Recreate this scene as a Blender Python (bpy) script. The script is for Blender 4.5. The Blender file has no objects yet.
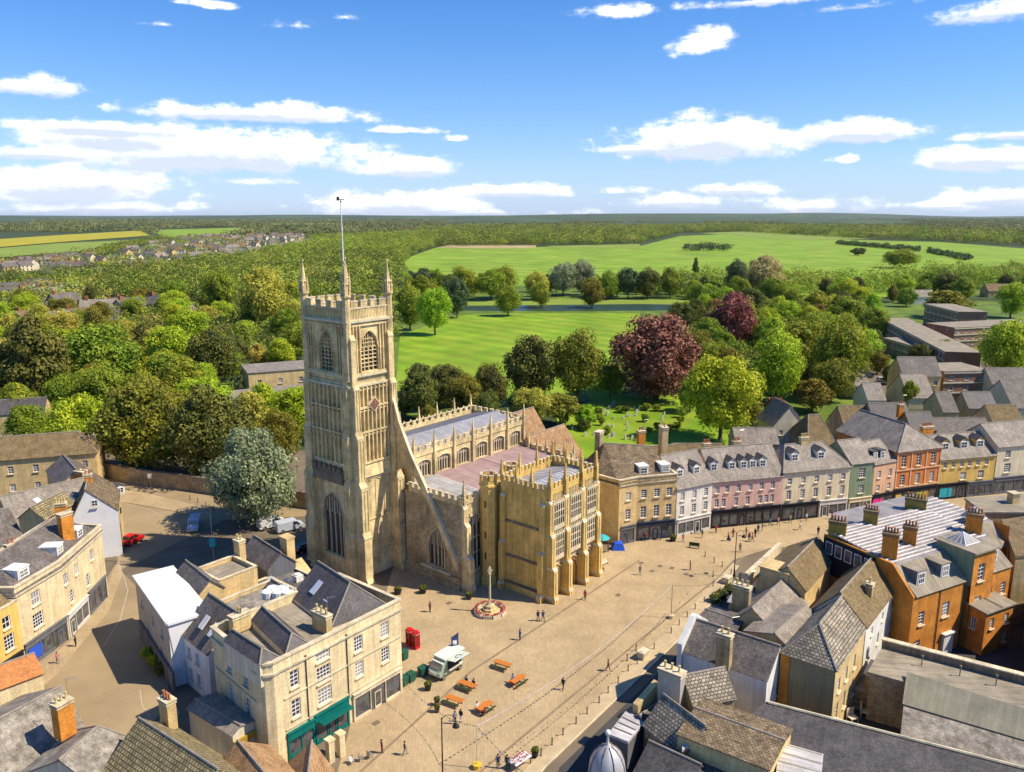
import bpy, math, random
import numpy as np
from mathutils import Vector, Matrix, noise as mnoise
random.seed(7)
rad = math.radians
S = bpy.context.scene
COL = S.collection
H = 57.0; FP = 800.0; PITCH = math.atan(170 / 800.0)
CP, SP = math.cos(PITCH), math.sin(PITCH)

def at(x, y, z=0.0):
    """world point at height z seen in direction of survey pixel x, y"""
    r = (x - 512) / FP; u = (386 - y) / FP
    t = (z - H) / (-SP + u * CP)
    return Vector((r * t, (CP + u * SP) * t, z))

def zat(x, y, p):
    u = (386 - y) / FP
    return H + (-SP + u * CP) / (CP + u * SP) * p[1]

def px(p):
    d = p[1] * CP - (p[2] - H) * SP
    return 512 + FP * p[0] / d

class Fr:
    """local frame: x along a front, y into the building, z up"""
    def __init__(s, o, deg=None, ux=None):
        s.o = Vector((o[0], o[1], o[2] if len(o) > 2 else 0))
        if ux is None:
            a = rad(deg); ux = (math.cos(a), math.sin(a))
        s.ux = Vector((ux[0], ux[1], 0)).normalized()
        s.uy = Vector((-s.ux.y, s.ux.x, 0))
        s.ang = math.atan2(s.ux.y, s.ux.x)
    def __call__(s, x, y, z=0):
        return s.o + s.ux * x + s.uy * y + Vector((0, 0, z))
    def side(s, k, W, D):
        a = math.degrees(s.ang)
        if k == 0: return Fr(s(0, 0), a)
        if k == 1: return Fr(s(W, 0), a + 90)
        if k == 2: return Fr(s(W, D), a + 180)
        return Fr(s(0, D), a + 270)
    def inv(s, p):
        d = Vector(p) - s.o
        return (d.dot(s.ux), d.dot(s.uy))

ROOT = {}     # object name -> (loc, rot)

def thing(name, label, cat, loc=(0, 0, 0), rot=0, group=None, scale=None):
    o = bpy.data.objects.new(name, None); COL.objects.link(o)
    o.location = Vector((loc[0], loc[1], loc[2] if len(loc) > 2 else 0)); o.rotation_euler = (0, 0, rot)
    if scale: o.scale = scale
    o.empty_display_size = .3
    tag(o, label, cat, group); ROOT[o.name] = o
    return o

def tag(o, label, cat, group=None, kind=None):
    if label: o['label'] = label
    if cat: o['category'] = cat
    if group: o['group'] = group
    if kind: o['kind'] = kind
    return o

def rootinv(parent):
    p = parent
    M = Matrix.Identity(4)
    while p is not None:
        M = M @ (Matrix.Translation(-p.location) if p.rotation_euler.z == 0 and p.scale.x == 1 else p.matrix_basis.inverted())
        if p.parent: M0 = M
        p = p.parent
    return M

def chain_inv(parent):
    ms = []
    p = parent
    while p is not None:
        ms.append(Matrix.LocRotScale(p.location, p.rotation_euler, p.scale)); p = p.parent
    M = Matrix.Identity(4)
    for m in reversed(ms): M = M @ m
    return M.inverted()

class MB:
    def __init__(s):
        s.v = []; s.f = []; s.m = []; s.smooth = False
    def poly(s, pts, m=0):
        b = len(s.v); s.v += [tuple(p) for p in pts]; s.f.append(tuple(range(b, b + len(pts)))); s.m.append(m)
    def mesh(s, vs, fs, m=0):
        b = len(s.v); s.v += [tuple(p) for p in vs]
        for f in fs: s.f.append(tuple(b + i for i in f)); s.m.append(m)
    def hexa(s, p, m=0):     # 8 points: bottom 4 ccw, top 4 ccw
        s.mesh(p, [(3, 2, 1, 0), (4, 5, 6, 7), (0, 1, 5, 4), (1, 2, 6, 5), (2, 3, 7, 6), (3, 0, 4, 7)], m)
    def box(s, F, x0, x1, y0, y1, z0, z1, m=0):
        s.hexa([F(x0, y0, z0), F(x1, y0, z0), F(x1, y1, z0), F(x0, y1, z0), F(x0, y0, z1), F(x1, y0, z1), F(x1, y1, z1), F(x0, y1, z1)], m)
    def frust(s, F, x0, x1, y0, y1, z0, z1, k, m=0):   # box tapering inwards by k at top
        s.hexa([F(x0, y0, z0), F(x1, y0, z0), F(x1, y1, z0), F(x0, y1, z0), F(x0 + k, y0 + k, z1), F(x1 - k, y0 + k, z1), F(x1 - k, y1 - k, z1), F(x0 + k, y1 - k, z1)], m)
    def prism(s, pts, z0, z1, m=0, mt=None):
        n = len(pts)
        vs = [(p[0], p[1], z0) for p in pts] + [(p[0], p[1], z1) for p in pts]
        s.mesh(vs, [(i, (i + 1) % n, n + (i + 1) % n, n + i) for i in range(n)], m)
        s.mesh(vs, [tuple(range(n, 2 * n))], m if mt is None else mt)
        s.mesh(vs, [tuple(reversed(range(n)))], m)
    def slab(s, pts, th=.15, m=0, me=None):            # thick sheet, pts = top surface ccw
        P = [Vector(p) for p in pts]; n = len(P)
        nn = (P[1] - P[0]).cross(P[2] - P[0]).normalized()
        if nn.z < 0: nn = -nn; P = P[::-1]
        Q = [p - nn * th for p in P]
        s.mesh(P + Q, [tuple(range(n))], m)
        s.mesh(P + Q, [tuple(reversed(range(n, 2 * n)))] + [(n + i, n + (i + 1) % n, (i + 1) % n, i) for i in range(n)], m if me is None else me)
    def lathe(s, c, prof, n=12, m=0, F=None):
        b = len(s.v); c = Vector(c)
        for r, z in prof:
            for i in range(n):
                a = 2 * math.pi * i / n
                s.v.append((c.x + r * math.cos(a), c.y + r * math.sin(a), c.z + z))
        k = len(prof)
        for j in range(k - 1):
            for i in range(n):
                s.f.append((b + j * n + i, b + j * n + (i + 1) % n, b + (j + 1) * n + (i + 1) % n, b + (j + 1) * n + i)); s.m.append(m)
        s.f.append(tuple(b + (k - 1) * n + i for i in range(n))); s.m.append(m)
        s.f.append(tuple(b + i for i in reversed(range(n)))); s.m.append(m)
    def tube(s, pts, r, n=6, m=0):
        P = [Vector(p) for p in pts]; rr = r if isinstance(r, (list, tuple)) else [r] * len(P)
        b = len(s.v)
        for i, p in enumerate(P):
            d = (P[min(i + 1, len(P) - 1)] - P[max(i - 1, 0)]).normalized()
            a = d.cross(Vector((0, 0, 1)) if abs(d.z) < .95 else Vector((1, 0, 0))).normalized(); c = d.cross(a)
            for k in range(n):
                t = 2 * math.pi * k / n
                s.v.append(tuple(p + (a * math.cos(t) + c * math.sin(t)) * rr[i]))
        for j in range(len(P) - 1):
            for i in range(n):
                s.f.append((b + j * n + i, b + j * n + (i + 1) % n, b + (j + 1) * n + (i + 1) % n, b + (j + 1) * n + i)); s.m.append(m)
        s.f.append(tuple(b + (len(P) - 1) * n + i for i in range(n))); s.m.append(m)
        s.f.append(tuple(b + i for i in reversed(range(n)))); s.m.append(m)
    def build(s, name, mats, parent=None, smooth=False, local=False, me_only=False):
        if not isinstance(mats, (list, tuple)): mats = [mats]
        me = bpy.data.meshes.new(name)
        vs = s.v
        if parent is not None and not local:
            M = chain_inv(parent); vs = [tuple(M @ Vector(v)) for v in s.v]
        me.from_pydata(vs, [], s.f)
        for m in mats: me.materials.append(MT(m))
        me.polygons.foreach_set('material_index', s.m)
        if smooth: me.polygons.foreach_set('use_smooth', [True] * len(s.f))
        uv = me.uv_layers.new(name='UVMap')
        co = np.array(vs, dtype=np.float64)
        out = np.zeros((len(me.loops), 2)); li = 0
        for f in s.f:
            p0 = co[f[0]]; n = np.zeros(3)
            for a in range(1, len(f) - 1):
                n += np.cross(co[f[a]] - p0, co[f[a + 1]] - p0)
            L = np.linalg.norm(n)
            n = n / L if L > 1e-12 else np.array((0, 0, 1.))
            if abs(n[2]) > .999:
                e = co[f[1]] - p0; e[2] = 0; L = np.linalg.norm(e)
                u = e / L if L > 1e-9 else np.array((1., 0, 0))
            else:
                u = np.cross((0, 0, 1.), n); u /= np.linalg.norm(u)
            w = np.cross(n, u)
            for a in f:
                out[li] = (co[a] @ u, co[a] @ w); li += 1
        uv.data.foreach_set('uv', out.ravel())
        me.update()
        if me_only: return me
        o = bpy.data.objects.new(name, me); COL.objects.link(o)
        if parent is not None: o.parent = parent
        return o

def inst(name, me, parent, loc=(0, 0, 0), rot=0, scale=None):
    o = bpy.data.objects.new(name, me); COL.objects.link(o); o.parent = parent
    o.location = loc; o.rotation_euler = (0, 0, rot)
    if scale: o.scale = scale
    return o

def copy_tree(o, parent=None):
    c = o.copy(); COL.objects.link(c); c.parent = parent
    for ch in list(o.children): copy_tree(ch, c)
    return c

# ------------------------------------------------------------------ materials
MD = {}
def MT(k):
    if isinstance(k, bpy.types.Material): return k
    return MD[k]

def nodes(name):
    m = bpy.data.materials.new(name); m.use_nodes = True
    nt = m.node_tree; b = nt.nodes['Principled BSDF']; MD[name] = m
    return m, nt, b

def c4(c): return (c[0], c[1], c[2], 1)
def mul(c, k): return (c[0] * k, c[1] * k, c[2] * k)

def surf(name, col, tile=None, var=.18, mortar=.7, ms=.02, noise=.5, nscale=.35, fine=.25, rough=.85, bump=.4, metal=0, spec=.25, col2=None, seam=None, streak=0, grime=0, stripe=0):
    """weathered surface: optional courses of tiles/blocks (UV metres), broad stains and fine grain"""
    m, nt, b = nodes(name); N = nt.nodes.new; L = nt.links.new
    tc = N('ShaderNodeTexCoord')
    base = None; hgt = None
    if tile:
        br = N('ShaderNodeTexBrick'); L(tc.outputs['UV'], br.inputs['Vector'])
        br.inputs['Scale'].default_value = 1; br.inputs['Brick Width'].default_value = tile[0]; br.inputs['Row Height'].default_value = tile[1]
        br.inputs['Mortar Size'].default_value = ms; br.inputs['Mortar Smooth'].default_value = .3; br.inputs['Bias'].default_value = 0
        br.inputs['Color1'].default_value = c4(mul(col, 1 - var)); br.inputs['Color2'].default_value = c4(mul(col2 or col, 1 + var)); br.inputs['Mortar'].default_value = c4(mul(col, mortar))
        base = br.outputs['Color']; hgt = br.outputs['Fac']
    else:
        rgb = N('ShaderNodeRGB'); rgb.outputs[0].default_value = c4(col); base = rgb.outputs[0]
        if col2:
            n0 = N('ShaderNodeTexNoise'); n0.inputs['Scale'].default_value = nscale * 2.3; n0.inputs['Detail'].default_value = 5; L(tc.outputs['UV'], n0.inputs['Vector'])
            r0 = N('ShaderNodeMapRange'); r0.inputs[1].default_value = .4; r0.inputs[2].default_value = .6; L(n0.outputs['Fac'], r0.inputs[0])
            mx = N('ShaderNodeMix'); mx.data_type = 'RGBA'; L(r0.outputs[0], mx.inputs[0]); mx.inputs[6].default_value = c4(col); mx.inputs[7].default_value = c4(col2); base = mx.outputs[2]
    def mulnoise(base, scale, amt, detail=6, vec=None, lo=.3, hi=.7):
        n = N('ShaderNodeTexNoise'); n.inputs['Scale'].default_value = scale; n.inputs['Detail'].default_value = detail; n.inputs['Roughness'].default_value = .6
        L(vec or tc.outputs['Object'], n.inputs['Vector'])
        r = N('ShaderNodeMapRange'); r.inputs[1].default_value = lo; r.inputs[2].default_value = hi; r.inputs[3].default_value = 1 - amt; r.inputs[4].default_value = 1 + amt * .6
        L(n.outputs['Fac'], r.inputs[0])
        mx = N('ShaderNodeMix'); mx.data_type = 'RGBA'; mx.blend_type = 'MULTIPLY'; mx.inputs[0].default_value = 1
        L(base, mx.inputs[6]); L(r.outputs[0], mx.inputs[7])
        return mx.outputs[2], n.outputs['Fac']
    base, nf = mulnoise(base, nscale, noise)
    base, ff = mulnoise(base, 6, fine, 4)
    if streak:
        mp = N('ShaderNodeMapping'); mp.inputs['Scale'].default_value = (2.2, .12, 1); L(tc.outputs['UV'], mp.inputs['Vector'])
        base, _ = mulnoise(base, 1.0, streak, 5, mp.outputs[0], .4, .65)
    if seam:
        w = N('ShaderNodeTexWave'); w.wave_type = 'BANDS'; w.bands_direction = 'X'; w.inputs['Scale'].default_value = .314 / seam; L(tc.outputs['UV'], w.inputs['Vector'])
        r = N('ShaderNodeMapRange'); r.inputs[1].default_value = .8; r.inputs[2].default_value = .97; r.inputs[3].default_value = 1; r.inputs[4].default_value = .45; L(w.outputs['Fac'], r.inputs[0])
        mx = N('ShaderNodeMix'); mx.data_type = 'RGBA'; mx.blend_type = 'MULTIPLY'; mx.inputs[0].default_value = 1; L(base, mx.inputs[6]); L(r.outputs[0], mx.inputs[7]); base = mx.outputs[2]
    if stripe:
        w = N('ShaderNodeTexWave'); w.wave_type = 'BANDS'; w.bands_direction = 'DIAGONAL'; w.inputs['Scale'].default_value = .314 / stripe; w.inputs['Distortion'].default_value = .6; w.inputs['Detail'].default_value = 1; L(tc.outputs['Object'], w.inputs['Vector'])
        r = N('ShaderNodeMapRange'); r.inputs[3].default_value = .88; r.inputs[4].default_value = 1.08; L(w.outputs['Fac'], r.inputs[0])
        mx = N('ShaderNodeMix'); mx.data_type = 'RGBA'; mx.blend_type = 'MULTIPLY'; mx.inputs[0].default_value = 1; L(base, mx.inputs[6]); L(r.outputs[0], mx.inputs[7]); base = mx.outputs[2]
    if grime:
        mp = N('ShaderNodeMapping'); mp.inputs['Scale'].default_value = (1.1, .28, 1); L(tc.outputs['UV'], mp.inputs['Vector'])
        gn = N('ShaderNodeTexNoise'); gn.inputs['Scale'].default_value = 1; gn.inputs['Detail'].default_value = 7; gn.inputs['Roughness'].default_value = .7; L(mp.outputs[0], gn.inputs['Vector'])
        gr = N('ShaderNodeMapRange'); gr.inputs[1].default_value = .5; gr.inputs[2].default_value = .68; gr.inputs[4].default_value = grime; L(gn.outputs['Fac'], gr.inputs[0])
        mx = N('ShaderNodeMix'); mx.data_type = 'RGBA'; L(gr.outputs[0], mx.inputs[0]); L(base, mx.inputs[6]); mx.inputs[7].default_value = c4((col[0] * .28, col[1] * .27, col[2] * .28)); base = mx.outputs[2]
    L(base, b.inputs['Base Color'])
    b.inputs['Roughness'].default_value = rough; b.inputs['Metallic'].default_value = metal; b.inputs['Specular IOR Level'].default_value = spec
    if bump:
        bp = N('ShaderNodeBump'); bp.inputs['Strength'].default_value = bump; bp.inputs['Distance'].default_value = .05
        if hgt is not None:
            s = N('ShaderNodeMath'); s.operation = 'SUBTRACT'; L(ff, s.inputs[0]); L(hgt, s.inputs[1]); L(s.outputs[0], bp.inputs['Height'])
        else: L(ff, bp.inputs['Height'])
        L(bp.outputs[0], b.inputs['Normal'])
    return m

def plain(name, col, rough=.6, metal=0, spec=.4, var=.12):
    return surf(name, col, noise=var, nscale=1.3, fine=var * .6, rough=rough, metal=metal, spec=spec, bump=.08)

# walls
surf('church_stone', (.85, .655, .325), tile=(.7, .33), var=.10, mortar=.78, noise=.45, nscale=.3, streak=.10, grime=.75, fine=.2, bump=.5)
surf('church_dark', (.33, .25, .14), tile=(.7, .33), var=.16, mortar=.7, noise=.45, nscale=.3, streak=.35, bump=.6)
surf('porch_stone', (.84, .56, .16), tile=(.8, .36), var=.08, mortar=.78, noise=.3, nscale=.35, streak=.10, grime=.5, fine=.2, bump=.5)
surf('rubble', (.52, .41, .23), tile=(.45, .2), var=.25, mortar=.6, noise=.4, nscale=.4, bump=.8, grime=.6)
surf('ashlar', (.76, .55, .25), tile=(.9, .36), var=.08, mortar=.8, ms=.012, noise=.25, nscale=.4, streak=.10, grime=.3, bump=.2)
surf('ashlar_cream', (.84, .67, .38), tile=(.9, .36), var=.05, mortar=.86, ms=.012, noise=.18, nscale=.3, streak=.18, bump=.15)
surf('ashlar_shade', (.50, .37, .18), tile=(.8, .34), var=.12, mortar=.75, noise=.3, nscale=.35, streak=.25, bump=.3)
surf('brick', (.76, .29, .045), tile=(.23, .075), var=.2, mortar=.8, ms=.01, noise=.35, nscale=.5, bump=.2, grime=.3)
surf('brick_dark', (.36, .15, .05), tile=(.23, .075), var=.2, mortar=.8, ms=.01, noise=.35, nscale=.5, bump=.2)
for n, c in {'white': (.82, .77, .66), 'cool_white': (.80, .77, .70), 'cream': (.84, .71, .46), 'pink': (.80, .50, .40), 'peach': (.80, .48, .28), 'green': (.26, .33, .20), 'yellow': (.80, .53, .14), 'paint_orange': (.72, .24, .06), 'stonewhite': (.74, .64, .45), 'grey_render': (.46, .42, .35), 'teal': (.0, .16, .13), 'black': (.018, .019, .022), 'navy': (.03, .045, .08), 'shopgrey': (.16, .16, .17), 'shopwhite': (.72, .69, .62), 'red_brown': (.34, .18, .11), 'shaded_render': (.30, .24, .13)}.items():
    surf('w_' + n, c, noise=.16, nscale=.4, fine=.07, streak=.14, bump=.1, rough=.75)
# roofs
surf('slate', (.125, .108, .098), tile=(.3, .22), var=.25, mortar=.55, ms=.02, noise=.35, nscale=.4, fine=.3, rough=.55, bump=.5, spec=.4, streak=.15, grime=.4)
surf('slate_mid', (.20, .168, .142), tile=(.34, .24), var=.28, mortar=.6, ms=.02, noise=.35, nscale=.5, fine=.3, rough=.6, bump=.5, streak=.15, grime=.4)
surf('slate_light', (.36, .30, .235), tile=(.34, .24), var=.22, mortar=.6, ms=.02, noise=.3, nscale=.5, fine=.25, rough=.65, bump=.5, streak=.15, grime=.4)
surf('stone_tile', (.29, .21, .12), tile=(.42, .3), var=.38, mortar=.4, ms=.035, noise=.4, nscale=.8, fine=.35, bump=.9, grime=.4)
surf('stone_tile_pale', (.42, .35, .25), tile=(.45, .36), var=.35, mortar=.3, ms=.05, noise=.4, nscale=.8, fine=.3, bump=1.0, grime=.4)
surf('stone_tile_brown', (.27, .19, .09), tile=(.36, .26), var=.22, mortar=.6, ms=.025, noise=.3, nscale=.7, fine=.3, bump=.7, grime=.4)
surf('moss_tile', (.38, .30, .15), tile=(.42, .42), var=.3, mortar=.35, ms=.06, noise=.35, nscale=.9, fine=.4, bump=1.0)
surf('clay_tile', (.46, .27, .13), tile=(.28, .2), var=.25, mortar=.55, ms=.02, noise=.35, nscale=.6, bump=.6)
surf('orange_tile', (.64, .25, .08), tile=(.28, .2), var=.2, mortar=.6, ms=.02, noise=.25, nscale=.5, bump=.5)
surf('lead', (.50, .48, .48), noise=.25, nscale=.5, fine=.15, rough=.45, metal=.15, spec=.5, bump=.1, streak=.15)
surf('lead_pale', (.60, .56, .52), noise=.25, nscale=.5, fine=.15, rough=.5, spec=.4, bump=.1, streak=.25)
surf('copper_pink', (.40, .27, .25), noise=.22, nscale=.5, fine=.12, rough=.6, bump=.1, streak=.15)
surf('felt', (.37, .31, .22), noise=.3, nscale=.4, fine=.2, rough=.9, bump=.2, streak=.2, grime=.4)
surf('felt_grey', (.20, .175, .145), noise=.4, nscale=.35, fine=.3, rough=.9, bump=.3, streak=.1)
surf('lichen_felt', (.27, .225, .175), noise=.45, nscale=.6, fine=.4, rough=.9, bump=.4, col2=(.38, .34, .27), grime=.4)
surf('sheet_white', (.82, .80, .77), noise=.08, nscale=.4, fine=.04, rough=.5, bump=.05)
surf('metal_sheet', (.34, .30, .275), noise=.3, nscale=.5, fine=.12, rough=.5, spec=.4, bump=.1, streak=.2)
surf('ridge', (.33, .28, .22), noise=.3, nscale=1, fine=.2, bump=.3)
surf('moss_brick', (.42, .30, .06), tile=(.23, .075), var=.15, mortar=.75, ms=.01, noise=.3, nscale=.6, bump=.2)
surf('felt_panel', (.28, .255, .18), noise=.2, nscale=.4, fine=.15, rough=.85, bump=.15, streak=.15)
surf('red_dark', (.22, .10, .07))
surf('trim', (.74, .62, .40), noise=.3, nscale=.6, fine=.12, streak=.15, grime=.35, bump=.15)
surf('trim_dark', (.26, .2, .13), noise=.35, nscale=.8, fine=.2, streak=.3, bump=.3)
surf('pot', (.45, .17, .07), noise=.3, nscale=2, fine=.2)
surf('pot_cream', (.66, .5, .2), noise=.3, nscale=2, fine=.2)
plain('frame_white', (.82, .80, .76)); plain('frame_dark', (.05, .05, .05)); plain('iron', (.02, .02, .022), .45, .3); plain('steel', (.45, .45, .46), .35, .8)
plain('bark', (.14, .10, .07), .9); plain('wood_orange', (.62, .20, .03), .6); plain('wood_dark', (.12, .07, .04), .7)
plain('red', (.62, .012, .01), .35); plain('van_cream', (.72, .74, .62), .35); plain('van_green', (.30, .38, .28), .4); plain('tyre', (.02, .02, .02), .8); plain('chrome', (.6, .6, .6), .2, 1)
plain('teal_dark', (.0, .12, .10), .5); plain('car_silver', (.60, .63, .68), .3, .1, .5); plain('car_black', (.015, .018, .025), .2, 0, .6); plain('canvas_white', (.8, .78, .74)); plain('blue_tarp', (.02, .10, .62), .5); plain('green_plastic', (.02, .10, .06), .5)
plain('flower', (.55, .06, .06), .7)
plain('skin', (.55, .33, .23), .6); plain('hair', (.05, .03, .02), .8); plain('gold', (.55, .36, .06), .4, .3); plain('yellow_paint', (.75, .5, .03), .5); plain('magenta', (.8, .02, .25), .5); plain('turquoise', (.02, .42, .45), .5); plain('lime', (.35, .55, .05), .5); plain('paint_line', (.55, .5, .42), .8); plain('grave', (.4, .37, .32), .9); plain('soil', (.10, .06, .035), .9)
for n, c in {'dark': (.03, .03, .045), 'navy': (.03, .05, .13), 'red': (.4, .03, .03), 'grey': (.25, .25, .27), 'white': (.7, .68, .66), 'pink': (.6, .25, .28), 'blue': (.08, .16, .4), 'tan': (.4, .28, .16), 'black': (.012, .012, .014), 'maroon': (.2, .02, .04)}.items(): plain('cl_' + n, c, .85)

def glassmat(name, c, rough=.08, v=.8):
    m, nt, b = nodes(name); N = nt.nodes.new; L = nt.links.new
    tc = N('ShaderNodeTexCoord'); n = N('ShaderNodeTexNoise'); n.inputs['Scale'].default_value = 1.7; L(tc.outputs['Object'], n.inputs['Vector'])
    oi = N('ShaderNodeObjectInfo'); a = N('ShaderNodeMath'); a.operation = 'ADD'; L(n.outputs['Fac'], a.inputs[0]); L(oi.outputs['Random'], a.inputs[1])
    r = N('ShaderNodeMapRange'); r.inputs[1].default_value = .3; r.inputs[2].default_value = 1.7; r.inputs[3].default_value = 1 - v; r.inputs[4].default_value = 1 + v; L(a.outputs[0], r.inputs[0])
    mx = N('ShaderNodeMix'); mx.data_type = 'RGBA'; mx.blend_type = 'MULTIPLY'; mx.inputs[0].default_value = 1; mx.inputs[6].default_value = c4(c); L(r.outputs[0], mx.inputs[7]); 
    gt = N('ShaderNodeMapRange'); gt.inputs[1].default_value = .70; gt.inputs[2].default_value = .74; gt.inputs[4].default_value = .75; L(oi.outputs['Random'], gt.inputs[0]); m2 = N('ShaderNodeMix'); m2.data_type = 'RGBA'; L(gt.outputs[0], m2.inputs[0]); L(mx.outputs[2], m2.inputs[6]); m2.inputs[7].default_value = (.42, .38, .30, 1) if name == 'glass' else c4(c)
    L(m2.outputs[2], b.inputs['Base Color']); b.inputs['Roughness'].default_value = rough; b.inputs['Specular IOR Level'].default_value = .7
glassmat('glass', (.028, .030, .034)); glassmat('glass_light', (.30, .28, .25), .3, .5); glassmat('leaded', (.05, .045, .04), .3)
m, nt_, b_ = nodes('shopglass'); tc_ = nt_.nodes.new('ShaderNodeTexCoord'); vo = nt_.nodes.new('ShaderNodeTexVoronoi'); vo.inputs['Scale'].default_value = 1.6; nt_.links.new(tc_.outputs['Object'], vo.inputs['Vector'])
h_ = nt_.nodes.new('ShaderNodeHueSaturation'); h_.inputs['Saturation'].default_value = .25; h_.inputs['Value'].default_value = .13; nt_.links.new(vo.outputs['Color'], h_.inputs['Color']); nt_.links.new(h_.outputs[0], b_.inputs['Base Color']); b_.inputs['Roughness'].default_value = .12

# ------------------------------------------------------------------ building kit
def facade(mb, F, x0, x1, z0, z1, holes=(), rev=.2, m=0, mr=None):
    mr = m if mr is None else mr
    hs = [h for h in holes if h[0] > x0 and h[1] < x1 and h[2] >= z0 and h[3] <= z1]
    xs = sorted({x0, x1} | {h[0] for h in hs} | {h[1] for h in hs}); zs = sorted({z0, z1} | {h[2] for h in hs} | {h[3] for h in hs})
    for j in range(len(zs) - 1):
        run = None
        for i in range(len(xs) - 1):
            cx, cz = (xs[i] + xs[i + 1]) / 2, (zs[j] + zs[j + 1]) / 2
            inside = any(h[0] < cx < h[1] and h[2] < cz < h[3] for h in hs)
            if not inside and run is None: run = xs[i]
            if inside and run is not None:
                mb.poly([F(run, 0, zs[j]), F(xs[i], 0, zs[j]), F(xs[i], 0, zs[j + 1]), F(run, 0, zs[j + 1])], m); run = None
        if run is not None: mb.poly([F(run, 0, zs[j]), F(x1, 0, zs[j]), F(x1, 0, zs[j + 1]), F(run, 0, zs[j + 1])], m)
    for a, b, c, d in [h[:4] for h in hs]:
        mb.poly([F(a, 0, c), F(a, rev, c), F(a, rev, d), F(a, 0, d)], mr); mb.poly([F(b, 0, c), F(b, 0, d), F(b, rev, d), F(b, rev, c)], mr)
        mb.poly([F(a, 0, d), F(a, rev, d), F(b, rev, d), F(b, 0, d)], mr); mb.poly([F(a, 0, c), F(b, 0, c), F(b, rev, c), F(a, rev, c)], mr)
    return hs

WC = {}
ID = Fr((0, 0, 0), 0)
def win_mesh(w, h, nx, ny, fm, gm):
    k = (round(w, 2), round(h, 2), nx, ny, fm, gm)
    if k not in WC:
        a = MB(); t = .12
        a.box(ID, 0, t, 0, .08, 0, h); a.box(ID, w - t, w, 0, .08, 0, h); a.box(ID, t, w - t, 0, .08, 0, t); a.box(ID, t, w - t, 0, .08, h - t, h)
        if ny >= 2: a.box(ID, t, w - t, -.012, .07, h / 2 - .035, h / 2 + .035)
        for i in range(1, nx): x = t + (w - 2 * t) * i / nx; a.box(ID, x - .036, x + .036, .012, .066, t + .004, h - t - .004)
        for j in range(1, ny):
            if ny % 2 == 0 and j == ny // 2: continue
            z = t + (h - 2 * t) * j / ny; a.box(ID, t + .004, w - t - .004, .009, .068, z - .036, z + .036)
        f = a.build('window', fm, me_only=True)
        p = MB(); p.poly([(t * .5, .045, t * .5), (w - t * .5, .045, t * .5), (w - t * .5, .045, h - t * .5), (t * .5, .045, h - t * .5)])
        g = p.build('pane', gm, me_only=True)
        s = MB(); s.box(ID, -.1, w + .1, -.34, -.13, -.12, 0)
        WC[k] = (f, g, s.build('sill', 'trim', me_only=True))
    return WC[k]

def window(parent, F, x, z, w, h, nx=2, ny=4, fm='frame_white', gm='glass', dep=.12, sill=True, inv=None):
    f, g, s = win_mesh(w, h, nx, ny, fm, gm)
    M = chain_inv(parent)
    loc = M @ F(x, dep, z)
    o = inst('window', f, parent, loc, F.ang - ROOTANG(parent))
    inst('pane', g, o)
    if sill: inst('sill', s, o, (0, .14 - dep + (.06 if 0 else 0), 0) if False else (0, 0, 0))
    return o

def ROOTANG(p):
    a = 0
    while p is not None: a += p.rotation_euler.z; p = p.parent
    return a

def chimney(parent, p, w=1.0, d=.7, h=2.2, deg=0, pots=3, mat='brick', pm='pot', below=1.5, cap='trim'):
    F = Fr((p[0], p[1], p[2]), deg); a = MB()
    a.box(F, -w / 2, w / 2, -d / 2, d / 2, -below, h)
    a.box(F, -w / 2 - .08, w / 2 + .08, -d / 2 - .08, d / 2 + .08, h - .32, h - .2, 1); a.box(F, -w / 2 - .12, w / 2 + .12, -d / 2 - .12, d / 2 + .12, h, h + .13, 1)
    c = a.build('chimney', [mat, cap], parent)
    for i in range(pots):
        b = MB(); x = (i - (pots - 1) / 2) * (w / max(pots, 1)) * .95
        b.lathe(F(x, 0, h + .12), [(.15, 0), (.17, .1), (.12, .2), (.115, .62), (.15, .66), (.15, .74), (.1, .74)], 10)
        b.build('chimney_pot', pm, c, smooth=False)
    if pots and (int(abs(p[0] * 7.3)) % 3 == 0):
        m_ = MB(); b0 = F(w * .42, 0, h); m_.tube([b0, b0 + Vector((0, 0, 2.3))], .025, 4); m_.tube([b0 + Vector((-.1, 0, 2.2)), b0 + Vector((.9, .3, 2.2))], .018, 4)
        for i in range(5): q = b0 + Vector((.05 + i * .2, .02 + i * .066, 2.2)); m_.tube([q + Vector((.1, -.32, 0)), q + Vector((-.1, .32, 0))], .012, 3)
        m_.build('aerial', 'steel', c)
    return c

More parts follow.
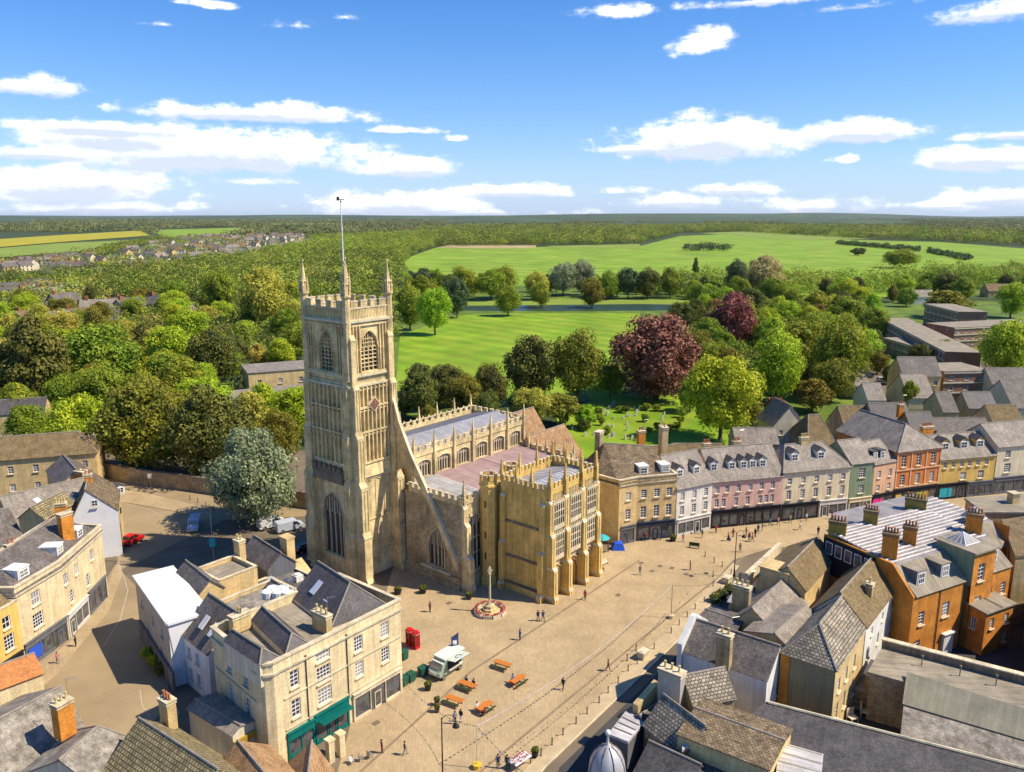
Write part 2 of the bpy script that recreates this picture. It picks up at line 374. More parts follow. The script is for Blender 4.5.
def dormer(parent, F, x, y, z, w=1.3, h=1.3, dep=2.2, mat='w_white', roofm='slate', pitch=.45, flat=False, nx=2, ny=2):
    """front at local y, sitting on slope; F frame of roof front"""
    a = MB(); D = dep
    a.box(F, x - w / 2, x + w / 2, y + .02, y + D, z - .3, z + h)
    if flat: a.box(F, x - w / 2 - .15, x + w / 2 + .15, y - .12, y + D, z + h, z + h + .14, 1)
    else:
        g = pitch * w / 2 + .12
        a.poly([F(x - w / 2, y + .02, z + h), F(x + w / 2, y + .02, z + h), F(x, y + .02, z + h + pitch * w / 2)])
        e = .15
        for sx in (-1, 1):
            q = [F(x, y - .15, z + h + pitch * (w / 2 + e) + .05), F(x, y + D, z + h + pitch * (w / 2 + e) + .05), F(x + sx * (w / 2 + e), y + D, z + h + .03), F(x + sx * (w / 2 + e), y - .15, z + h + .03)]
            a.slab(q, .09, 1)
    a.box(F, x - w / 2 - .04, x + w / 2 + .04, y - .03, y + .015, z - .1, z + h + .01, 2)
    d = a.build('dormer', [mat, roofm, 'w_white'], parent)
    f, g, s = win_mesh(w * .78, h * .86, nx, ny, 'frame_white', 'glass')
    M = chain_inv(d); lo = M @ F(x - w * .39, y - .10, z + .05)
    o = inst('window', f, d, lo, F.ang - ROOTANG(d)); 
    pm = MB(); W = w * .78; Hh = h * .86
    pm.poly([F(x - w * .39 + .05, y - .05, z + .1), F(x + w * .39 - .05, y - .05, z + .1), F(x + w * .39 - .05, y - .05, z + .05 + Hh - .05), F(x - w * .39 + .05, y - .05, z + .05 + Hh - .05)])
    pm.build('pane', 'glass', d)
    return d

def gable_roof(parent, F, W, D, ze, rise, mat, axis='x', hip0=0, hip1=0, ov=.3, th=.14, rid='ridge', wallmb=None, wm=0, off=0, name='roof'):
    """two slopes; ridge along x (axis 'x') or y; hip0/hip1 hip lengths at each end (0 = gable)"""
    a = MB()
    if axis == 'x': G = F; w, d = W, D
    else:
        G = Fr(F(W, 0), math.degrees(F.ang) + 90); w, d = D, W
    mid = d / 2 + off; zr = ze + rise
    s0 = rise / mid; s1 = rise / (d - mid); o0 = ov
    e0 = ov if not hip0 else ov; e1 = ov
    xr0 = hip0 if hip0 else -ov * .6; xr1 = w - hip1 if hip1 else w + ov * .6
    xa = -ov if hip0 else -ov * .6; xb = w + ov if hip1 else w + ov * .6
    zl0 = ze - s0 * ov; zl1 = ze - s1 * ov
    up = .1
    a.slab([G(xa, -ov, zl0 + up), G(xb, -ov, zl0 + up), G(xr1, mid, zr + up), G(xr0, mid, zr + up)], th)
    a.slab([G(xb, d + ov, zl1 + up), G(xa, d + ov, zl1 + up), G(xr0, mid, zr + up), G(xr1, mid, zr + up)], th)
    if hip0: a.slab([G(xa, d + ov, zl1 + up), G(xa, -ov, zl0 + up), G(xr0, mid, zr + up)], th)
    if hip1: a.slab([G(xb, -ov, zl0 + up), G(xb, d + ov, zl1 + up), G(xr1, mid, zr + up)], th)
    a.tube([G(xr0, mid, zr + up + .02), G(xr1, mid, zr + up + .02)], .13, 6, 1)
    if hip0:
        a.tube([G(xa, -ov, zl0 + up + .02), G(xr0, mid, zr + up + .02)], .1, 5, 1); a.tube([G(xa, d + ov, zl1 + up + .02), G(xr0, mid, zr + up + .02)], .1, 5, 1)
    if hip1:
        a.tube([G(xb, -ov, zl0 + up + .02), G(xr1, mid, zr + up + .02)], .1, 5, 1); a.tube([G(xb, d + ov, zl1 + up + .02), G(xr1, mid, zr + up + .02)], .1, 5, 1)
    o = a.build(name, [mat, rid], parent)
    if wallmb is not None:
        if not hip0: wallmb.poly([G(0, d, ze), G(0, 0, ze), G(0, mid, zr)], wm)
        if not hip1: wallmb.poly([G(w, 0, ze), G(w, d, ze), G(w, mid, zr)], wm)
    return o, G, mid

def house(name, label, cat, O, deg, W, D, ze, rise=2.5, wall='ashlar', roof='slate', axis='x', hip=(0, 0), wins=(), group=None, ov=.25, flat=False, parapet=0, fm='frame_white', gm='glass', off=0, z0=-.3, corn=0, walls=None, par_m='trim', th=.14, rid='ridge'):
    """wins: (side, z, h, w, xs or n, nx, ny)"""
    F = Fr((O[0], O[1], 0), deg)
    t = thing(name, label, cat, F.o, F.ang, group)
    sides = [F.side(k, W, D) for k in range(4)]; Ls = [W, D, W, D]
    holes = {0: [], 1: [], 2: [], 3: []}; todo = []
    for q in wins:
        k, z, h, w, xs = q[:5]; nx = q[5] if len(q) > 5 else 2; ny = q[6] if len(q) > 6 else 4
        if isinstance(xs, int): xs = [Ls[k] * (i + .5) / xs - w / 2 for i in range(xs)]
        for x in xs:
            if x < .15 or x + w > Ls[k] - .15 or z + h > ze + parapet - .05: continue
            holes[k].append((x, x + w, z, z + h)); todo.append((k, x, z, w, h, nx, ny))
    a = MB(); top = ze + (parapet if parapet else 0)
    mats = [wall] if walls is None else list(walls)
    for k in range(4): facade(a, sides[k], 0, Ls[k], z0, top, holes[k], m=0 if walls is None else k)
    if parapet:
        for k in range(4):
            Q = sides[k]; a.poly([Q(Ls[k] - .3, .3, ze - .1), Q(.3, .3, ze - .1), Q(.3, .3, top), Q(Ls[k] - .3, .3, top)])
            a.box(Q, -.08, Ls[k] + .08, -.08, .36, top + .002 * k, top + .14 + .002 * k, len(mats))
        mats = mats + [par_m]
    if corn:
        for k in ((0, 1, 3) if corn == 1 else (0, 1, 2, 3)):
            a.box(sides[k], -.2, Ls[k] + .2, -.22, -.01, ze - .45 + .003 * k, ze - .2 + .003 * k, len(mats))
        mats = mats + ['trim']
    if flat:
        r = MB(); e = .35 if parapet else -.2
        if parapet: r.box(F, .302, W - .302, .302, D - .302, ze - .25, ze)
        else: r.box(F, -.25, W + .25, -.25, D + .25, ze, ze + .22)
        r.build('roof', roof, t)
    else:
        if parapet: gable_roof(t, Fr(F(.32, .32), deg), W - .64, D - .64, ze - .1, rise, roof, axis, hip[0], hip[1], 0, th, rid, a, 0, off)
        else: gable_roof(t, F, W, D, ze, rise, roof, axis, hip[0], hip[1], ov, th, rid, a, 0, off)
    a.build('wall', mats, t)
    for k, x, z, w, h, nx, ny in todo: window(t, sides[k], x, z, w, h, nx, ny, fm, gm)
    t['_F'] = 0; del t['_F']
    return t, F, sides

def ridge_house(name, label, r1, r2, zr, hw, ze, ext=(0, 0), **k):
    """house from its ridge line (world points), half width and eave height; front = viewer's side"""
    a, b = Vector(r1), Vector(r2); d = (b - a); d.z = 0; L = d.length; u = d / L; n = Vector((-u.y, u.x, 0))
    h0 = hw[0] if isinstance(hw, tuple) else hw; h1 = hw[1] if isinstance(hw, tuple) else hw
    O = a - n * h0 - u * ext[0]; W = L + ext[0] + ext[1]
    return house(name, label, 'building', (O.x, O.y), math.degrees(math.atan2(u.y, u.x)), W, h0 + h1, ze, zr - ze, off=h0 - (h0 + h1) / 2, **k)

def shopfront(parent, F, x0, x1, z1=3.1, n=3, frame='w_black', door=1, fascia=.65, dep=.14, blind=None, gm='shopglass', text=None, tm='frame_white', stall=.5):
    """projecting shop front: fascia, pilasters, stall riser; glazing behind"""
    a = MB(); d = dep
    a.box(F, x0, x1, -d - .06, -.005, z1 - fascia, z1); a.box(F, x0 - .05, x1 + .05, -d - .22, -.004, z1, z1 + .12)
    w = x1 - x0; 
    for x in (x0, x1 - .22): a.box(F, x, x + .22, -d - .02, -.006, 0, z1 - fascia)
    cells = [(x0 + .22 + (w - .44) * i / n, x0 + .22 + (w - .44) * (i + 1) / n) for i in range(n)]
    for i, (p, q) in enumerate(cells):
        if i: a.box(F, p - .05, p + .05, -d, -.007, 0, z1 - fascia)
        if i != door: a.box(F, p + .05, q - .05, -d - .01, -.008, 0, stall)
    o = a.build('shopfront', frame, parent)
    g = MB()
    for i, (p, q) in enumerate(cells): g.poly([F(p, -.05, .05), F(q, -.05, .05), F(q, -.05, z1 - fascia), F(p, -.05, z1 - fascia)])
    g.build('shop_window', gm, o)
    if 0 <= door < n:
        p, q = cells[door]; m = (p + q) / 2; b = MB()
        b.box(F, m - .5, m - .4, -.12, -.06, .05, 2.15); b.box(F, m + .4, m + .5, -.12, -.06, .05, 2.15); b.box(F, m - .4, m + .4, -.12, -.06, 2.05, 2.15); b.box(F, m - .4, m + .4, -.12, -.06, .05, .3)
        b.build('door', frame, parent)
    if text:
        pass
    return o

def sign_text(parent, F, x, z, s, size, mat, y=-.23, name='lettering', flip=False):
    cu = bpy.data.curves.new(name, 'FONT'); cu.body = s; cu.size = size; cu.align_x = 'CENTER'; cu.align_y = 'CENTER'; cu.extrude = .012
    cu.materials.append(MT(mat))
    o = bpy.data.objects.new(name, cu)
    dg = bpy.context.evaluated_depsgraph_get(); me = bpy.data.meshes.new_from_object(o); bpy.data.objects.remove(o)
    ob = bpy.data.objects.new(name, me); COL.objects.link(ob); ob.parent = parent
    M = chain_inv(parent)
    ob.location = M @ F(x, y, z); ob.rotation_euler = (rad(90), 0, F.ang - ROOTANG(parent))
    return ob

def arch_pts(w, h, spring, n=7, k=1.0):
    """pointed arch outline from left spring to right spring, relative x 0..w"""
    R = w * k; pts = []
    apex = h
    for i in range(n + 1):
        t = i / n; x = w / 2 * t
        cx = R; yy = math.sqrt(max(R * R - (R - x) ** 2, 0)); full = math.sqrt(max(R * R - (R - w / 2) ** 2, 1e-6))
        pts.append((x, spring + (apex - spring) * yy / full))
    return pts + [(w - x, z) for x, z in pts[-2::-1]]

def gothic(parent, wallmb, F, x, z, w, h, spring=None, lights=3, transoms=(), rev=.45, m=0, gm='leaded', tm='trim', bar=.12, tracery=True, louvre=0, k=1.0, hood=True):
    """spandrels + reveal for a pointed opening cut at hole (x,x+w,z,z+h), with mullions and glass"""
    spring = h * .62 if spring is None else spring
    pts = arch_pts(w, h, spring, 7, k); mid = len(pts) // 2
    for i in range(len(pts) - 1):
        (xa, za), (xb, zb) = pts[i], pts[i + 1]
        wallmb.poly([F(x + xa, 0, z + za), F(x + xb, 0, z + zb), F(x + xb, 0, z + h), F(x + xa, 0, z + h)] if True else 0, m)
        wallmb.poly([F(x + xa, 0, z + za), F(x + xa, rev, z + za), F(x + xb, rev, z + zb), F(x + xb, 0, z + zb)], m)
    g = MB(); g.poly([F(x, rev - .03, z)] + [F(x + w, rev - .03, z)] + [F(x + a, rev - .03, z + b) for a, b in reversed(pts)])
    t = MB()
    def ztop(xx):
        for i in range(len(pts) - 1):
            if pts[i][0] <= xx <= pts[i + 1][0] + 1e-6:
                a, b = pts[i], pts[i + 1]; return a[1] + (b[1] - a[1]) * (xx - a[0]) / max(b[0] - a[0], 1e-6)
        return spring
    for i in range(1, lights):
        xx = w * i / lights; t.box(F, x + xx - bar / 2, x + xx + bar / 2, rev - .25, rev - .04, z, z + ztop(xx) - .02)
    for q in transoms: t.box(F, x + .003, x + w - .003, rev - .22, rev - .05, z + q - bar / 2, z + q + bar / 2)
    if tracery:
        lw = w / lights
        for i in range(lights):      # cusped heads of each light
            for sx in (0, 1):
                c = x + lw * (i + .5); e = x + lw * (i + sx)
                p = [F(e, rev - .2, z + spring - .55), F((c + e) / 2 + (e - c) * .22, rev - .2, z + spring - .15), F(c, rev - .2, z + spring + .1)]
                t.tube(p, bar * .42, 4)
        for i in range(lights * 2 - 1):
            xx = w * (i + 1) / (2 * lights); zt = ztop(xx)
            if i % 2 == 0 and zt > spring + .5: t.box(F, x + xx - bar * .35, x + xx + bar * .35, rev - .2, rev - .06, z + spring + .1, z + zt - .03)
    n = int(h / louvre) if louvre else 0
    for j in range(1, n):
        zz = j * louvre
        if zz < spring: xa, xb = 0.02, w - .02
        else:
            c = [q[0] for q in pts[:mid + 1] if q[1] >= zz]; xa = (min(c) if c else w / 2); xb = w - xa
        if xb - xa > .2: t.box(F, x + xa, x + xb, rev - .3, rev - .08, z + zz - louvre * .1, z + zz + louvre * .1)
    # moulded surround
    if hood:
        s = [F(x - .08, -.05, z)] + [F(x + a + (-.08 if i < mid else (.08 if i > mid else 0)), -.05, z + b + .08) for i, (a, b) in enumerate(pts)] + [F(x + w + .08, -.05, z)]
        t.tube(s, .1, 4)
    o = t.build('window', tm, parent)
    g.build('pane', gm, o)
    return o

def battle(mb, F, x0, x1, y, z, base=.7, mer=.7, w=.9, gap=.7, th=.4, m=0, cap=1):
    L = x1 - x0; n = max(1, round((L + gap) / (w + gap))); k = L / (n * (w + gap) - gap); w *= k; gap *= k
    mb.box(F, x0, x1, y, y + th, z, z + base, m)
    for i in range(n):
        a = x0 + i * (w + gap); mb.box(F, a, a + w, y + .001, y + th - .001, z + base, z + base + mer, m); mb.box(F, a - .05, a + w + .05, y - .06, y + th + .06, z + base + mer, z + base + mer + .12, cap)
        if i < n - 1: mb.box(F, a + w + .051, a + w + gap - .051, y - .06, y + th + .06, z + base, z + base + .1, cap)

def pinnacle(mb, p, w=.5, h=4, m=0, deg=0, shaft=.45, crock=True):
    F = Fr((p[0], p[1], p[2]), deg); s = h * shaft; a = w / 2
    mb.box(F, -a, a, -a, a, 0, s, m); mb.box(F, -a * 1.35, a * 1.35, -a * 1.35, a * 1.35, s, s + .18 * w * 2, m)
    t = h - s; z = s + .3 * w
    mb.hexa([F(-a, -a, z), F(a, -a, z), F(a, a, z), F(-a, a, z), F(-.03, -.03, h), F(.03, -.03, h), F(.03, .03, h), F(-.03, .03, h)], m)
    if crock:
        n = max(3, int(t / (w * .9)))
        for i in range(n):
            f = (i + .5) / n; r = a * (1 - f) + .03; zz = z + (h - z) * f
            for sx, sy in ((1, 1), (-1, 1), (1, -1), (-1, -1)):
                c = w * .13; mb.box(F, sx * (r + c * .5) - c, sx * (r + c * .5) + c, sy * (r + c * .5) - c, sy * (r + c * .5) + c, zz - c, zz + c, m)
        mb.box(F, -w * .22, w * .22, -w * .22, w * .22, h - .05, h + w * .35, m)
# ------------------------------------------------------------------ the church
CH = Fr((-24.6, 118.1, 0), 50.5); CA = 50.5
church = thing('parish_church', 'stone parish church with tall pinnacled tower, battlemented nave and ochre porch', 'church', CH.o, CH.ang)

def lead_roof(name, quad, mat, parent, n=12, ridge=None):
    """sheet roof with standing seams running up the slope from edge 0-1 to edge 3-2"""
    a = MB(); a.slab(quad, .15)
    q = [Vector(p) for p in quad]
    for i in range(1, n):
        f = i / n; p = q[0].lerp(q[1], f) + Vector((0, 0, .03)); r = q[3].lerp(q[2], f) + Vector((0, 0, .03))
        a.tube([p, r], .045 if not isinstance(mat, list) else .13, 4, 0 if not isinstance(mat, list) else 1)
    return a.build(name, mat, parent)

# tower -------------------------------------------------------------
TX = 9.0; TY = 10.8; TWs = [TX, TY, TX, TY]; ZP = 41.6
tb = MB()
TS = [CH.side(k, TX, TY) for k in range(4)]
stages = [(0, 16.6, 0), (16.6, 32.2, .12), (32.2, ZP, .3)]
arch_holes = []
for k in range(4):
    TW = TWs[k]
    for (a, b, ins) in stages:
        Q = Fr(TS[k](0, ins), math.degrees(TS[k].ang))
        hs = []
        if a == 0 and k == 3: hs = [(2.9, 7.9, 3.2, 13.8)]
        if a > 30: hs = [(TW / 2 - 1.7, TW / 2 + 1.7, 33.6, 39.8)]
        facade(tb, Q, ins, TW - ins, a, b, hs, rev=.65)
        for h in hs: arch_holes.append((Q, h))
    # string courses
    for z, o in ((16.5, .25), (31.4, .22), (32.9, .12), (ZP - .3, .2)):
        tb.box(TS[k], -.1, TW + .1, -o, .4, z + .004 * k, z + .35 + .004 * k, 1)
tb.prism([TS[k](0.5, .5) for k in range(4)], ZP - .8, ZP - .6)
tower = tb.build('tower', ['church_stone', 'trim'], church)
# blank panel tracery between the buttresses
tr = MB()
for k in (0, 1, 2, 3):
    Q = TS[k]; TW = TWs[k]
    # middle stage ribs
    n = 7; x0 = 1.7; x1 = TW - 1.7
    for i in range(n + 1):
        x = x0 + (x1 - x0) * i / n
        tr.box(Q, x - .12, x + .12, -.30, .16, 19.3, 31.3)
    for z in (24.0, 19.0, 27.9): tr.box(Q, x0 - .2, x1 + .2, -.36, .15, z + .003 * k, z + .28 + .003 * k)
    for i in range(n):
        x = x0 + (x1 - x0) * (i + .5) / n; h = (x1 - x0) / n / 2
        for z in (31.0, 27.6, 23.7):
            tr.tube([Q(x - h + .1, -.16, z - .7), Q(x - h * .5, -.16, z - .2), Q(x, -.16, z), Q(x + h * .5, -.16, z - .2), Q(x + h - .1, -.16, z - .7)], .12, 4)
    # battered plinth band under the middle stage
    tr.hexa([Q(1.5, -.5, 16.9), Q(TW - 1.5, -.5, 16.9), Q(TW - 1.5, .2, 16.9), Q(1.5, .2, 16.9), Q(1.5, -.1, 19.0), Q(TW - 1.5, -.1, 19.0), Q(TW - 1.5, .2, 19.0), Q(1.5, .2, 19.0)])
    # belfry ribs beside the opening
    for x in (1.3, 1.9, 2.5, TW - 2.5, TW - 1.9, TW - 1.3):
        tr.box(Q, x - .1, x + .1, .0, .35, 33.4, 40.9)
        tr.box(Q, x - .17, x + .17, -.02, .35, 37.0, 37.25)
    tr.box(Q, 1.0, TW - 1.0, .02, .34, 40.7, 41.0); tr.box(Q, 1.0, TW - 1.0, -.02, .34, 33.25, 33.5)
    # lower stage slender ribs on the market side
    if k == 0:
        for x in (2.7, 4.5, 6.3): tr.box(Q, x - .1, x + .1, -.1, .1, 4, 16.4)
        tr.box(Q, 1.5, 7.5, -.18, .1, 3.6, 3.9); tr.box(Q, 1.5, 7.5, -.16, .1, 9.6, 9.85)
        for x in (2.2, 4.0, 5.8): tr.tube([Q(x - .5, -.05, 16.0), Q(x + .5, -.05, 16.35), Q(x + 1.5, -.05, 16.0)], .1, 4)
tr.build('panel_tracery', 'church_stone', tower)
for Q, h in arch_holes:
    wm = MB()
    if h[2] > 30: gothic(tower, wm, Q, h[0], h[2], h[1] - h[0], h[3] - h[2], 3.6, 4, (1.9,), rev=.5, gm='frame_dark', tm='church_stone', louvre=.62, bar=.15)
    else: gothic(tower, wm, Q, h[0], h[2], h[1] - h[0], h[3] - h[2], 7.2, 4, (), rev=.6, gm='leaded', tm='trim', bar=.17)
    wm.build('window_arch', 'church_stone', tower)
q_ = MB(); Q = TS[3]; q_.box(Q, 1.7, 9.1, -.75, -.02, 15.9, 17.3); q_.hexa([Q(1.7, -.75, 17.3), Q(9.1, -.75, 17.3), Q(9.1, -.02, 17.3), Q(1.7, -.02, 17.3), Q(1.7, -.5, 17.8), Q(9.1, -.5, 17.8), Q(9.1, -.02, 18.6), Q(1.7, -.02, 18.6)])
for i in range(6): q_.box(Q, 1.9 + i * 1.22, 2.6 + i * 1.22, -.8, -.3, 17.8, 18.6)
q_.build('weathered_ledge', 'trim_dark', tower)
# diamond clock on the market side
ck = MB(); Q = TS[0]
for r, y, m in ((1.2, -.46, 0), (.98, -.52, 1)): 
    c = (4.5, 28.4); ck.mesh([Q(c[0] - r, y, c[1]), Q(c[0], y, c[1] - r), Q(c[0] + r, y, c[1]), Q(c[0], y, c[1] + r), Q(c[0] - r, .1, c[1]), Q(c[0], .1, c[1] - r), Q(c[0] + r, .1, c[1]), Q(c[0], .1, c[1] + r)], [(0, 1, 2, 3), (0, 4, 5, 1), (1, 5, 6, 2), (2, 6, 7, 3), (3, 7, 4, 0)], m)
ck.build('clock_face', ['trim', 'red_dark'], tower)
ck = MB(); ck.box(Q, 4.45, 4.55, -.58, -.54, 28.4, 29.0); ck.box(Q, 4.5, 4.9, -.58, -.545, 28.36, 28.44); ck.build('clock_hand', 'gold', tower)
# clasping buttresses, stepped, two per corner
for k in range(4):
    TW = TWs[k]; KD = 1.0 if k % 2 == 0 else .42
    for end in (0, 1):
        bt = MB(); Q = TS[k]; a, b = (.0, 1.5) if end == 0 else (TW - 1.5, TW)
        w = [(0, 1.0, 2.5, .1), (1.0, 8.5, 2.15, .0), (8.5, 16.6, 1.75, .05), (16.6, 24.5, 1.3, .1), (24.5, 32.0, .85, .18), (32.0, 39.5, .5, .25)]
        for i, (z0, z1, d, c) in enumerate(w):
            d *= KD; nd = w[i + 1][2] * KD if i + 1 < len(w) else .1
            bt.box(Q, a + c, b - c, -d, .3, z0, z1 - .7)
            bt.hexa([Q(a + c, -d, z1 - .7), Q(b - c, -d, z1 - .7), Q(b - c, .3, z1 - .7), Q(a + c, .3, z1 - .7), Q(a + c, -nd, z1), Q(b - c, -nd, z1), Q(b - c, .3, z1), Q(a + c, .3, z1)], 0)
            bt.box(Q, a + c - .06, b - c + .06, -d - .08, .3, z1 - .85, z1 - .7, 1)
            if i in (2, 3, 4):
                zz = (z1 - .9); bt.box(Q, (a + b) / 2 - .09, (a + b) / 2 + .09, -d - .1, -d + .05, z0 + .4, zz, 0)
                for xx in (a + c + .1, b - c - .1): bt.box(Q, xx - .08, xx + .08, -d - .1, -d + .05, z0 + .4, zz, 0)
                if i < 4: bt.box(Q, a + c, b - c, -d - .11, -d + .02, zz - .35, zz, 0)
        bt.build('buttress', ['church_stone', 'trim'], tower)
# parapet, pinnacles
pp = MB()
for k in range(4):
    Q = TS[k]; TW = TWs[k]
    pp.box(Q, .6, TW - .6, .05, .45, ZP + .004 * k, ZP + .25 + .004 * k, 1)
    if k % 2 == 0 or True:
        n = 26
        for i in range(n):
            x = .8 + (TW - 1.6) * i / (n - 1); pp.box(Q, x - .09, x + .09, .12, .38, ZP + .25, ZP + 1.75)
        pp.box(Q, .7, TW - .7, .3, .36, ZP + .2, ZP + 1.7)
    pp.box(Q, .6, TW - .6, .05, .45, ZP + 1.75, ZP + 1.98, 1)
    for i in range(4):
        x = 1.1 + i * (TW - 3.45) / 3; pp.box(Q, x, x + 1.25, .08, .42, ZP + 1.98, ZP + 2.85); pp.box(Q, x - .07, x + 1.32, .02, .48, ZP + 2.85, ZP + 3.0, 1)
pp.build('parapet', ['church_stone', 'trim'], tower)
rf = MB(); rf.prism([TS[k](.45, .45) for k in range(4)], ZP - .5, ZP + .3); rf.build('tower_roof', 'lead', tower)
for (x, y) in ((0.35, .35), (TX - .35, .35), (TX - .35, TY - .35), (.35, TY - .35)):
    p = MB(); c = CH(x, y, 32.5)
    for z0, z1, r in ((32.5, 45.2, .62), (45.2, 45.5, .8)): p.lathe(CH(x, y, 0), [(r, z0), (r, z1)], 8)
    p.lathe(CH(x, y, 0), [(.5, 45.5), (.46, 47.0), (.62, 47.1), (.4, 47.4), (.03, 50.3)], 8)
    for j in range(4):
        a = math.pi / 4 + j * math.pi / 2 + CH.ang; q = CH(x, y, 0) + Vector((math.cos(a) * .58, math.sin(a) * .58, 45.3)); pinnacle(p, q, .28, 2.6, 0, CA, .4, False)
    for j in range(7):
        z = 47.5 + j * .38; r = .4 * (1 - j / 7.5)
        for a in range(4):
            an = a * math.pi / 2 + CH.ang; q = CH(x, y, 0) + Vector((math.cos(an) * (r - .02), math.sin(an) * (r - .02), z)); p.box(Fr(q, CA), -.12, .12, -.12, .12, q.z - .08, q.z + .08)
    p.box(Fr(CH(x, y), CA), -.16, .16, -.16, .16, 50.15, 50.5)
    p.build('pinnacle', ['church_stone', 'trim'], tower)
# flagpole with gilded vane, standing inside the near parapet
fp = MB(); b = CH(.9, 1.2, 0); fp.tube([b + Vector((0, 0, ZP)), b + Vector((0, 0, 50)), b + Vector((0, 0, 59.2))], [.16, .13, .06], 8); pole = fp.build('flagpole', 'frame_white', tower)
fp = MB(); fp.lathe(b, [(.0, 58.9), (.16, 59.05), (.0, 59.3)], 8); fp.box(Fr(b, 20), -.55, .5, -.03, .03, 59.3, 59.42); fp.box(Fr(b, 20), -.6, -.2, -.02, .02, 59.2, 59.75); fp.build('weathervane', 'iron', pole)

# great spur buttress on the market side, over the aisle's west wall
sp = MB(); G = Fr(CH(7.9, 0), CA)
prof = [(0.0, 33.5), (-.4, 32.0), (-.9, 28.5), (-2.2, 24.6), (-4.6, 20.0), (-7.8, 15.2), (-11.0, 10.0), (-13.8, 5.4), (-14.4, 4.4), (-14.4, 3.2), (-13.7, 3.6), (-10.7, 9.0), (-7.8, 13.5), (-5.4, 16.6), (-3.2, 18.0), (-1.2, 16.8), (-.0, 16.8)]
th = .42
A = [G(0, y, z) for y, z in prof]; B = [G(th, y, z) for y, z in prof]
n = len(prof); sp.poly(A[::-1]); sp.poly(B)
for i in range(n): sp.poly([A[i], A[(i + 1) % n], B[(i + 1) % n], B[i]], 0)
for i in range(8):      # coping stones
    (y0, z0), (y1, z1) = prof[i], prof[i + 1]
    sp.hexa([G(-.07, y0, z0 + .02), G(-.07, y1, z1 + .02), G(th + .07, y1, z1 + .02), G(th + .07, y0, z0 + .02), G(-.07, y0, z0 + .3), G(-.07, y1, z1 + .3), G(th + .07, y1, z1 + .3), G(th + .07, y0, z0 + .3)], 1)
sp.build('spur_buttress', ['church_stone', 'trim'], church)

# nave ---------------------------------------------------------------
N0, N1, NY0, NY1, NZ = 10.0, 39.0, -2.6, 10.4, 18.6
nv = MB(); NF = Fr(CH(N0, NY0), CA); NL = N1 - N0; NW = NY1 - NY0
NS = [NF.side(k, NL, NW) for k in range(4)]
bays = 6; bw = (NL - .6) / bays; ch = []
for i in range(bays):
    x = .3 + bw * (i + .5); ch.append((x - 1.55, x + 1.55, 14.9, 17.7))
facade(nv, NS[0], 0, NL, 0, NZ, ch, rev=.5)
for k in (1, 2, 3): facade(nv, NS[k], 0, [NL, NW][k % 2], 0, NZ)
nave = None
wm = MB()
for k in (0, 2):
    for i in range(bays + 1):
        x = .3 + bw * i
        nv.box(NS[k], x - .22, x + .22, -.45, .0, 13, NZ)
nave = nv.build('nave', ['church_stone', 'trim'], church)
for h in ch: wm = MB(); gothic(nave, wm, NS[0], h[0], h[2], 3.1, 2.8, 2.0, 5, (), rev=.4, tm='trim', bar=.14, k=.62); wm.build('window_arch', 'church_stone', nave)
pr = MB()
for k in range(4): battle(pr, NS[k], 0, [NL, NW][k % 2], -.18 + .003 * k, NZ, .75, .75, .85, .75, .32)
for k in (0, 2):
    for i in range(bays + 1): pinnacle(pr, NS[k](.3 + bw * i, -.25, NZ - .2), .42, 4.2, 0, CA, .42, False)
for k in (0, 2):                # pierced gables between merlons, seen along the far side
    for i in range(bays * 3):
        x = .3 + bw / 3 * (i + .5); pr.poly([NS[k](x - .5, .02, NZ + 1.5), NS[k](x + .5, .02, NZ + 1.5), NS[k](x, .02, NZ + 2.1)]); 
pr.build('parapet', ['church_stone', 'trim'], nave)
rz = NZ + .2
lead_roof('roof', [NF(.2, .4, rz), NF(NL - .2, .4, rz), NF(NL - .2, NW / 2, rz + 1.3), NF(.2, NW / 2, rz + 1.3)], 'lead', nave, 44)
lead_roof('roof', [NF(NL - .2, NW - .4, rz), NF(.2, NW - .4, rz), NF(.2, NW / 2, rz + 1.3), NF(NL - .2, NW / 2, rz + 1.3)], 'lead', nave, 44)

# south aisle ----------------------------------------------------------
AX0, AX1, AY0, AY1, AZ = 8.4, 38.0, -15.0, -2.6, 13.9
AF = Fr(CH(AX0, AY0), CA); AL = AX1 - AX0; AW = AY1 - AY0
ASd = [AF.side(k, AL, AW) for k in range(4)]
av = MB()
h1 = [(1.1, 4.7, 2.6, 11.8), (6.0, 9.2, 2.6, 11.8)]
facade(av, ASd[0], 0, AL, 0, AZ, h1, rev=.6)
h3 = [(5.2, 8.6, 2.6, 8.6)]
# west wall: ASd[3] runs from far (y1) to near (y0)
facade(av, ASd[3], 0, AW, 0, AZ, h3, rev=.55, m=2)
facade(av, ASd[1], 0, AW, 0, AZ)
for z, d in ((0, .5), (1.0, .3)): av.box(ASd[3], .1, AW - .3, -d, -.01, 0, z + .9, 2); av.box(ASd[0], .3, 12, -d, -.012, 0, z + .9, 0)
av.box(ASd[3], 3.6, 10.2, -.5, -.011, 2.0, 2.25, 1); 
aisle = av.build('aisle', ['church_stone', 'trim', 'rubble'], church)
wm = MB()
for h in h1: wm = MB(); gothic(aisle, wm, ASd[0], h[0], h[2], h[1] - h[0], 9.2, 7.6, 4, (2.6, 5.2), rev=.55, tm='trim', bar=.17, k=.7); wm.build('window_arch', 'church_stone', aisle)
for h in h3: wm = MB(); gothic(aisle, wm, ASd[3], h[0], h[2], 3.4, 6.0, 3.4, 4, (), rev=.5, tm='trim', bar=.15); wm.build('window_arch', 'rubble', aisle)
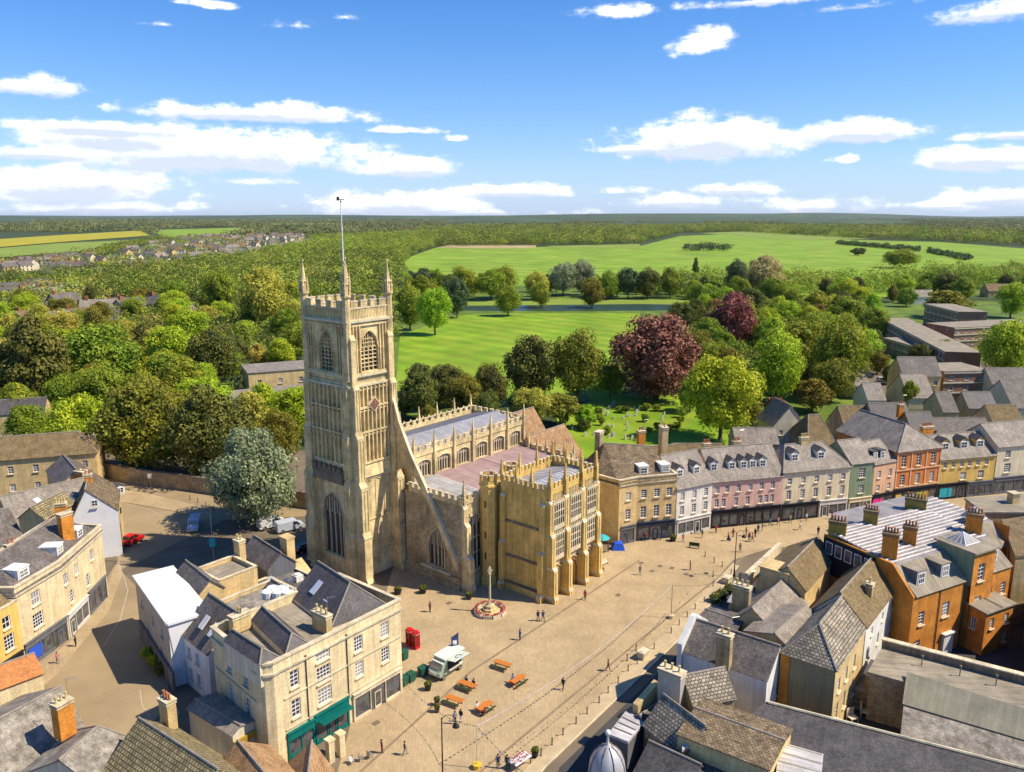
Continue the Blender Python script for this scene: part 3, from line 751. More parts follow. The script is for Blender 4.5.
for x, kd in ((0.0, 1), (4.9, .45), (10.3, 1)):
    b = MB(); Q = ASd[0]
    for z0, z1, d, d2 in ((0, 1.2, 2.0, 1.8), (1.2, 6.0, 1.75, 1.15), (6.0, 11.2, 1.1, .55), (11.2, AZ, .5, .3)):
        d *= kd; d2 *= kd; b.box(Q, x, x + .9, -d, .02, z0, z1 - .6); b.hexa([Q(x, -d, z1 - .6), Q(x + .9, -d, z1 - .6), Q(x + .9, .02, z1 - .6), Q(x, .02, z1 - .6), Q(x, -d2, z1), Q(x + .9, -d2, z1), Q(x + .9, .02, z1), Q(x, .02, z1)], 1)
    pinnacle(b, Q(x + .45, -.15, AZ), .45, 3.9, 0, CA, .4)
    b.build('buttress', ['church_stone', 'trim'], aisle)
pr = MB(); battle(pr, ASd[0], 0, AL, -.15, AZ, .6, .75, .8, .6, .3); battle(pr, ASd[3], 1.0, AW, -.15, AZ, .6, .75, .8, .6, .3); battle(pr, ASd[1], 0, AW, -.15, AZ, .6, .75, .8, .6, .3)
for i in range(7): pinnacle(pr, ASd[1](i * AW / 6, .1, AZ), .4, 3.4, 0, CA, .4, False)
pr.build('parapet', ['church_stone', 'trim'], aisle)
lead_roof('roof', [AF(.3, .3, AZ + .1), AF(6.8, .3, AZ + .1), AF(6.8, AW, AZ + .85), AF(.3, AW, AZ + .85)], 'lead_pale', aisle, 14)
lead_roof('roof', [AF(6.8, .3, AZ + .1), AF(AL - .3, .3, AZ + .1), AF(AL - .3, AW, AZ + .85), AF(6.8, AW, AZ + .85)], 'copper_pink', aisle, 2)

# porch ----------------------------------------------------------------
PX0, PX1, PY0, PY1, PZ = 13.8, 26.9, -27.1, -18.4, 16.6
PF = Fr(CH(PX0, PY0), CA); PL = PX1 - PX0; PW = PY1 - PY0
PS = [PF.side(k, PL, PW) for k in range(4)]
pv = MB()
ph = []
bay = PL / 3
for i in range(3):
    c = bay * (i + .5)
    pass
ph += [(bay * 1.5 - 1.2, bay * 1.5 + 1.2, .0, 4.6), (bay * .5 - 1.1, bay * .5 + 1.1, 1.6, 4.8), (bay * 2.5 - 1.1, bay * 2.5 + 1.1, 1.6, 4.8)]
facade(pv, PS[0], 0, PL, 0, PZ, ph, rev=.5)
facade(pv, PS[1], 0, PW, 0, PZ); facade(pv, PS[3], 0, PW, 0, PZ); facade(pv, PS[2], 0, PL, 0, PZ)
Q = PS[3]
for z in (5.4, 11.0): pv.box(Q, .7, PW - .7, -.22, -.01, z, z + .35, 2)
pv.box(Q, .3, PW - .3, -.4, -.012, 0, 1.1, 0); pv.box(Q, .3, PW - .3, -.5, -.013, 1.1, 1.3, 2)
pv.mesh([PS[3](0, -.02, PZ), PS[3](PW, -.02, PZ), PS[3](PW * .62, -.02, PZ + .9), PS[3](PW * .38, -.02, PZ + .9), PS[3](0, .3, PZ), PS[3](PW, .3, PZ), PS[3](PW * .62, .3, PZ + .9), PS[3](PW * .38, .3, PZ + .9)], [(0, 1, 2, 3), (0, 3, 7, 4), (2, 1, 5, 6), (3, 2, 6, 7)])
for z in (5.3, 6.2, 10.5, 11.1, 15.4): pv.box(PS[0], .2, PL - .2, -.16, -.01, z, z + .2, 1)
for i in range(1, 8): pv.box(PS[3], PW * i / 8 - .05, PW * i / 8 + .05, -.09, -.005, 1.3, PZ - .2, 0)
porch = pv.build('porch', ['porch_stone', 'trim', 'trim_dark'], church)
for h in ph:
    wm = MB()
    if h[2] == 0: gothic(porch, wm, PS[0], h[0], 0, 2.4, 4.6, 2.9, 2, (), rev=.5, gm='wood_dark', tracery=False, tm='cl_maroon', bar=.1)
    elif h[2] < 3: gothic(porch, wm, PS[0], h[0], h[2], 2.2, 3.2, 2.0, 3, (), rev=.4, k=.7)
    else: gothic(porch, wm, PS[0], h[0], h[2], 1.2, 3.6, 2.9, 2, (1.4,), rev=.4, k=.8, bar=.1, hood=False)
    wm.build('window_arch', 'porch_stone', porch)
for i in range(3):         # projecting oriel windows, two to each bay
    c = bay * (i + .5); Q = PS[0]
    for z0, z1 in ((6.3, 10.3), (11.2, 15.3)):
        o_ = MB(); w = 1.42; d = .75
        o_.hexa([Q(c - w + .3, -.2, z0 - .7), Q(c + w - .3, -.2, z0 - .7), Q(c + w - .3, -.01, z0 - .7), Q(c - w + .3, -.01, z0 - .7), Q(c - w, -d, z0), Q(c + w, -d, z0), Q(c + w, -.01, z0), Q(c - w, -.01, z0)])
        o_.box(Q, c - w, c + w, -d, -.01, z0 + .002, z0 + .7); o_.box(Q, c - w - .05, c + w + .05, -d - .05, -.01, z1, z1 + .3)
        for k in range(6): x = c - w + .07 + (2 * w - .14) * k / 5; o_.box(Q, x - .07, x + .07, -d, -d + .16, z0 + .7, z1)
        for y in (-.5, -.16): o_.box(Q, c - w, c - w + .12, y - .06, y + .06, z0 + .7, z1); o_.box(Q, c + w - .12, c + w, y - .06, y + .06, z0 + .7, z1)
        for z in (z0 + 1.75, z0 + 2.8): o_.box(Q, c - w + .01, c + w - .01, -d + .01, -.02, z, z + .13)
        for k in range(5): x = c - w + .07 + (2 * w - .14) * (k + .5) / 5; o_.tube([Q(x - .22, -d + .05, z1 - .35), Q(x, -d + .05, z1 - .08), Q(x + .22, -d + .05, z1 - .35)], .05, 4)
        for k in range(7): x = c - w + (2 * w) * k / 6; o_.box(Q, x - .09, x + .09, -d - .05, -d + .12, z1 + .3, z1 + .62)
        on = o_.build('oriel_window', 'trim', porch); g_ = MB(); g_.box(Q, c - w + .08, c + w - .08, -d + .09, -.05, z0 + .7, z1 - .01); g_.build('pane', 'leaded', on)
tp = MB()      # carved panels over the whole show front
for i in range(3):
    c = bay * (i + .5)
    for x in (-1.62, 1.62): tp.box(PS[0], c + x - .07, c + x + .07, -.14, 0, 6.3, 15.4)
    for x in np.arange(-1.6, 1.61, .4): tp.box(PS[0], c + x - .05, c + x + .05, -.1, 0, 5.4, 6.2); tp.box(PS[0], c + x - .05, c + x + .05, -.12, 0, 10.6, 11.2); tp.box(PS[0], c + x - .05, c + x + .05, -.1, 0, 15.5, 16.5)
    tp.tube([PS[0](c - 1.5, -.15, 4.6), PS[0](c, -.3, 5.5), PS[0](c + 1.5, -.15, 4.6)], .12, 4)
tp.build('carved_panels', 'trim', porch)
for i in range(4):
    x = bay * i - (.55 if i else .0) + (-.05 if i == 3 else 0); x = min(max(x, 0), PL - 1.0); b = MB(); Q = PS[0]
    for z0, z1, d, d2 in ((0, 1.0, 1.75, 1.6), (1.0, 5.6, 1.55, 1.25), (5.6, 10.8, 1.15, .8), (10.8, 16.0, .75, .4)):
        b.box(Q, x, x + 1.0, -d, -.01, z0, z1 - .45); b.hexa([Q(x, -d, z1 - .45), Q(x + 1.0, -d, z1 - .45), Q(x + 1.0, -.01, z1 - .45), Q(x, -.01, z1 - .45), Q(x, -d2, z1), Q(x + 1., -d2, z1), Q(x + 1., -.01, z1), Q(x, -.01, z1)], 1)
        b.box(Q, x + .4, x + .6, -d - .1, -d + .02, z0 + .5, z1 - .7, 1)
    b.box(Q, x + .25, x + .75, -.6, -.02, 16.0, 18.3); pinnacle(b, Q(x + .5, -.25, 17.2), .5, 3.4, 0, CA, .35)
    b.build('buttress', ['porch_stone', 'trim'], porch)
for x in (0.05, PW - 1.0):
    b = MB(); Q = PS[3]
    for z0, z1, d, d2 in ((0, 1.2, 1.2, 1.0), (1.2, 8, .85, .5), (8, 15.5, .45, .2)):
        b.box(Q, x, x + .9, -d, -.01, z0, z1 - .4); b.hexa([Q(x, -d, z1 - .4), Q(x + .9, -d, z1 - .4), Q(x + .9, -.01, z1 - .4), Q(x, -.01, z1 - .4), Q(x, -d2, z1), Q(x + .9, -d2, z1), Q(x + .9, -.01, z1), Q(x, -.01, z1)], 1)
    b.build('buttress', ['porch_stone', 'trim'], porch)
pr = MB()
for k in range(4): battle(pr, PS[k], 0, [PL, PW][k % 2], -.12 + .003 * k, PZ + .02, .8, .85, .55, .4, .3)
for k in (1, 2, 3):
    for f in (0, .33, .67, 1): 
        if k == 3 and f == 1: continue
        pinnacle(pr, PS[k]([PL, PW][k % 2] * f, .1, PZ + .8), .4, 3.2, 0, CA, .35)
pr.build('parapet', ['porch_stone', 'trim'], porch)
lead_roof('roof', [PF(.3, .3, PZ + .1), PF(PL - .3, .3, PZ + .1), PF(PL - .3, PW / 2, PZ + .7), PF(.3, PW / 2, PZ + .7)], 'lead', porch, 14)
lead_roof('roof', [PF(PL - .3, PW - .3, PZ + .1), PF(.3, PW - .3, PZ + .1), PF(.3, PW / 2, PZ + .7), PF(PL - .3, PW / 2, PZ + .7)], 'lead', porch, 14)
# link between porch and aisle with its battlements, and two stair turrets
lk = MB(); LF = Fr(CH(14.6, -18.4), CA); LS = [LF.side(k, 11.6, 3.4) for k in range(4)]
for k in range(4): facade(lk, LS[k], 0, [11.6, 3.4][k % 2], 0, 15.2)
lk.poly([LF(0, 0, 15.1), LF(11.6, 0, 15.1), LF(11.6, 3.4, 15.1), LF(0, 3.4, 15.1)])
battle(lk, LS[3], 0, 3.4, -.1, 15.2, .6, .7, .6, .5, .3); battle(lk, LS[1], 0, 3.4, -.1, 15.2, .6, .7, .6, .5, .3); battle(lk, LS[2], 0, 11.6, -.1, 15.2, .6, .7, .6, .5, .3)
lk.build('porch_link', ['porch_stone', 'trim'], church)
d = MB(); Q = LS[3]; d.box(Q, 1.3, 2.7, -.08, -.005, .1, 2.6); d.build('door', 'wood_dark', church)
for (x, y, r, z, nm) in ((13.2, -16.3, 1.35, 18.2, 0), (19.8, -15.4, 1.3, 18.0, 1)):
    t = MB(); c = CH(x, y, 0); t.lathe(c, [(r + .25, 0), (r + .25, 1.2), (r, 1.5), (r, 6), (r, 12.0), (r + .05, 12.05), (r, 12.2), (r, z - 2.0), (r + .2, z - 1.9), (r + .2, z - 1.6), (r + .05, z - 1.5), (r + .05, z - .9), (r - .25, z - .9), (r - .25, z - 1.4), (.1, z - 1.4)], 8)
    for j in range(8):
        an = math.pi / 8 + j * math.pi / 4; q = c + Vector((math.cos(an) * r * .9, math.sin(an) * r * .9, z - .9)); T = Fr(q, math.degrees(an) + 90); t.box(T, -.33, .33, -.14, .14, 0, .8, 0); t.box(T, -.38, .38, -.18, .18, .8, .9, 1)
    for zz in (4.5, 8.0, 13.0):
        T = Fr(c, CA); t.box(Fr(c + Vector((-math.cos(rad(67)) * r * .93, -math.sin(rad(67)) * r * .93, 0)), -23 + 0), -.12, .12, -.06, .1, zz, zz + 1.1, 2)
    t.build('stair_turret', ['porch_stone', 'trim', 'leaded'], church)
# chancel and chapels under tiled roofs behind
for (x0, x1, y0, y1, ze, rise, mt) in ((39, 52, 1.0, 9.5, 12.5, 5.6, 'clay_tile'), (38.2, 50, -8.6, .5, 11.2, 5.2, 'clay_tile')):
    g = MB(); F = Fr(CH(x0, y0), CA); W = x1 - x0; D = y1 - y0
    for k in range(4): facade(g, F.side(k, W, D), 0, [W, D][k % 2], 0, ze)
    w = None
    c = None
    holder = MB()
    ro, _, _ = gable_roof(church, F, W, D, ze, rise, mt, 'x', ov=.2, wallmb=g)
    g.build('chancel', 'church_stone', church)
# churchyard-side low building against the porch's far end
# ------------------------------------------------------------------ ground
surf('paving', (.48, .35, .19), tile=(.6, .4), var=.08, mortar=.8, ms=.02, noise=.2, nscale=.16, fine=.14, streak=0, bump=.15)
surf('paving_dark', (.30, .22, .13), tile=(.3, .3), var=.1, noise=.2, nscale=.4, bump=.1)
surf('paving_pale', (.54, .41, .24), tile=(.9, .6), var=.05, mortar=.85, noise=.14, nscale=.3, fine=.1, bump=.1)
surf('road_tan', (.36, .265, .145), noise=.22, nscale=.1, fine=.15, bump=.15)
surf('asphalt', (.075, .07, .065), noise=.25, nscale=.2, fine=.25, bump=.2)
surf('asphalt_grey', (.20, .155, .10), noise=.25, nscale=.15, fine=.2, bump=.2)
surf('earth', (.06, .085, .02), noise=.5, nscale=.05, fine=.3, bump=.3)
surf('grass', (.19, .33, .008), noise=.25, nscale=.035, fine=.15, bump=.2, col2=(.27, .36, .02), stripe=9)
surf('grass_field', (.19, .33, .01), noise=.22, nscale=.012, fine=.08, bump=.1, col2=(.28, .37, .03), stripe=26)
surf('grass_rough', (.10, .17, .015), noise=.35, nscale=.05, fine=.2, bump=.2, col2=(.17, .23, .03))
surf('grass_pale', (.24, .31, .04), noise=.2, nscale=.02, fine=.1, bump=.1)
surf('rape', (.42, .36, .02), noise=.15, nscale=.02, fine=.1, bump=.1)
surf('dry', (.46, .36, .16), noise=.2, nscale=.03, fine=.1, bump=.1)
m, ntw, b = nodes('lake_water'); b.inputs['Base Color'].default_value = (.035, .065, .04, 1); b.inputs['Roughness'].default_value = .35; b.inputs['Specular IOR Level'].default_value = .25
def sheet(name, pts, z, mat, kind='structure', th=0):
    a = MB(); a.poly([(p[0], p[1], z) for p in pts]); o = a.build(name, mat); tag(o, None, None, None, kind); return o
def psheet(name, pix, z, mat): return sheet(name, [at(x, y, z) for x, y in pix], z, mat)
sheet('ground', [(-20000, -300), (20000, -300), (20000, 26000), (-20000, 26000)], 0, 'earth')
sheet('town_ground', [(-110, 30), (140, 30), (150, 165), (20, 170), (-30, 190), (-110, 195)], .01, 'asphalt_grey')
def flat(name, pix, z, mat, grow=0): return psheet(name, pix, z, mat)
flat('market_paving', [(330, 800), (395, 560), (470, 560), (600, 555), (640, 535), (860, 500), (1100, 470), (1100, 490), (860, 540), (820, 545), (770, 548), (733, 560), (683, 618), (530, 772), (510, 800)], .02, 'paving')
flat('pavement', [(495, 800), (527, 767), (680, 618), (733, 563), (738, 566), (697, 622), (545, 767), (518, 800)], .14, 'paving_pale')
sheet('kerb', [at(x, y, 0) for x, y in [(545, 767), (697, 622), (738, 566), (733, 563), (680, 618), (527, 767)]], .03, 'paving_pale')
k = MB(); ks = [at(x, y, 0) for x, y in [(518, 800), (545, 767), (697, 622), (738, 566)]]
for p, q in zip(ks, ks[1:]):
    F_ = Fr(p, ux=(q - p)); k.box(F_, 0, (q - p).length, -.14, .02, -.05, .15)
o = k.build('kerb', 'trim'); tag(o, None, None, None, 'structure')
flat('service_road', [(500, 900), (560, 767), (705, 628), (740, 572), (800, 600), (700, 800), (640, 900)], .03, 'asphalt')
flat('street_paving', [(20, 680), (100, 590), (118, 560), (90, 465), (210, 488), (330, 495), (340, 560), (215, 600), (160, 640), (170, 700), (140, 740), (100, 760), (20, 770)], .03, 'road_tan')
flat('car_park', [(225, 520), (330, 515), (340, 560), (250, 600), (150, 600), (120, 570)], .04, 'asphalt_grey')
flat('yard', [(800, 640), (1100, 600), (1150, 900), (780, 900)], .03, 'asphalt')
# parkland and fields
flat('rough_grass', [(380, 420), (384, 330), (398, 280), (400, 258), (640, 262), (1030, 270), (1030, 296), (760, 300), (700, 320), (650, 350), (600, 400)], .035, 'grass_rough')
flat('rough_grass', [(640, 345), (700, 312), (860, 302), (1060, 300), (1060, 345), (900, 400), (760, 440), (640, 420)], .036, 'grass_rough')
flat('car_park', [(858, 366), (1060, 360), (1060, 395), (890, 400), (850, 385)], .05, 'asphalt_grey')
flat('park_lawn', [(396, 384), (400, 336), (450, 316), (500, 313), (640, 313), (636, 335), (615, 345), (600, 380), (560, 400), (400, 400)], .05, 'grass')
flat('churchyard_lawn', [(560, 450), (556, 412), (600, 398), (640, 392), (740, 400), (730, 452), (700, 470), (600, 470)], .06, 'grass')
flat('lake', [(440, 306), (640, 304), (700, 305), (700, 310), (640, 310.5), (500, 311), (440, 310)], .12, 'lake_water')
flat('water_meadow', [(390, 301), (520, 299), (700, 300), (700, 306), (440, 306), (400, 314)], .08, 'grass_pale')
flat('hay_field', [(404, 262), (412, 256), (436, 247.5), (540, 247), (640, 246), (680, 236), (740, 233.5), (855, 240), (940, 242), (1030, 249), (1030, 263), (980, 268), (900, 290), (700, 288), (470, 286), (412, 275)], .25, 'grass_field')
flat('mown_strip', [(436, 247.5), (450, 245), (536, 245), (536, 248), (480, 248.5)], .5, 'dry')
flat('mown_strip', [(545, 246), (640, 244), (640, 248), (560, 249)], .5, 'grass_pale')
flat('far_field', [(700, 233), (780, 230), (870, 239), (800, 240)], .6, 'grass_pale')
flat('rape_field', [(-60, 243), (60, 235), (140, 230.5), (150, 235.5), (60, 242), (-60, 252)], 1.0, 'rape')
flat('green_field', [(-60, 253), (60, 243), (130, 240), (80, 251), (-60, 262)], .6, 'grass_pale')
flat('far_field', [(150, 230), (245, 227.5), (250, 232), (165, 238)], 1.0, 'grass_field')
flat('far_field', [(-60, 222.5), (20, 221.5), (25, 223), (-60, 224.5)], 3, 'grass_pale')
flat('meadow', [(760, 290), (930, 289), (930, 298), (760, 300)], .15, 'grass_field')
flat('meadow', [(560, 340), (640, 336), (620, 400), (590, 400)], .15, 'grass')
# low distant hills
hm = MB(); nx, ny = 90, 14
vs_ = []
for j in range(ny):
    for i in range(nx):
        x = -17000 + 34000 * i / (nx - 1); y = 5200 + 14000 * j / (ny - 1)
        hh = max(0, (y - 5200) / 14000) ; z = -2 + 130 * min(1, hh * 2.2) * (.45 + .75 * mnoise.noise(Vector((x * .00022, y * .00016, 3)))) 
        vs_.append((x, y, z))
hm.mesh(vs_, [(j * nx + i, j * nx + i + 1, (j + 1) * nx + i + 1, (j + 1) * nx + i) for j in range(ny - 1) for i in range(nx - 1)])
surf('town_green', (.14, .16, .06), noise=.3, nscale=.03, fine=.1, bump=0)
surf('hill', (.05, .09, .035), noise=.6, nscale=.0012, fine=.1, bump=0, col2=(.10, .13, .04))
o = hm.build('hills', 'hill', smooth=True); tag(o, None, None, None, 'structure')

# footways along the lane, with kerbs
for pix in ([(118, 560), (122, 575), (108, 612), (84, 640), (58, 672), (38, 690), (34, 670), (72, 640), (98, 606), (113, 572)], [(100, 486), (150, 494), (200, 506), (214, 516), (205, 520), (180, 512), (130, 503), (96, 500)], [(150, 735), (172, 700), (180, 712), (168, 742)]):
    P_ = [at(x, y, .12) for x, y in pix]; k = MB(); k.poly(P_)
    for p, q2 in zip(P_, P_[1:] + P_[:1]): k.poly([p, q2, Vector((q2.x, q2.y, 0)), Vector((p.x, p.y, 0))])
    o = k.build('pavement', 'paving'); tag(o, None, None, None, 'structure')

for pts in ([(360, 772), (470, 672), (640, 560)], [(470, 780), (640, 640), (745, 556)]):
    P_ = [at(x, y, .035) for x, y in pts]; k = MB()
    for p, q2 in zip(P_, P_[1:]):
        d = (q2 - p).normalized() * .16; n_ = Vector((-d.y, d.x, 0)); k.poly([p - n_, q2 - n_, q2 + n_, p + n_])
    o = k.build('drain_channel', 'paving_dark'); tag(o, None, None, None, 'structure')
# ------------------------------------------------------------------ helpers for the town
def gpt(x, y): p = at(x, y, 0); return (p.x, p.y)
def dist2(a, b): return math.hypot(b[0] - a[0], b[1] - a[1])

def row_house(name, label, pa, pb, D, ze, rise, **k):
    a, b = gpt(*pa), gpt(*pb)
    return house(name, label, 'shop', a, math.degrees(math.atan2(b[1] - a[1], b[0] - a[0])), dist2(a, b), D, ze, rise, **k)

def rauto(name, label, r1, r2, zr, e, pitch=.9, ext=(0, 0), hw=None, front=True, cat='building', **k):
    """house laid out from its ridge (two survey pixels at height zr) and one eave pixel"""
    a, b = at(*r1, zr), at(*r2, zr)
    u = (b - a).normalized(); n = Vector((-u.y, u.x, 0)); best = None
    for i in range(5, 140):
        ze = zr - i * .05; c = at(*e, ze); h = (c - a).dot(n)
        r = abs((zr - ze) - pitch * abs(h))
        if best is None or r < best[0]: best = (r, ze, h)
    _, ze, h = best
    w = abs(h); other = hw if hw is not None else w
    h0, h1 = (w, other) if h < 0 else (other, w)
    # keep both eaves level
    O = a - n * h0 - u * ext[0]
    return house(name, label, cat, (O.x, O.y), math.degrees(math.atan2(u.y, u.x)), (b - a).length + ext[0] + ext[1], h0 + h1, ze, zr - ze, off=h0 - (h0 + h1) / 2, **k)

def polyhouse(name, label, cat, pts, ze, ridge, wall, roof, wins=(), parapet=0, group=None, flat=False, corn=False, z0=-.3, th=.14, wm=None):
    """pts: footprint listed left to right as seen from outside (front first), ridge: list of 3D points"""
    t = thing(name, label, cat, pts[0]); n = len(pts); a = MB(); fs = []
    for i in range(n):
        p, q = pts[i], pts[(i + 1) % n]; F = Fr((p[0], p[1], 0), ux=(q[0] - p[0], q[1] - p[1])); Ln = dist2(p, q); fs.append((F, Ln)); hs = []
        for w in wins:
            if w[0] == i:
                for x in w[4]: hs.append((x, x + w[3], w[1], w[1] + w[2]))
        facade(a, F, 0, Ln, z0, ze + parapet, hs)
        if parapet: a.box(F, -.12, Ln + .12, -.15, .35, ze + parapet + .003 * i, ze + parapet + .2 + .003 * i, 1); a.box(F, -.1, Ln + .1, -.22, -.008, ze - .35 + .003 * i, ze - .1 + .003 * i, 1); a.box(F, .1, Ln - .1, .2, .3, ze - .1, ze + parapet, 0)
        elif corn: a.box(F, -.1, Ln + .1, -.25, -.008, ze - .4 + .003 * i, ze - .12 + .003 * i, 1)
    a.build('wall', [wall if wm is None else wm, 'trim'], t)
    r = MB()
    if flat: r.poly([(p[0], p[1], ze) for p in pts])
    elif ridge:
        cen = Vector((sum(p[0] for p in pts) / n, sum(p[1] for p in pts) / n, 0)); ov = [] 
        for p in pts:
            d = Vector((p[0], p[1], 0)) - cen; d = d.normalized() * .3; ov.append(Vector((p[0] + d.x, p[1] + d.y, ze + .02)))
        R = [Vector(q) for q in ridge]
        near = [min(range(len(R)), key=lambda j: (R[j].xy - v.xy).length) for v in ov]
        for i in range(n):
            j = (i + 1) % n
            if near[i] == near[j]: r.slab([ov[i], ov[j], R[near[i]]], th)
            else: r.slab([ov[i], ov[j], R[near[j]]], th); r.slab([ov[i], R[near[j]], R[near[i]]], th)
        for p, q in zip(R, R[1:]): r.tube([p + Vector((0, 0, .03)), q + Vector((0, 0, .03))], .13, 6, 1)
    r.build('roof', [roof, 'ridge'], t)
    for w in wins:
        F = fs[w[0]][0]
        for x in w[4]: window(t, F, x, w[1], w[3], w[2], w[5] if len(w) > 5 else 2, w[6] if len(w) > 6 else 4)
    return t, fs

def roof_at(t, F, W, D, ze, rise, off, x, y, dz=0):
    mid = D / 2 + off
    z = ze + rise * (y / mid if y <= mid else (D - y) / (D - mid)); return F(x, y, z + dz)

def pipe(t, F, x, z0, z1, y=-.09, mat='frame_dark', r=.06):
    a = MB(); a.tube([F(x, y, z0), F(x, y, z1)], r, 6); a.tube([F(x, y, z1), F(x, y, z1 + .25)], [r * 1.2, r * 2.2], 6); a.build('drainpipe', mat, t)

# ------------------------------------------------------------------ the shop row on the far side of the market place
U = 4.6
t, F, sd = row_house('shop_house', 'white rendered house with two roof dormers, between honey stone corner house and pink shops', (675, 537), (710, 529), 10, 9.3, 4.7, wall='w_white', roof='slate_light', wins=[(0, 4.0, 1.7, .95, 3, 2, 4), (0, 6.7, 1.6, .95, 3, 2, 4)], ov=.35)
WA = dist2(gpt(675, 537), gpt(710, 529))
shopfront(t, F, .3, WA - .2, 3.2, 4, 'w_shopwhite', 2)
for x in (1.7, 5.6): dormer(t, F, x, 1.5, 10.75, 1.5, 1.5, 2.4, roofm='slate', pitch=.8)
pa, pb = (710.2, 528.6), (780, 521.5); WB = dist2(gpt(*pa), gpt(*pb))
t, F, sd = row_house('shop_house', 'long pale pink house above a black shop front, five dormers in its grey roof', pa, pb, 10, 9.3, 4.7, wall='w_pink', roof='slate_light', wins=[(0, 4.1, 1.6, .9, [.6, 2.0, 4.6, 7.0, 9.6, 10.9, 12.1], 2, 4), (0, 6.8, 1.5, .9, [.6, 2.6, 5.0, 7.4, 9.8, 12.1], 2, 4)], ov=.35, group=None)
shopfront(t, F, .1, WB - .1, 3.4, 8, 'w_black', 3, fascia=.75)
for x in (.9, 4.6, 7.0, 8.9, 11.0): dormer(t, F, x, 1.5, 10.75, 1.5, 1.5, 2.4, roofm='slate', pitch=.8)
for x in (3.0, 9.5): chimney(t, F(x, 8.8, 12.2), 1.5, .8, 1.6, 17, 4, 'ashlar', 'pot')
pa, pb = (780.2, 521.4), (846.5, 514); WC_ = dist2(gpt(*pa), gpt(*pb))
t, F, sd = row_house('shop_house', 'white hip roofed house with one black and one white shop front, beside green house', pa, pb, 10, 9.9, 3.6, wall='w_cream', roof='slate_light', hip=(3.2, 3.2), wins=[(0, 4.2, 1.9, 1.0, 5, 2, 4), (0, 7.2, 1.3, 1.0, 5, 2, 3)], ov=.4)
for n_ in ('w_white',): pass
shopfront(t, F, .1, WC_ * .55, 3.3, 3, 'w_black', 1); shopfront(t, F, WC_ * .57, WC_ - .2, 3.3, 3, 'w_shopwhite', 0, fascia=.9)
for x in (3.4, 9.2): dormer(t, F, x, 1.8, 11.2, 1.7, 1.5, 2.4, pitch=.8)
chimney(t, F(7.4, 5.0, 13.2), 1.6, .8, 1.5, 17, 4, 'ashlar', 'pot_cream')
pa, pb = (847, 514), (870, 511); WD = dist2(gpt(*pa), gpt(*pb))
t, F, sd = row_house('shop_house', 'narrow sage green house with a cream shop fascia, between white and peach houses', pa, pb, 9, 10.2, 3.4, wall='w_green', roof='slate_light', wins=[(0, 4.0, 1.7, 1.5, 1, 3, 4), (0, 7.2, 2.0, 1.5, 1, 3, 4)])
shopfront(t, F, .1, WD - .1, 3.1, 2, 'w_cream', 1, fascia=.8)
pa, pb = (870.2, 511), (892, 506.4); WE = dist2(gpt(*pa), gpt(*pb))
t, F, sd = row_house('shop_house', 'narrow peach house with small dark dormers and a magenta window display', pa, pb, 9, 9.6, 3.2, wall='w_peach', roof='slate_light', wins=[(0, 3.9, 1.3, .9, 2, 2, 3), (0, 6.6, 1.5, .9, 2, 2, 4)])
shopfront(t, F, .1, WE - .05, 3.2, 3, 'w_black', 2)
m_ = MB(); m_.box(F, .4, 2.9, -.12, -.04, .6, 2.3); m_.build('window_display', 'magenta', t)
for x in (1.0, 3.0): dormer(t, F, x, .9, 10.2, 1.2, 1.6, 2.4, mat='w_black', flat=True)
pa, pb = (892.2, 506.3), (936, 500); WF = dist2(gpt(*pa), gpt(*pb))
t, F, sd = row_house('shop_house', 'tall orange painted house with arched windows under a pale hipped roof', pa, pb, 17, 11.5, 4.0, wall='w_paint_orange', roof='slate_light', axis='y', hip=(4.2, 0), wins=[(0, 4.2, 2.3, 1.25, 3, 2, 4), (0, 8.0, 2.6, 1.25, 3, 2, 4)], ov=.4)
for k in range(4):
    q = MB(); x = [.0, WF * .333 - .15, WF * .667 - .15, WF - .3][k]; q.box(F, x + .01, x + .3, -.1, -.006, 3.6, 11.3); q.build('pilaster', 'w_peach', t)
for z in (3.7, 7.3, 11.0): q = MB(); q.box(F, 0, WF, -.2, -.02, z, z + .25); q.build('cornice', 'w_peach', t)
shopfront(t, F, .1, WF - .1, 3.3, 5, 'w_black', 2)
for x, c in ((.5, 'yellow_paint'), (5.9, 'lime'), (7.6, 'gold')): m_ = MB(); m_.box(F, x, x + 1.4, -.12, -.04, .6, 2.3); m_.build('window_display', c, t)
pa, pb = (936.3, 500), (991, 494.5); WG = dist2(gpt(*pa), gpt(*pb))
t, F, sd = row_house('shop_house', 'yellow house with a pale roof of three dormers, right of the tall orange house', pa, pb, 10, 8.7, 3.6, wall='w_yellow', roof='slate_light', wins=[(0, 3.9, 1.7, 1.5, [4.2 + 1, 9.6], 3, 3), (0, 6.7, 1.3, .95, [.8, 2.8, 4.9, 6.8, 8.8, 11.0], 2, 3)], ov=.35)
shopfront(t, F, .1, WG * .52, 3.3, 3, 'w_black', 2); shopfront(t, F, WG * .54, WG - .1, 3.2, 4, 'w_shopgrey', 1)
m_ = MB(); m_.box(F, .5, 3.4, -.12, -.04, .5, 2.4); m_.build('window_display', 'turquoise', t)
for x in (2.4, 7.0, 11.0): dormer(t, F, x, 1.8, 10.0, 1.9, 1.6, 2.4, mat='w_yellow', pitch=.8)
chimney(t, F(3.4, 8.4, 10.6), 2.8, 1.0, 2.6, 17, 6, 'brick', 'pot')
t, F, sd = row_house('shop_house', 'plain yellow house at the right end of the row, white sash windows over dark shops', (992, 494.5), (1075, 486), 10, 10.4, 3.6, wall='w_cream', roof='slate_light', wins=[(0, 4.6, 2.0, 1.7, [2.2, 9, 14], 4, 4), (0, 7.8, 1.6, 1.3, [2.2, 9.2, 14], 2, 4)], ov=.35)
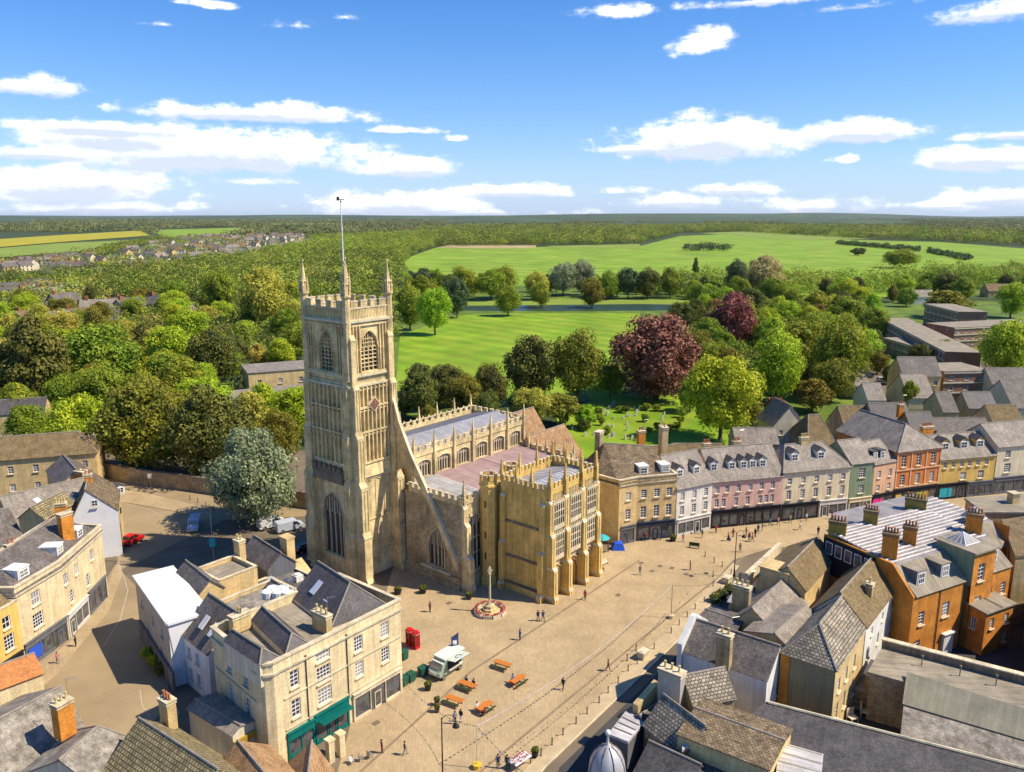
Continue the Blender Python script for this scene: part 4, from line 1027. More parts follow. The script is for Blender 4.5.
shopfront(t, F, .1, 18, 3.6, 7, 'w_shopgrey', 3, fascia=.8)
for n_, x, s_ in (('x', 1, 1),): pass
# honey stone corner house
pts = [(22.2, 134.5), (29.5, 136.4), (26.6, 147.5), (13.5, 145.0), (15.0, 136.0), (18.7, 132.6)]
t, fs = polyhouse('corner_house', 'honey stone corner house with stone tiled roof, right of the church porch', 'house', pts, 11.2, [at(604, 443, 16.0), at(650, 446, 15.4)], 'ashlar', 'stone_tile', wins=[(0, 4.3, 2.2, 1.15, [.7, 3.2, 5.6], 2, 4), (0, 8.0, 1.6, 1.15, [.7, 3.2, 5.6], 2, 4), (5, 4.4, 2.0, 1.1, [1.5], 2, 4), (5, 8.0, 1.5, 1.1, [1.5], 2, 4)], corn=True, parapet=.7)
shopfront(t, fs[0][0], .1, 7.4, 3.4, 3, 'w_navy', 1); shopfront(t, fs[5][0], .6, 3.6, 3.3, 2, 'w_shopgrey', 0)
for x in (1.6, 5.8): dormer(t, fs[0][0], x, 1.2, 12.1, 1.7, 1.3, 2.4, flat=True, roofm='w_white')
chimney(t, at(599, 448, 14.5), 1.9, 1.0, 3.2, 60, 0, 'rubble', 'pot', 3)
chimney(t, at(663, 445, 14.0), 2.0, 1.2, 3.6, 100, 2, 'ashlar', 'pot', 3); chimney(t, at(641, 441, 14.8), 1.4, .9, 2.0, 17, 2, 'brick', 'pot', 2)
# low range between the corner house and the porch
house('low_house', 'low stone house with a stone tiled roof, tucked behind the honey stone corner house', 'house', (19.0, 148.5), 14, 16, 8, 8.0, 3.6, wall='rubble', roof='stone_tile_brown')

# ------------------------------------------------------------------ roofs behind the row
def back(label, x0, x1, y, zr, e, wall='rubble', roof='stone_tile_brown', pitch=.85, y2=None, **k):
    kk = dict(ov=.25, wins=[(0, 3.2, 1.2, 1.1, 3, 2, 2)]); kk.update(k)
    return rauto('back_house', label, (x0, y), (x1, y if y2 is None else y2), zr, e, pitch, wall=wall, roof=roof, **kk)
back('long low building with a brown tiled roof, behind the white and pink shops', 672, 722, 444, 10.5, (700, 451), roof='stone_tile_brown')
back('grey roofed workshop behind the pink shops, left of the pale pointed gable', 733, 775, 428, 9.5, (745, 436), roof='slate_light')
t, F, sd = house('back_house', 'small building with a pale pointed gable, behind the white hip roofed house', 'building', tuple(at(772, 447, 0).xy), 8, 8.5, 9, 5.5, 5.0, axis='y', wall='w_stonewhite', roof='slate_light', wins=[(0, 3.0, 1.3, 1.0, 2, 2, 2)])
back('brown roofed house with a low hipped roof, behind the white hip roofed house', 800, 828, 415, 9.5, (800, 431), roof='stone_tile_brown', hip=(2, 2))
back('broad tan tiled roof of a hall, behind the sage green house', 838, 872, 406, 10.5, (830, 432), roof='stone_tile_brown')
back('wide building with a dark slate roof, left behind the orange house', 868, 905, 403, 11.5, (868, 425), roof='slate')
t, F, sd = back('dark slate roofed house with one orange chimney, behind the orange house', 905, 930, 412, 11.5, (905, 430), roof='slate')
chimney(t, at(900, 411, 11.5), 1.3, .9, 1.6, 17, 2, 'brick', 'pot')
back('long slate roof behind the yellow house with three dormers', 930, 985, 418, 9.5, (935, 434), roof='slate_mid')
t, F, sd = back('beige house with tall side chimneys among grey roofs, above the yellow house', 935, 950, 392, 12, (930, 412), roof='slate_mid', wall='ashlar')
t, F, sd = back('gabled brown roofed house, behind the yellow house at the end of the row', 985, 1015, 405, 11, (980, 425), roof='stone_tile_brown', wall='ashlar')
back('grey roofed house with a pale gable, far right behind the row', 1000, 1040, 380, 11, (1002, 396), roof='slate_mid', wall='w_stonewhite', axis='x')
back('dark roofed house with small rooflights, between the brown gables', 962, 990, 392, 10, (960, 408), roof='slate')
back('pale roofed house among trees, left of the flat roofed flats', 862, 880, 383, 10, (862, 400), roof='slate_light', wall='w_cream')
t, F, sd = back('tall beige gabled house with a steep grey roof, below the flat roofed flats', 897, 935, 357, 14, (894, 376), roof='slate_mid', wall='ashlar', wins=[(0, 3.0, 1.4, 1.2, 4, 2, 2), (0, 6, 1.4, 1.2, 4, 2, 2)], pitch=1.0)
back('lower beige house with a pale stone gable, in front of the tall beige house', 900, 925, 374, 9.5, (905, 388), roof='slate_light', wall='ashlar_cream')
back('small white walled house with a hipped grey roof, beside the car park', 850, 868, 371, 8.5, (852, 380), roof='slate_light', wall='w_white', hip=(2, 2))
back('long grey roofed terrace at the right edge, right of the tall beige house', 985, 1060, 368, 11, (985, 384), roof='slate_mid', wall='w_cream')
# flat roofed brown and white flats
def flats(label, a, b, D, h, st=3, z=0):
    pa, pb = at(*a, h), at(*b, h); W_ = (pb - pa).length; dg = math.degrees(math.atan2(pb.y - pa.y, pb.x - pa.x))
    ws = []
    for s in range(st): ws.append((0, 1.0 + s * (h - .6) / st, 1.3, 1.6, max(2, int(W_ / 4.2)), 3, 2)); ws.append((3, 1.0 + s * (h - .6) / st, 1.3, 1.4, 2, 2, 2))
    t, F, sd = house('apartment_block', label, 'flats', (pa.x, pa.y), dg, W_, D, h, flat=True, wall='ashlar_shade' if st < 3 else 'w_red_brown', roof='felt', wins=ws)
    q = MB()
    for s in range(st): z_ = (s + 1) * (h - .6) / st; q.box(F, -.25, W_ + .25, -.3, -.02, z_ + .05, z_ + .45); 
    q.build('fascia', 'w_stonewhite', t)
    return t
flats('long flat roofed block of flats with white bands, running diagonally behind the trees', (880, 318), (945, 352), 12, 9)
flats('flat roofed block of brown brick flats, right end with a beige lower wall', (945, 372), (990, 371), 14, 10)
flats('flat roofed flats at the upper right, long pale roof edge', (955, 328), (1080, 322), 16, 9)
flats('small flat roofed block with a red brown top storey, above the long diagonal flats', (925, 304), (958, 312), 14, 11)
flats('low flat roofed block at the left of the flats', (884, 338), (915, 347), 12, 6, 2)
back('grey gabled roofs of a hall, behind the flats', 905, 932, 290, 9, (902, 297), roof='slate_light', wall='w_white')
back('pair of brown roofed houses beyond the flats, near the meadow', 985, 1020, 284, 9, (985, 291), roof='stone_tile_brown', wall='ashlar')

# ------------------------------------------------------------------ corner building with the teal shop
pts = [(-23.9, 75.1), (-13.4, 88.2), (-22.2, 95.3), (-33.5, 81.6), (-26.3, 74.4), (-25.4, 73.9), (-24.5, 74.2)]
t, fs = polyhouse('corner_building', 'cream stone building with rounded corner and teal shop front, beside the red phone boxes', 'building', pts, 11.2, None, 'ashlar_cream', 'felt', parapet=.9, flat=True,
    wins=[(0, 4.7, 2.1, 1.15, [.9], 2, 4), (0, 8.2, 2.0, 1.15, [.9], 2, 4), (0, 4.4, 1.9, 1.9, [4.3], 4, 4), (0, 7.0, 1.9, 1.9, [4.3], 4, 4), (0, 9.6, 1.0, 1.9, [4.3], 4, 2), (0, 5.2, 1.9, 1.25, [9.6, 13.6], 3, 4), (0, 8.4, 1.9, 1.25, [9.6, 13.6], 3, 4),
          (3, 4.7, 2.2, 1.1, [3.2, 7.0], 2, 4), (3, 8.3, 1.9, 1.1, [3.2, 7.0], 2, 4)])
F = fs[0][0]
shopfront(t, F, .1, 3.6, 3.3, 2, 'w_teal', 5, fascia=.9, stall=.7); shopfront(t, F, 3.7, 8.4, 3.5, 3, 'w_teal', 1, fascia=.8, stall=.4)
m_ = MB(); m_.box(F, 3.9, 8.2, -1.3, -.25, 2.75, 2.86); m_.build('awning', 'teal_dark', t)
shopfront(t, F, 9.0, 16.5, 3.4, 3, 'trim', 1, fascia=.5, stall=.35, dep=.2)
for z in (3.75, 7.4): q = MB(); q.box(F, .05, 16.7, -.13, -.02, z, z + .16); q.build('string_course', 'trim', t); q = MB(); q.box(fs[3][0], .1, 9.8, -.13, -.02, z, z + .16); q.build('string_course', 'trim', t)
for x in (2.95, 8.5): pipe(t, F, x, 3.4, 11)
# roofs inside its parapet
def inner(name, a, b, zr, e, roof, hips=(0, 0), pitch=.9, nm='pitched_roof', parent=None, hw=None):
    p, q = at(*a, zr), at(*b, zr); u = (q - p).normalized(); n = Vector((-u.y, u.x, 0)); best = None
    for i in range(5, 140):
        ze = zr - i * .05; c = at(*e, ze); h = (c - p).dot(n); r = abs((zr - ze) - pitch * abs(h))
        if best is None or r < best[0]: best = (r, ze, h)
    _, ze, h = best; w = abs(h); O = p - n * w; FF = Fr((O.x, O.y, 0), ux=u); g = MB()
    L_ = (q - p).length + hips[0] + hips[1]; FF = Fr(FF(-hips[0], 0), math.degrees(FF.ang))
    o, _, _ = gable_roof(parent, FF, L_, 2 * w, ze, zr - ze, roof, 'x', hips[0], hips[1], .05, name=nm, wallmb=g)
    for k in range(4): facade(g, FF.side(k, L_, 2 * w), 0, [L_, 2 * w][k % 2], ze - 2.5, ze)
    g.build('roof_wall', 'w_stonewhite', parent)
    return FF, L_, w, ze
inner('a', (232, 630), (262, 649), 13.2, (222, 641), 'slate', (0, 1.2), parent=t)
inner('b', (262, 607), (292, 634), 13.2, (255, 625), 'slate', (0, 1.4), parent=t)
FF, L_, w_, ze_ = inner('c', (318, 562), (350, 583), 15.0, (296, 601), 'slate', (0, 2.2), parent=t)
for i, (x, y) in enumerate(((316, 588), (330, 596))):
    q = MB(); c = at(x, y, 13.3); G = Fr(c, math.degrees(FF.ang)); q.slab([G(-.5, -.7, -.62 * .9 + .15), G(.5, -.7, -.62 * .9 + .15), G(.5, .7, .62 * .9 + .15), G(-.5, .7, .62 * .9 + .15)], .12); q.build('skylight', 'car_silver', t)
dormer(t, Fr(at(348, 603, 12.0), 51), 0, 0, 0, 1.2, 1.6, 2.5, roofm='lead', flat=True)
chimney(t, at(322, 622, 12.2), 2.6, .8, 1.1, -39, 3, 'ashlar', 'pot_cream', 1); chimney(t, at(240, 622, 12.4), .9, 2.2, 1.0, -39, 2, 'ashlar', 'pot_cream', 1)
q = MB()
for i in range(5): q.lathe(at(268 + i * 5, 598 - (i % 2) * 4, 11.3), [(.7, 0), (.75, .2), (.75, .9), (.55, 1.0), (.5, .9)], 12)
q.build('roof_fan', 'w_cool_white', t)

# ------------------------------------------------------------------ white sheeted building and neighbours
t, F, sd = house('sheeted_building', 'building wrapped in white protective sheeting over its roof and end wall, beside the old lane', 'building', (-51.8, 102.0), -52.4, 16.5, 4.9, 8.5, flat=True, wall='w_grey_render', roof='sheet_white', walls=['w_grey_render', 'sheet_white', 'w_grey_render', 'w_grey_render'], wins=[(0, 2.4, 1.1, .8, [5, 11.5], 2, 2), (0, 5.2, 1.1, .8, [2.5, 8.2, 12.5], 2, 2)])
q = MB(); q.poly([F(16.6, -.1, 8.6), F(16.75, 4.9, 8.6), F(16.7, 3.6, 6.2), F(16.6, .6, 1.8)]); q.box(F, 15.8, 16.9, -.12, 5.0, 8.5, 8.8); q.build('loose_sheet', 'sheet_white', t)
q = MB(); 
for i in range(7): q.box(F, 1 + i * 2.4, 3.2 + i * 2.4, -.35, -.06, 0, 2.6)
q.build('shutter', 'w_shopgrey', t)
t, F, sd = rauto('white_cottage', 'white rendered cottage with two roof windows, between sheeted building and rounded corner building', (209, 594), (236, 612), 10.6, (184, 635), 1.0, cat='house', wall='w_cool_white', roof='slate_mid', wins=[(0, 1.2, 1.5, .9, [1.2, 3.3], 2, 4), (0, 4.1, 1.4, .9, [1.2, 3.3], 2, 4)], hw=2.6)
for x, y in ((204, 623), (213, 631)):
    q = MB(); G = Fr(at(x, y, 8.9), math.degrees(F.ang)); q.slab([G(-.45, -.6, -.45), G(.45, -.6, -.45), G(.45, .6, .75), G(-.45, .6, .75)], .14); q.build('skylight', 'w_cool_white', t)
rauto('slate_roofed_house', 'dark slate roofed house immediately behind the white sheeting', (186, 561), (210, 580), 10.0, (169, 571), .9, cat='house', wall='ashlar', roof='slate_mid')
t, F, sd = rauto('slate_roofed_house', 'small detached slate roofed house beside the car park, dark gable towards the yard', (254, 536), (281, 553), 8.5, (241, 552), .9, cat='house', wall='w_shopgrey', roof='slate_mid')
t = thing('tall_chimney', 'tall beige rendered chimney stack at the foot of the church tower', 'chimney', at(290, 572, 0))
q = MB(); G = Fr(at(289, 572, 4), -39); q.box(G, -.9, .9, -.7, .7, -4, 5.6); q.box(G, -1.0, 1.0, -.8, .8, 5.6, 5.85); q.build('stack', 'ashlar', t)
q = MB(); G = Fr(at(303, 572, 4), -39); q.hexa([G(-1.6, -1, -4), G(1.9, -1, -4), G(1.9, 1, -4), G(-1.6, 1, -4), G(-1.6, -1, 1.6), G(1.9, -1, -.6), G(1.9, 1, -.6), G(-1.6, 1, 1.6)]); q.build('shoulder', 'ashlar', t)
rauto('slate_roofed_house', 'low grey roofed outbuilding between tall beige chimney and corner building', (272, 580), (296, 596), 8.5, (262, 590), .7, cat='outbuilding', wall='ashlar', roof='slate_mid')
house('flat_roofed_annex', 'flat roofed annex with pale gravel roof, behind white cottage', 'annex', (-38.5, 95.5), -39, 9, 9, 7.6, flat=True, wall='ashlar', roof='lichen_felt', parapet=.4)
house('flat_roofed_annex', 'flat roofed stone annex with lumpy tan roof, left of the pale gravel roof', 'annex', (-44.5, 104.5), -39, 6, 6, 8.0, flat=True, wall='ashlar', roof='felt', parapet=.5)
t, F, sd = house('flat_roofed_annex', 'low dark flat roofed annex with roof machinery, beside the car park', 'annex', (-38.0, 106), -39, 10, 8, 5.0, flat=True, wall='w_shopgrey', roof='felt_grey', parapet=.3)
for i, (x, y, w, d, h, c) in enumerate(((2, 2, 1.4, 1, 1.2, 'car_silver'), (4.5, 3, 1.1, 1.1, 1.5, 'steel'), (6.8, 2.2, 1.6, .9, 1.0, 'blue_tarp'), (3.2, 5.4, 1.2, 1.2, .9, 'w_cool_white'), (7.5, 5.0, 1, 1, 1.6, 'steel'))):
    q = MB(); q.box(F, x, x + w, y, y + d, 5.0, 5 + h); q.lathe(F(x + w / 2, y + d / 2, 5 + h), [(min(w, d) * .4, 0), (min(w, d) * .4, .15), (.1, .2)], 10); q.build('air_unit', c, t)
chimney(t, F(-3.5, 1.5, 7.4), 1.5, 1.0, 3.4, -39, 2, 'ashlar', 'pot_cream', 3)

# ------------------------------------------------------------------ left side street
A0, A1, A2 = (-62.3, 92.6), (-61.0, 100.6), (-61.9, 113.4)
pts = [A0, A1, A2, (-71, 114.5), (-71.5, 92.5)]
t, fs = polyhouse('curved_terrace', 'cream stone terrace bending along the left street, white dormers in its slate roof', 'terrace', pts, 10.6, [(-66.8, 96.5, 14.0), (-66.6, 110, 14.0)], 'ashlar_cream', 'slate_mid', parapet=.8,
    wins=[(0, 4.5, 2.0, 1.8, [2.3], 4, 4), (0, 7.6, 1.9, 1.5, [2.5], 3, 2), (1, 4.4, 1.9, 1.1, [1.6, 6.6], 2, 4), (1, 7.6, 1.6, 1.1, [.2 + .3, 3.6, 8.5], 2, 4)])
shopfront(t, fs[0][0], .3, 7.9, 3.4, 3, 'w_shopgrey', 2, fascia=.7); shopfront(t, fs[1][0], .2, 6.2, 3.4, 3, 'w_shopwhite', 0, fascia=.7); shopfront(t, fs[1][0], 6.5, 12.3, 3.6, 3, 'w_shopgrey', 2, fascia=.5)
m_ = MB(); m_.box(fs[0][0], .8, 3.2, -.1, -.03, .7, 2.4); m_.build('window_display', 'blue_tarp', t)
dormer(t, fs[0][0], 3.0, 1.1, 11.5, 1.9, 1.2, 2.4, mat='w_cool_white', flat=True, roofm='w_cool_white'); dormer(t, fs[1][0], 2.6, 1.1, 11.5, 1.7, 1.2, 2.4, mat='w_cool_white', flat=True, roofm='w_cool_white'); dormer(t, fs[1][0], 8.6, 1.1, 11.5, 1.7, 1.2, 2.4, mat='w_cool_white', flat=True, roofm='w_cool_white')
chimney(t, at(66, 528, 13.5), 1.7, 1.1, 2.2, 60, 0, 'brick', 'pot', 2)
t, F, sd = house('yellow_house', 'yellow painted house with arched windows over a dark shop, left of the cream terrace', 'house', (-64.2, 82.0), 78, 10.6, 9, 9.6, 3.2, wall='w_yellow', roof='stone_tile_brown', parapet=.3, wins=[(0, 4.2, 2.1, 1.5, [2, 5, 8], 3, 4), (0, 7.1, 1.6, 1.2, [2.1, 5.1, 8.1], 2, 2)])
shopfront(t, F, .1, 10.4, 3.2, 5, 'w_black', 2)
# white gabled building
ga, gb = at(73, 516, 8.2), at(118, 510, 8.2)
u_ = (gb - ga); W_ = u_.length; dg = math.degrees(math.atan2(u_.y, u_.x))
t, F, sd = house('white_gabled_house', 'white gabled house end-on to the bend of the left street', 'house', (ga.x, ga.y), dg, W_, 12, 8.2, 4.2, wall='sheet_white', off=1.2, roof='stone_tile', axis='y', ov=.15, walls=['sheet_white', 'ashlar', 'w_white', 'ashlar'], wins=[(0, 5.0, 1.5, 1.6, [5.8], 4, 2), (0, 1.8, 1.3, 1.0, [1.8, 6], 2, 2)])
f_, g_, s_ = win_mesh(1.0, 1.1, 2, 2, 'frame_white', 'glass')
window(t, F, W_ / 2 - .5, 9.4, 1.0, 1.1, 2, 2, dep=-.05)
chimney(t, F(W_ * .35, 5.5, 11.6), 1.2, .9, 1.8, dg, 2, 'brick', 'pot')
# long low range below the gable, roofs and chimneys behind the terrace
LB = [('narrow slate roofed house with brick chimney, behind the cream terrace', (15, 545), (48, 520), 13.0, (5, 560), 'slate_mid'),
      ('brown tiled roof with a rooflight, behind the cream terrace', (30, 508), (62, 492), 11.5, (28, 528), 'moss_tile'),
      ('long pale slate roof running under the yellow stone house', (0, 497), (88, 477), 9.5, (10, 516), 'slate_light'),
      ('grey roof with small white gables at the left edge', (-40, 520), (8, 508), 10.5, (-30, 537), 'slate_mid'),
      ('small slate roofed house with orange chimney, below the churchyard wall', (63, 455), (76, 470), 9.5, (55, 482), 'slate_mid')]
for i, (lb, a, b, zr, e, rm) in enumerate(LB):
    t, F, sd = rauto('tiled_house', lb, a, b, zr, e, .8, cat='house', wall='ashlar', roof=rm, wins=[(0, 3.5, 1.2, 1.0, 2, 2, 2)])
    if i == 0: chimney(t, at(12, 555, 11.5), 1.3, .9, 1.6, 60, 2, 'brick', 'pot'); chimney(t, at(62, 517, 12), 1.6, 1.0, 2.2, 20, 4, 'brick', 'pot_cream')
    if i == 1: q = MB(); G = Fr(at(40, 503, 11), math.degrees(F.ang)); q.slab([G(-.6, -.8, -.5), G(.6, -.8, -.5), G(.6, .8, .8), G(-.6, .8, .8)], .14); q.build('skylight', 'w_cool_white', t)
    if i == 4: chimney(t, at(82, 478, 8), 2.2, 1.5, 1.4, -20, 2, 'brick', 'pot')
    if i == 2:
        for x in (10, 17): dormer(t, F, x, .6, 7.5, 1.5, 1.2, 2.0, mat='w_cool_white')
t, F, sd = house('yellow_stone_house', 'two storey yellow stone house with a hipped stone roof, far left below the trees', 'house', tuple(at(-50, 503, 0).xy), 18, 27.5, 10, 8.3, 3.4, wall='ashlar', roof='stone_tile_brown', hip=(4, 4), wins=[(0, 1.2, 1.6, 1.1, 6, 2, 4), (0, 5.0, 1.6, 1.1, 6, 2, 4)], ov=.45)
chimney(t, F(26.2, 5.5, 8.0), 1.2, .9, 2.6, 18, 2, 'ashlar', 'pot_cream')
t, F, sd = house('grey_house', 'plain grey roofed house at the left edge, above the yellow stone house', 'house', tuple(at(-40, 440, 0).xy), 18, 20, 9, 6.0, 3.0, wall='ashlar', roof='slate')

# ------------------------------------------------------------------ bottom left roofs
rauto('orange_roofed_shed', 'low building with a bright orange tiled roof, bottom left beside the yellow house', (-40, 680), (33, 654), 6.3, (36, 675), .5, cat='outbuilding', wall='ashlar_cream', roof='orange_tile', hw=2.0)
t, F, sd = rauto('grey_roofed_house', 'house with a long lichened grey roof and brick chimney, bottom left corner', (-30, 735), (60, 687), 6.6, (42, 679), .45, cat='house', wall='ashlar', roof='lichen_felt', hw=5.2)
chimney(t, at(63, 714, 7.0), 1.7, 1.2, 1.4, 62, 3, 'brick', 'pot_cream', 2.5)
t, F, sd = rauto('grey_roofed_house', 'house with a mottled grey hipped roof, between the brick chimney and the mossy roof', (60, 760), (108, 718), 5.6, (94, 712), .5, cat='house', wall='w_stonewhite', roof='lichen_felt', hip=(0, 1.5), hw=4.0)
t, F, sd = rauto('mossy_roofed_house', 'house with a mossy yellow green stone tiled roof at the bottom edge, white gable wall', (141, 720), (198, 757), 7.0, (102, 766), .85, cat='house', wall='w_white', roof='moss_tile', ext=(.3, 3))
chimney(t, at(168, 712, 6.2), 1.6, 1.0, 1.5, -36, 3, 'ashlar', 'pot', 1.8)
t, F, sd = rauto('low_slate_shop', 'low slate roofed shop with a yellow fascia, below the white cottage', (196, 700), (240, 726), 5.2, (182, 704), .5, cat='shop', wall='w_stonewhite', roof='slate_light', hw=2.4)
q = MB(); q.box(sd[1], 0, 4.4, -.25, -.02, 3.2, 3.9); q.build('fascia', 'gold', t)
rauto('rust_roofed_house', 'house with a rust orange tiled gable roof at the bottom edge, below the teal shop', (238, 742), (268, 778), 5.6, (222, 775), .9, cat='house', wall='w_cream', roof='clay_tile', hw=3.2)
rauto('rust_roofed_house', 'brick orange gabled roof peeking over the bottom edge, nearest the teal shop front', (312, 742), (305, 800), 4.8, (278, 772), .9, cat='house', wall='w_cream', roof='clay_tile', hw=1.8)
t = thing('stone_gate_pier', 'pair of stone gate piers in front of the teal shop', 'gate pier', at(335, 765, 0)); q = MB()
G = Fr(at(330, 765, 0), 50)
for x in (0, 1.4): q.box(G, x, x + .7, 0, .7, 0, 2.6); q.box(G, x - .1, x + .8, -.1, .8, 2.6, 2.8)
q.build('pier', 'ashlar_cream', t)

# ------------------------------------------------------------------ bottom right roofs
t, F, sd = rauto('white_slate_house', 'white rendered house with a smooth slate roof and a beige chimney in its slope', (694.6, 619), (779.7, 646.5), 9.8, (681, 651), .75, cat='house', wall='w_cool_white', roof='slate_mid', wins=[(1, 3.8, 1.4, .9, [3.4], 2, 3)], ov=.12)
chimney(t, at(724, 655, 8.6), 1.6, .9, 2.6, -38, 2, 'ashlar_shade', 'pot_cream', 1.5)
q = MB(); G = sd[3]; q.box(G, -.1, 7.2, -.35, .25, -.1, 8.2); q.hexa([G(-.1, -.35, 8.2), G(7.2, -.35, 8.2), G(7.2, .25, 8.2), G(-.1, .25, 8.2), G(3.2, -.35, 10.4), G(4.0, -.35, 10.4), G(4.0, .25, 10.4), G(3.2, .25, 10.4)]); q.build('gable_parapet', 'w_cool_white', t)
pipe(t, F, 4.6, .5, 7.0)
t, F, sd = rauto('hipped_stone_house', 'house with pale stone tiled hip roof and shade-coloured blank side wall, behind long slate roof', (818, 626), (840, 599), 12.2, (866, 626), 1.0, cat='house', wall='ashlar', roof='stone_tile_pale', hip=(3.0, 0), ext=(2.6, 1), wins=[(0, 2.2, 2.0, .9, [1.4, 4.2, 7.4], 2, 4), (0, 5.6, 1.7, .9, [1.4, 4.2, 7.4], 2, 4)], walls=['ashlar', 'ashlar', 'ashlar', 'w_shaded_render'])  # shade on the blank side wall is put into its darker render colour
q = MB(); q.box(sd[3], -.02, 1.0, -.12, -.01, 0, 9.0); q.build('brick_edge', 'brick', t)
t, F, sd = rauto('brown_roofed_house', 'cream walled house with a steep mossy brown roof, left of the orange brick building', (843, 590), (873.6, 556), 12.6, (902, 580), 1.0, cat='house', wall='w_white', roof='stone_tile_brown', ext=(1.0, 0), wins=[(0, 1.6, 1.5, .9, [3.2, 8.6], 2, 4), (0, 4.4, 1.5, .9, [1.2, 5.6, 10.4], 2, 4), (0, 7.0, 1.1, .9, [2.4, 7, 11.5], 2, 2)])
chimney(t, at(868, 603, 9.6), .8, .8, 2.6, 50, 1, 'ashlar_shade', 'pot_cream', 2)
t, F, sd = rauto('brown_roofed_house', 'brown roofed house with a stone roof block facing the market, left of cream walled house', (789, 566), (818, 537), 12.0, (835, 557), 1.0, cat='house', wall='ashlar', roof='stone_tile_brown', ext=(.5, 0), hw=4.0)
q = MB(); G = Fr(at(783, 575, 10.2), 50); q.box(G, -1.5, 1.5, -1.2, 2.6, -3, .9); q.box(G, -1.65, 1.65, -1.35, 2.75, .9, 1.1); q.build('roof_block', 'ashlar', t)
q = MB(); A_ = F.side(2, 1, 1); q.box(F, 0, 13, 7.6, 8.2, 7.5, 9.6); q.build('parapet', 'trim', t)
t, F, sd = rauto('mauve_slate_house', 'smooth mauve grey roof with pale ridge, right of the white slate roofed house', (754, 607), (783, 580), 10.2, (807, 603), .75, cat='house', wall='ashlar', roof='slate_light', ext=(.5, .5), hw=2.6)
t, F, sd = rauto('mauve_slate_house', 'patched grey roof with a dark valley, between mauve roof and hipped stone roof', (775, 634), (806, 606), 9.8, (823, 612), .6, cat='house', wall='ashlar', roof='slate_light', hw=3.6)
t, F, sd = rauto('lead_roofed_annex', 'small annex with a pale lead roof, beside the street trees and bins', (733, 594), (762, 602), 7.2, (745, 606), .3, cat='annex', wall='rubble', roof='lead', hw=2.4)
chimney(t, at(741, 606, 8.2), 2.2, .9, 2.8, -38, 3, 'ashlar_shade', 'pot_cream', 3)
rauto('slate_roofed_cottage', 'narrow dark roofed cottage with broken parapet, behind the white slate roofed house', (706, 610), (742, 622), 8.0, (712, 606), .6, cat='house', wall='rubble', roof='slate_mid', hw=2.0)

# orange brick building
BF = Fr((50.9, 93.6, 0), 27.5); t = thing('brick_building', 'large orange brick building with a ribbed metal roof, dormers and rows of chimney pots', 'building', BF.o, BF.ang)
BW, BD, BE, BT = 20.5, 14.5, 9.7, 12.6
sds = [BF.side(k, BW, BD) for k in range(4)]
wl = [(1.5, 5.4, 1.9, 1.1), (6.2, 5.4, 2.1, 1.4), (1.2, 1.4, 1.9, 1.1), (15.6, 5.8, 1.8, 1.1), (18.6, 5.8, 1.8, 1.1), (15.6, 1.8, 1.8, 1.1), (18.6, 1.8, 1.8, 1.1)]
a = MB(); facade(a, sds[0], 0, BW, -.3, BE, [(x, x + w, z, z + h) for x, z, h, w in wl])
for k in (1, 2, 3): facade(a, sds[k], 0, BD, -.3, BE)
# side gable walls up to the flat
for k in (3,): a.poly([sds[k](BD, -.01, BE), sds[k](BD, .3, BE), sds[k](BD - 3.4, .3, BT + .3), sds[k](BD - 3.4, -.01, BT + .3)]); a.box(sds[k], 0, BD - 3.4, 0, .35, BE, BT + .3); a.hexa([sds[k](BD - 3.4, 0, BE), sds[k](BD, 0, BE), sds[k](BD, .35, BE), sds[k](BD - 3.4, .35, BE), sds[k](BD - 3.4, 0, BT + .3), sds[k](BD - .2, 0, BE + .15), sds[k](BD - .2, .35, BE + .15), sds[k](BD - 3.4, .35, BT + .3)])
a.build('wall', ['brick'], t)
for x, z, h, w in wl: window(t, sds[0], x, z, w, h, 3 if w > 1.2 else 2, 4)
a = MB(); a.slab([BF(.36, -.25, BE), BF(10.6, -.25, BE), BF(10.6, 3.4, BT), BF(.36, 3.4, BT)], .15); a.slab([BF(15.2, -.25, BE), BF(BW, -.25, BE), BF(BW, 3.4, BT), BF(15.2, 3.4, BT)], .15); a.build('mansard', 'felt', t)
lead_roof('metal_roof', [BF(.36, 3.4, BT), BF(.36, BD, BT + .9), BF(BW, BD, BT + .9), BF(BW, 3.4, BT)][::1], ['metal_sheet', 'lead_pale'], t, 15)
for x in (2.4, 7.2): dormer(t, BF, x, .9, BE + .9, 1.6, 1.8, 2.6, mat='w_shopgrey', flat=True, roofm='felt', nx=3, ny=2); 
dormer(t, BF, 17.6, .9, BE + .9, 1.6, 1.8, 2.6, mat='w_shopgrey', flat=True, roofm='felt', nx=3, ny=2)
a = MB(); G = Fr(BF(10.8, -.6), 27.5); gs = [G.side(k, 4.6, 5.4) for k in range(4)]
facade(a, gs[0], 0, 4.6, 0, 13.6, [(1.2, 2.6, 9.4, 11.9), (1.2, 2.6, 5.2, 7.2)]); facade(a, gs[1], 0, 5.4, 0, 13.6); facade(a, gs[2], 0, 4.6, 0, 13.6); o_ = a.build('stair_tower', 'brick', t)
a = MB(); a.box(gs[3], .01, 5.39, .0, .1, 9, 13.59); a.build('tower_side', 'w_green', o_)
window(t, gs[0], 1.2, 9.4, 1.4, 2.5, 2, 4); window(t, gs[0], 1.2, 5.2, 1.4, 2.0, 2, 4)
a = MB(); a.box(G, -.35, 4.95, -.35, 5.7, 13.6, 13.85); a.build('tower_roof', 'felt', o_)
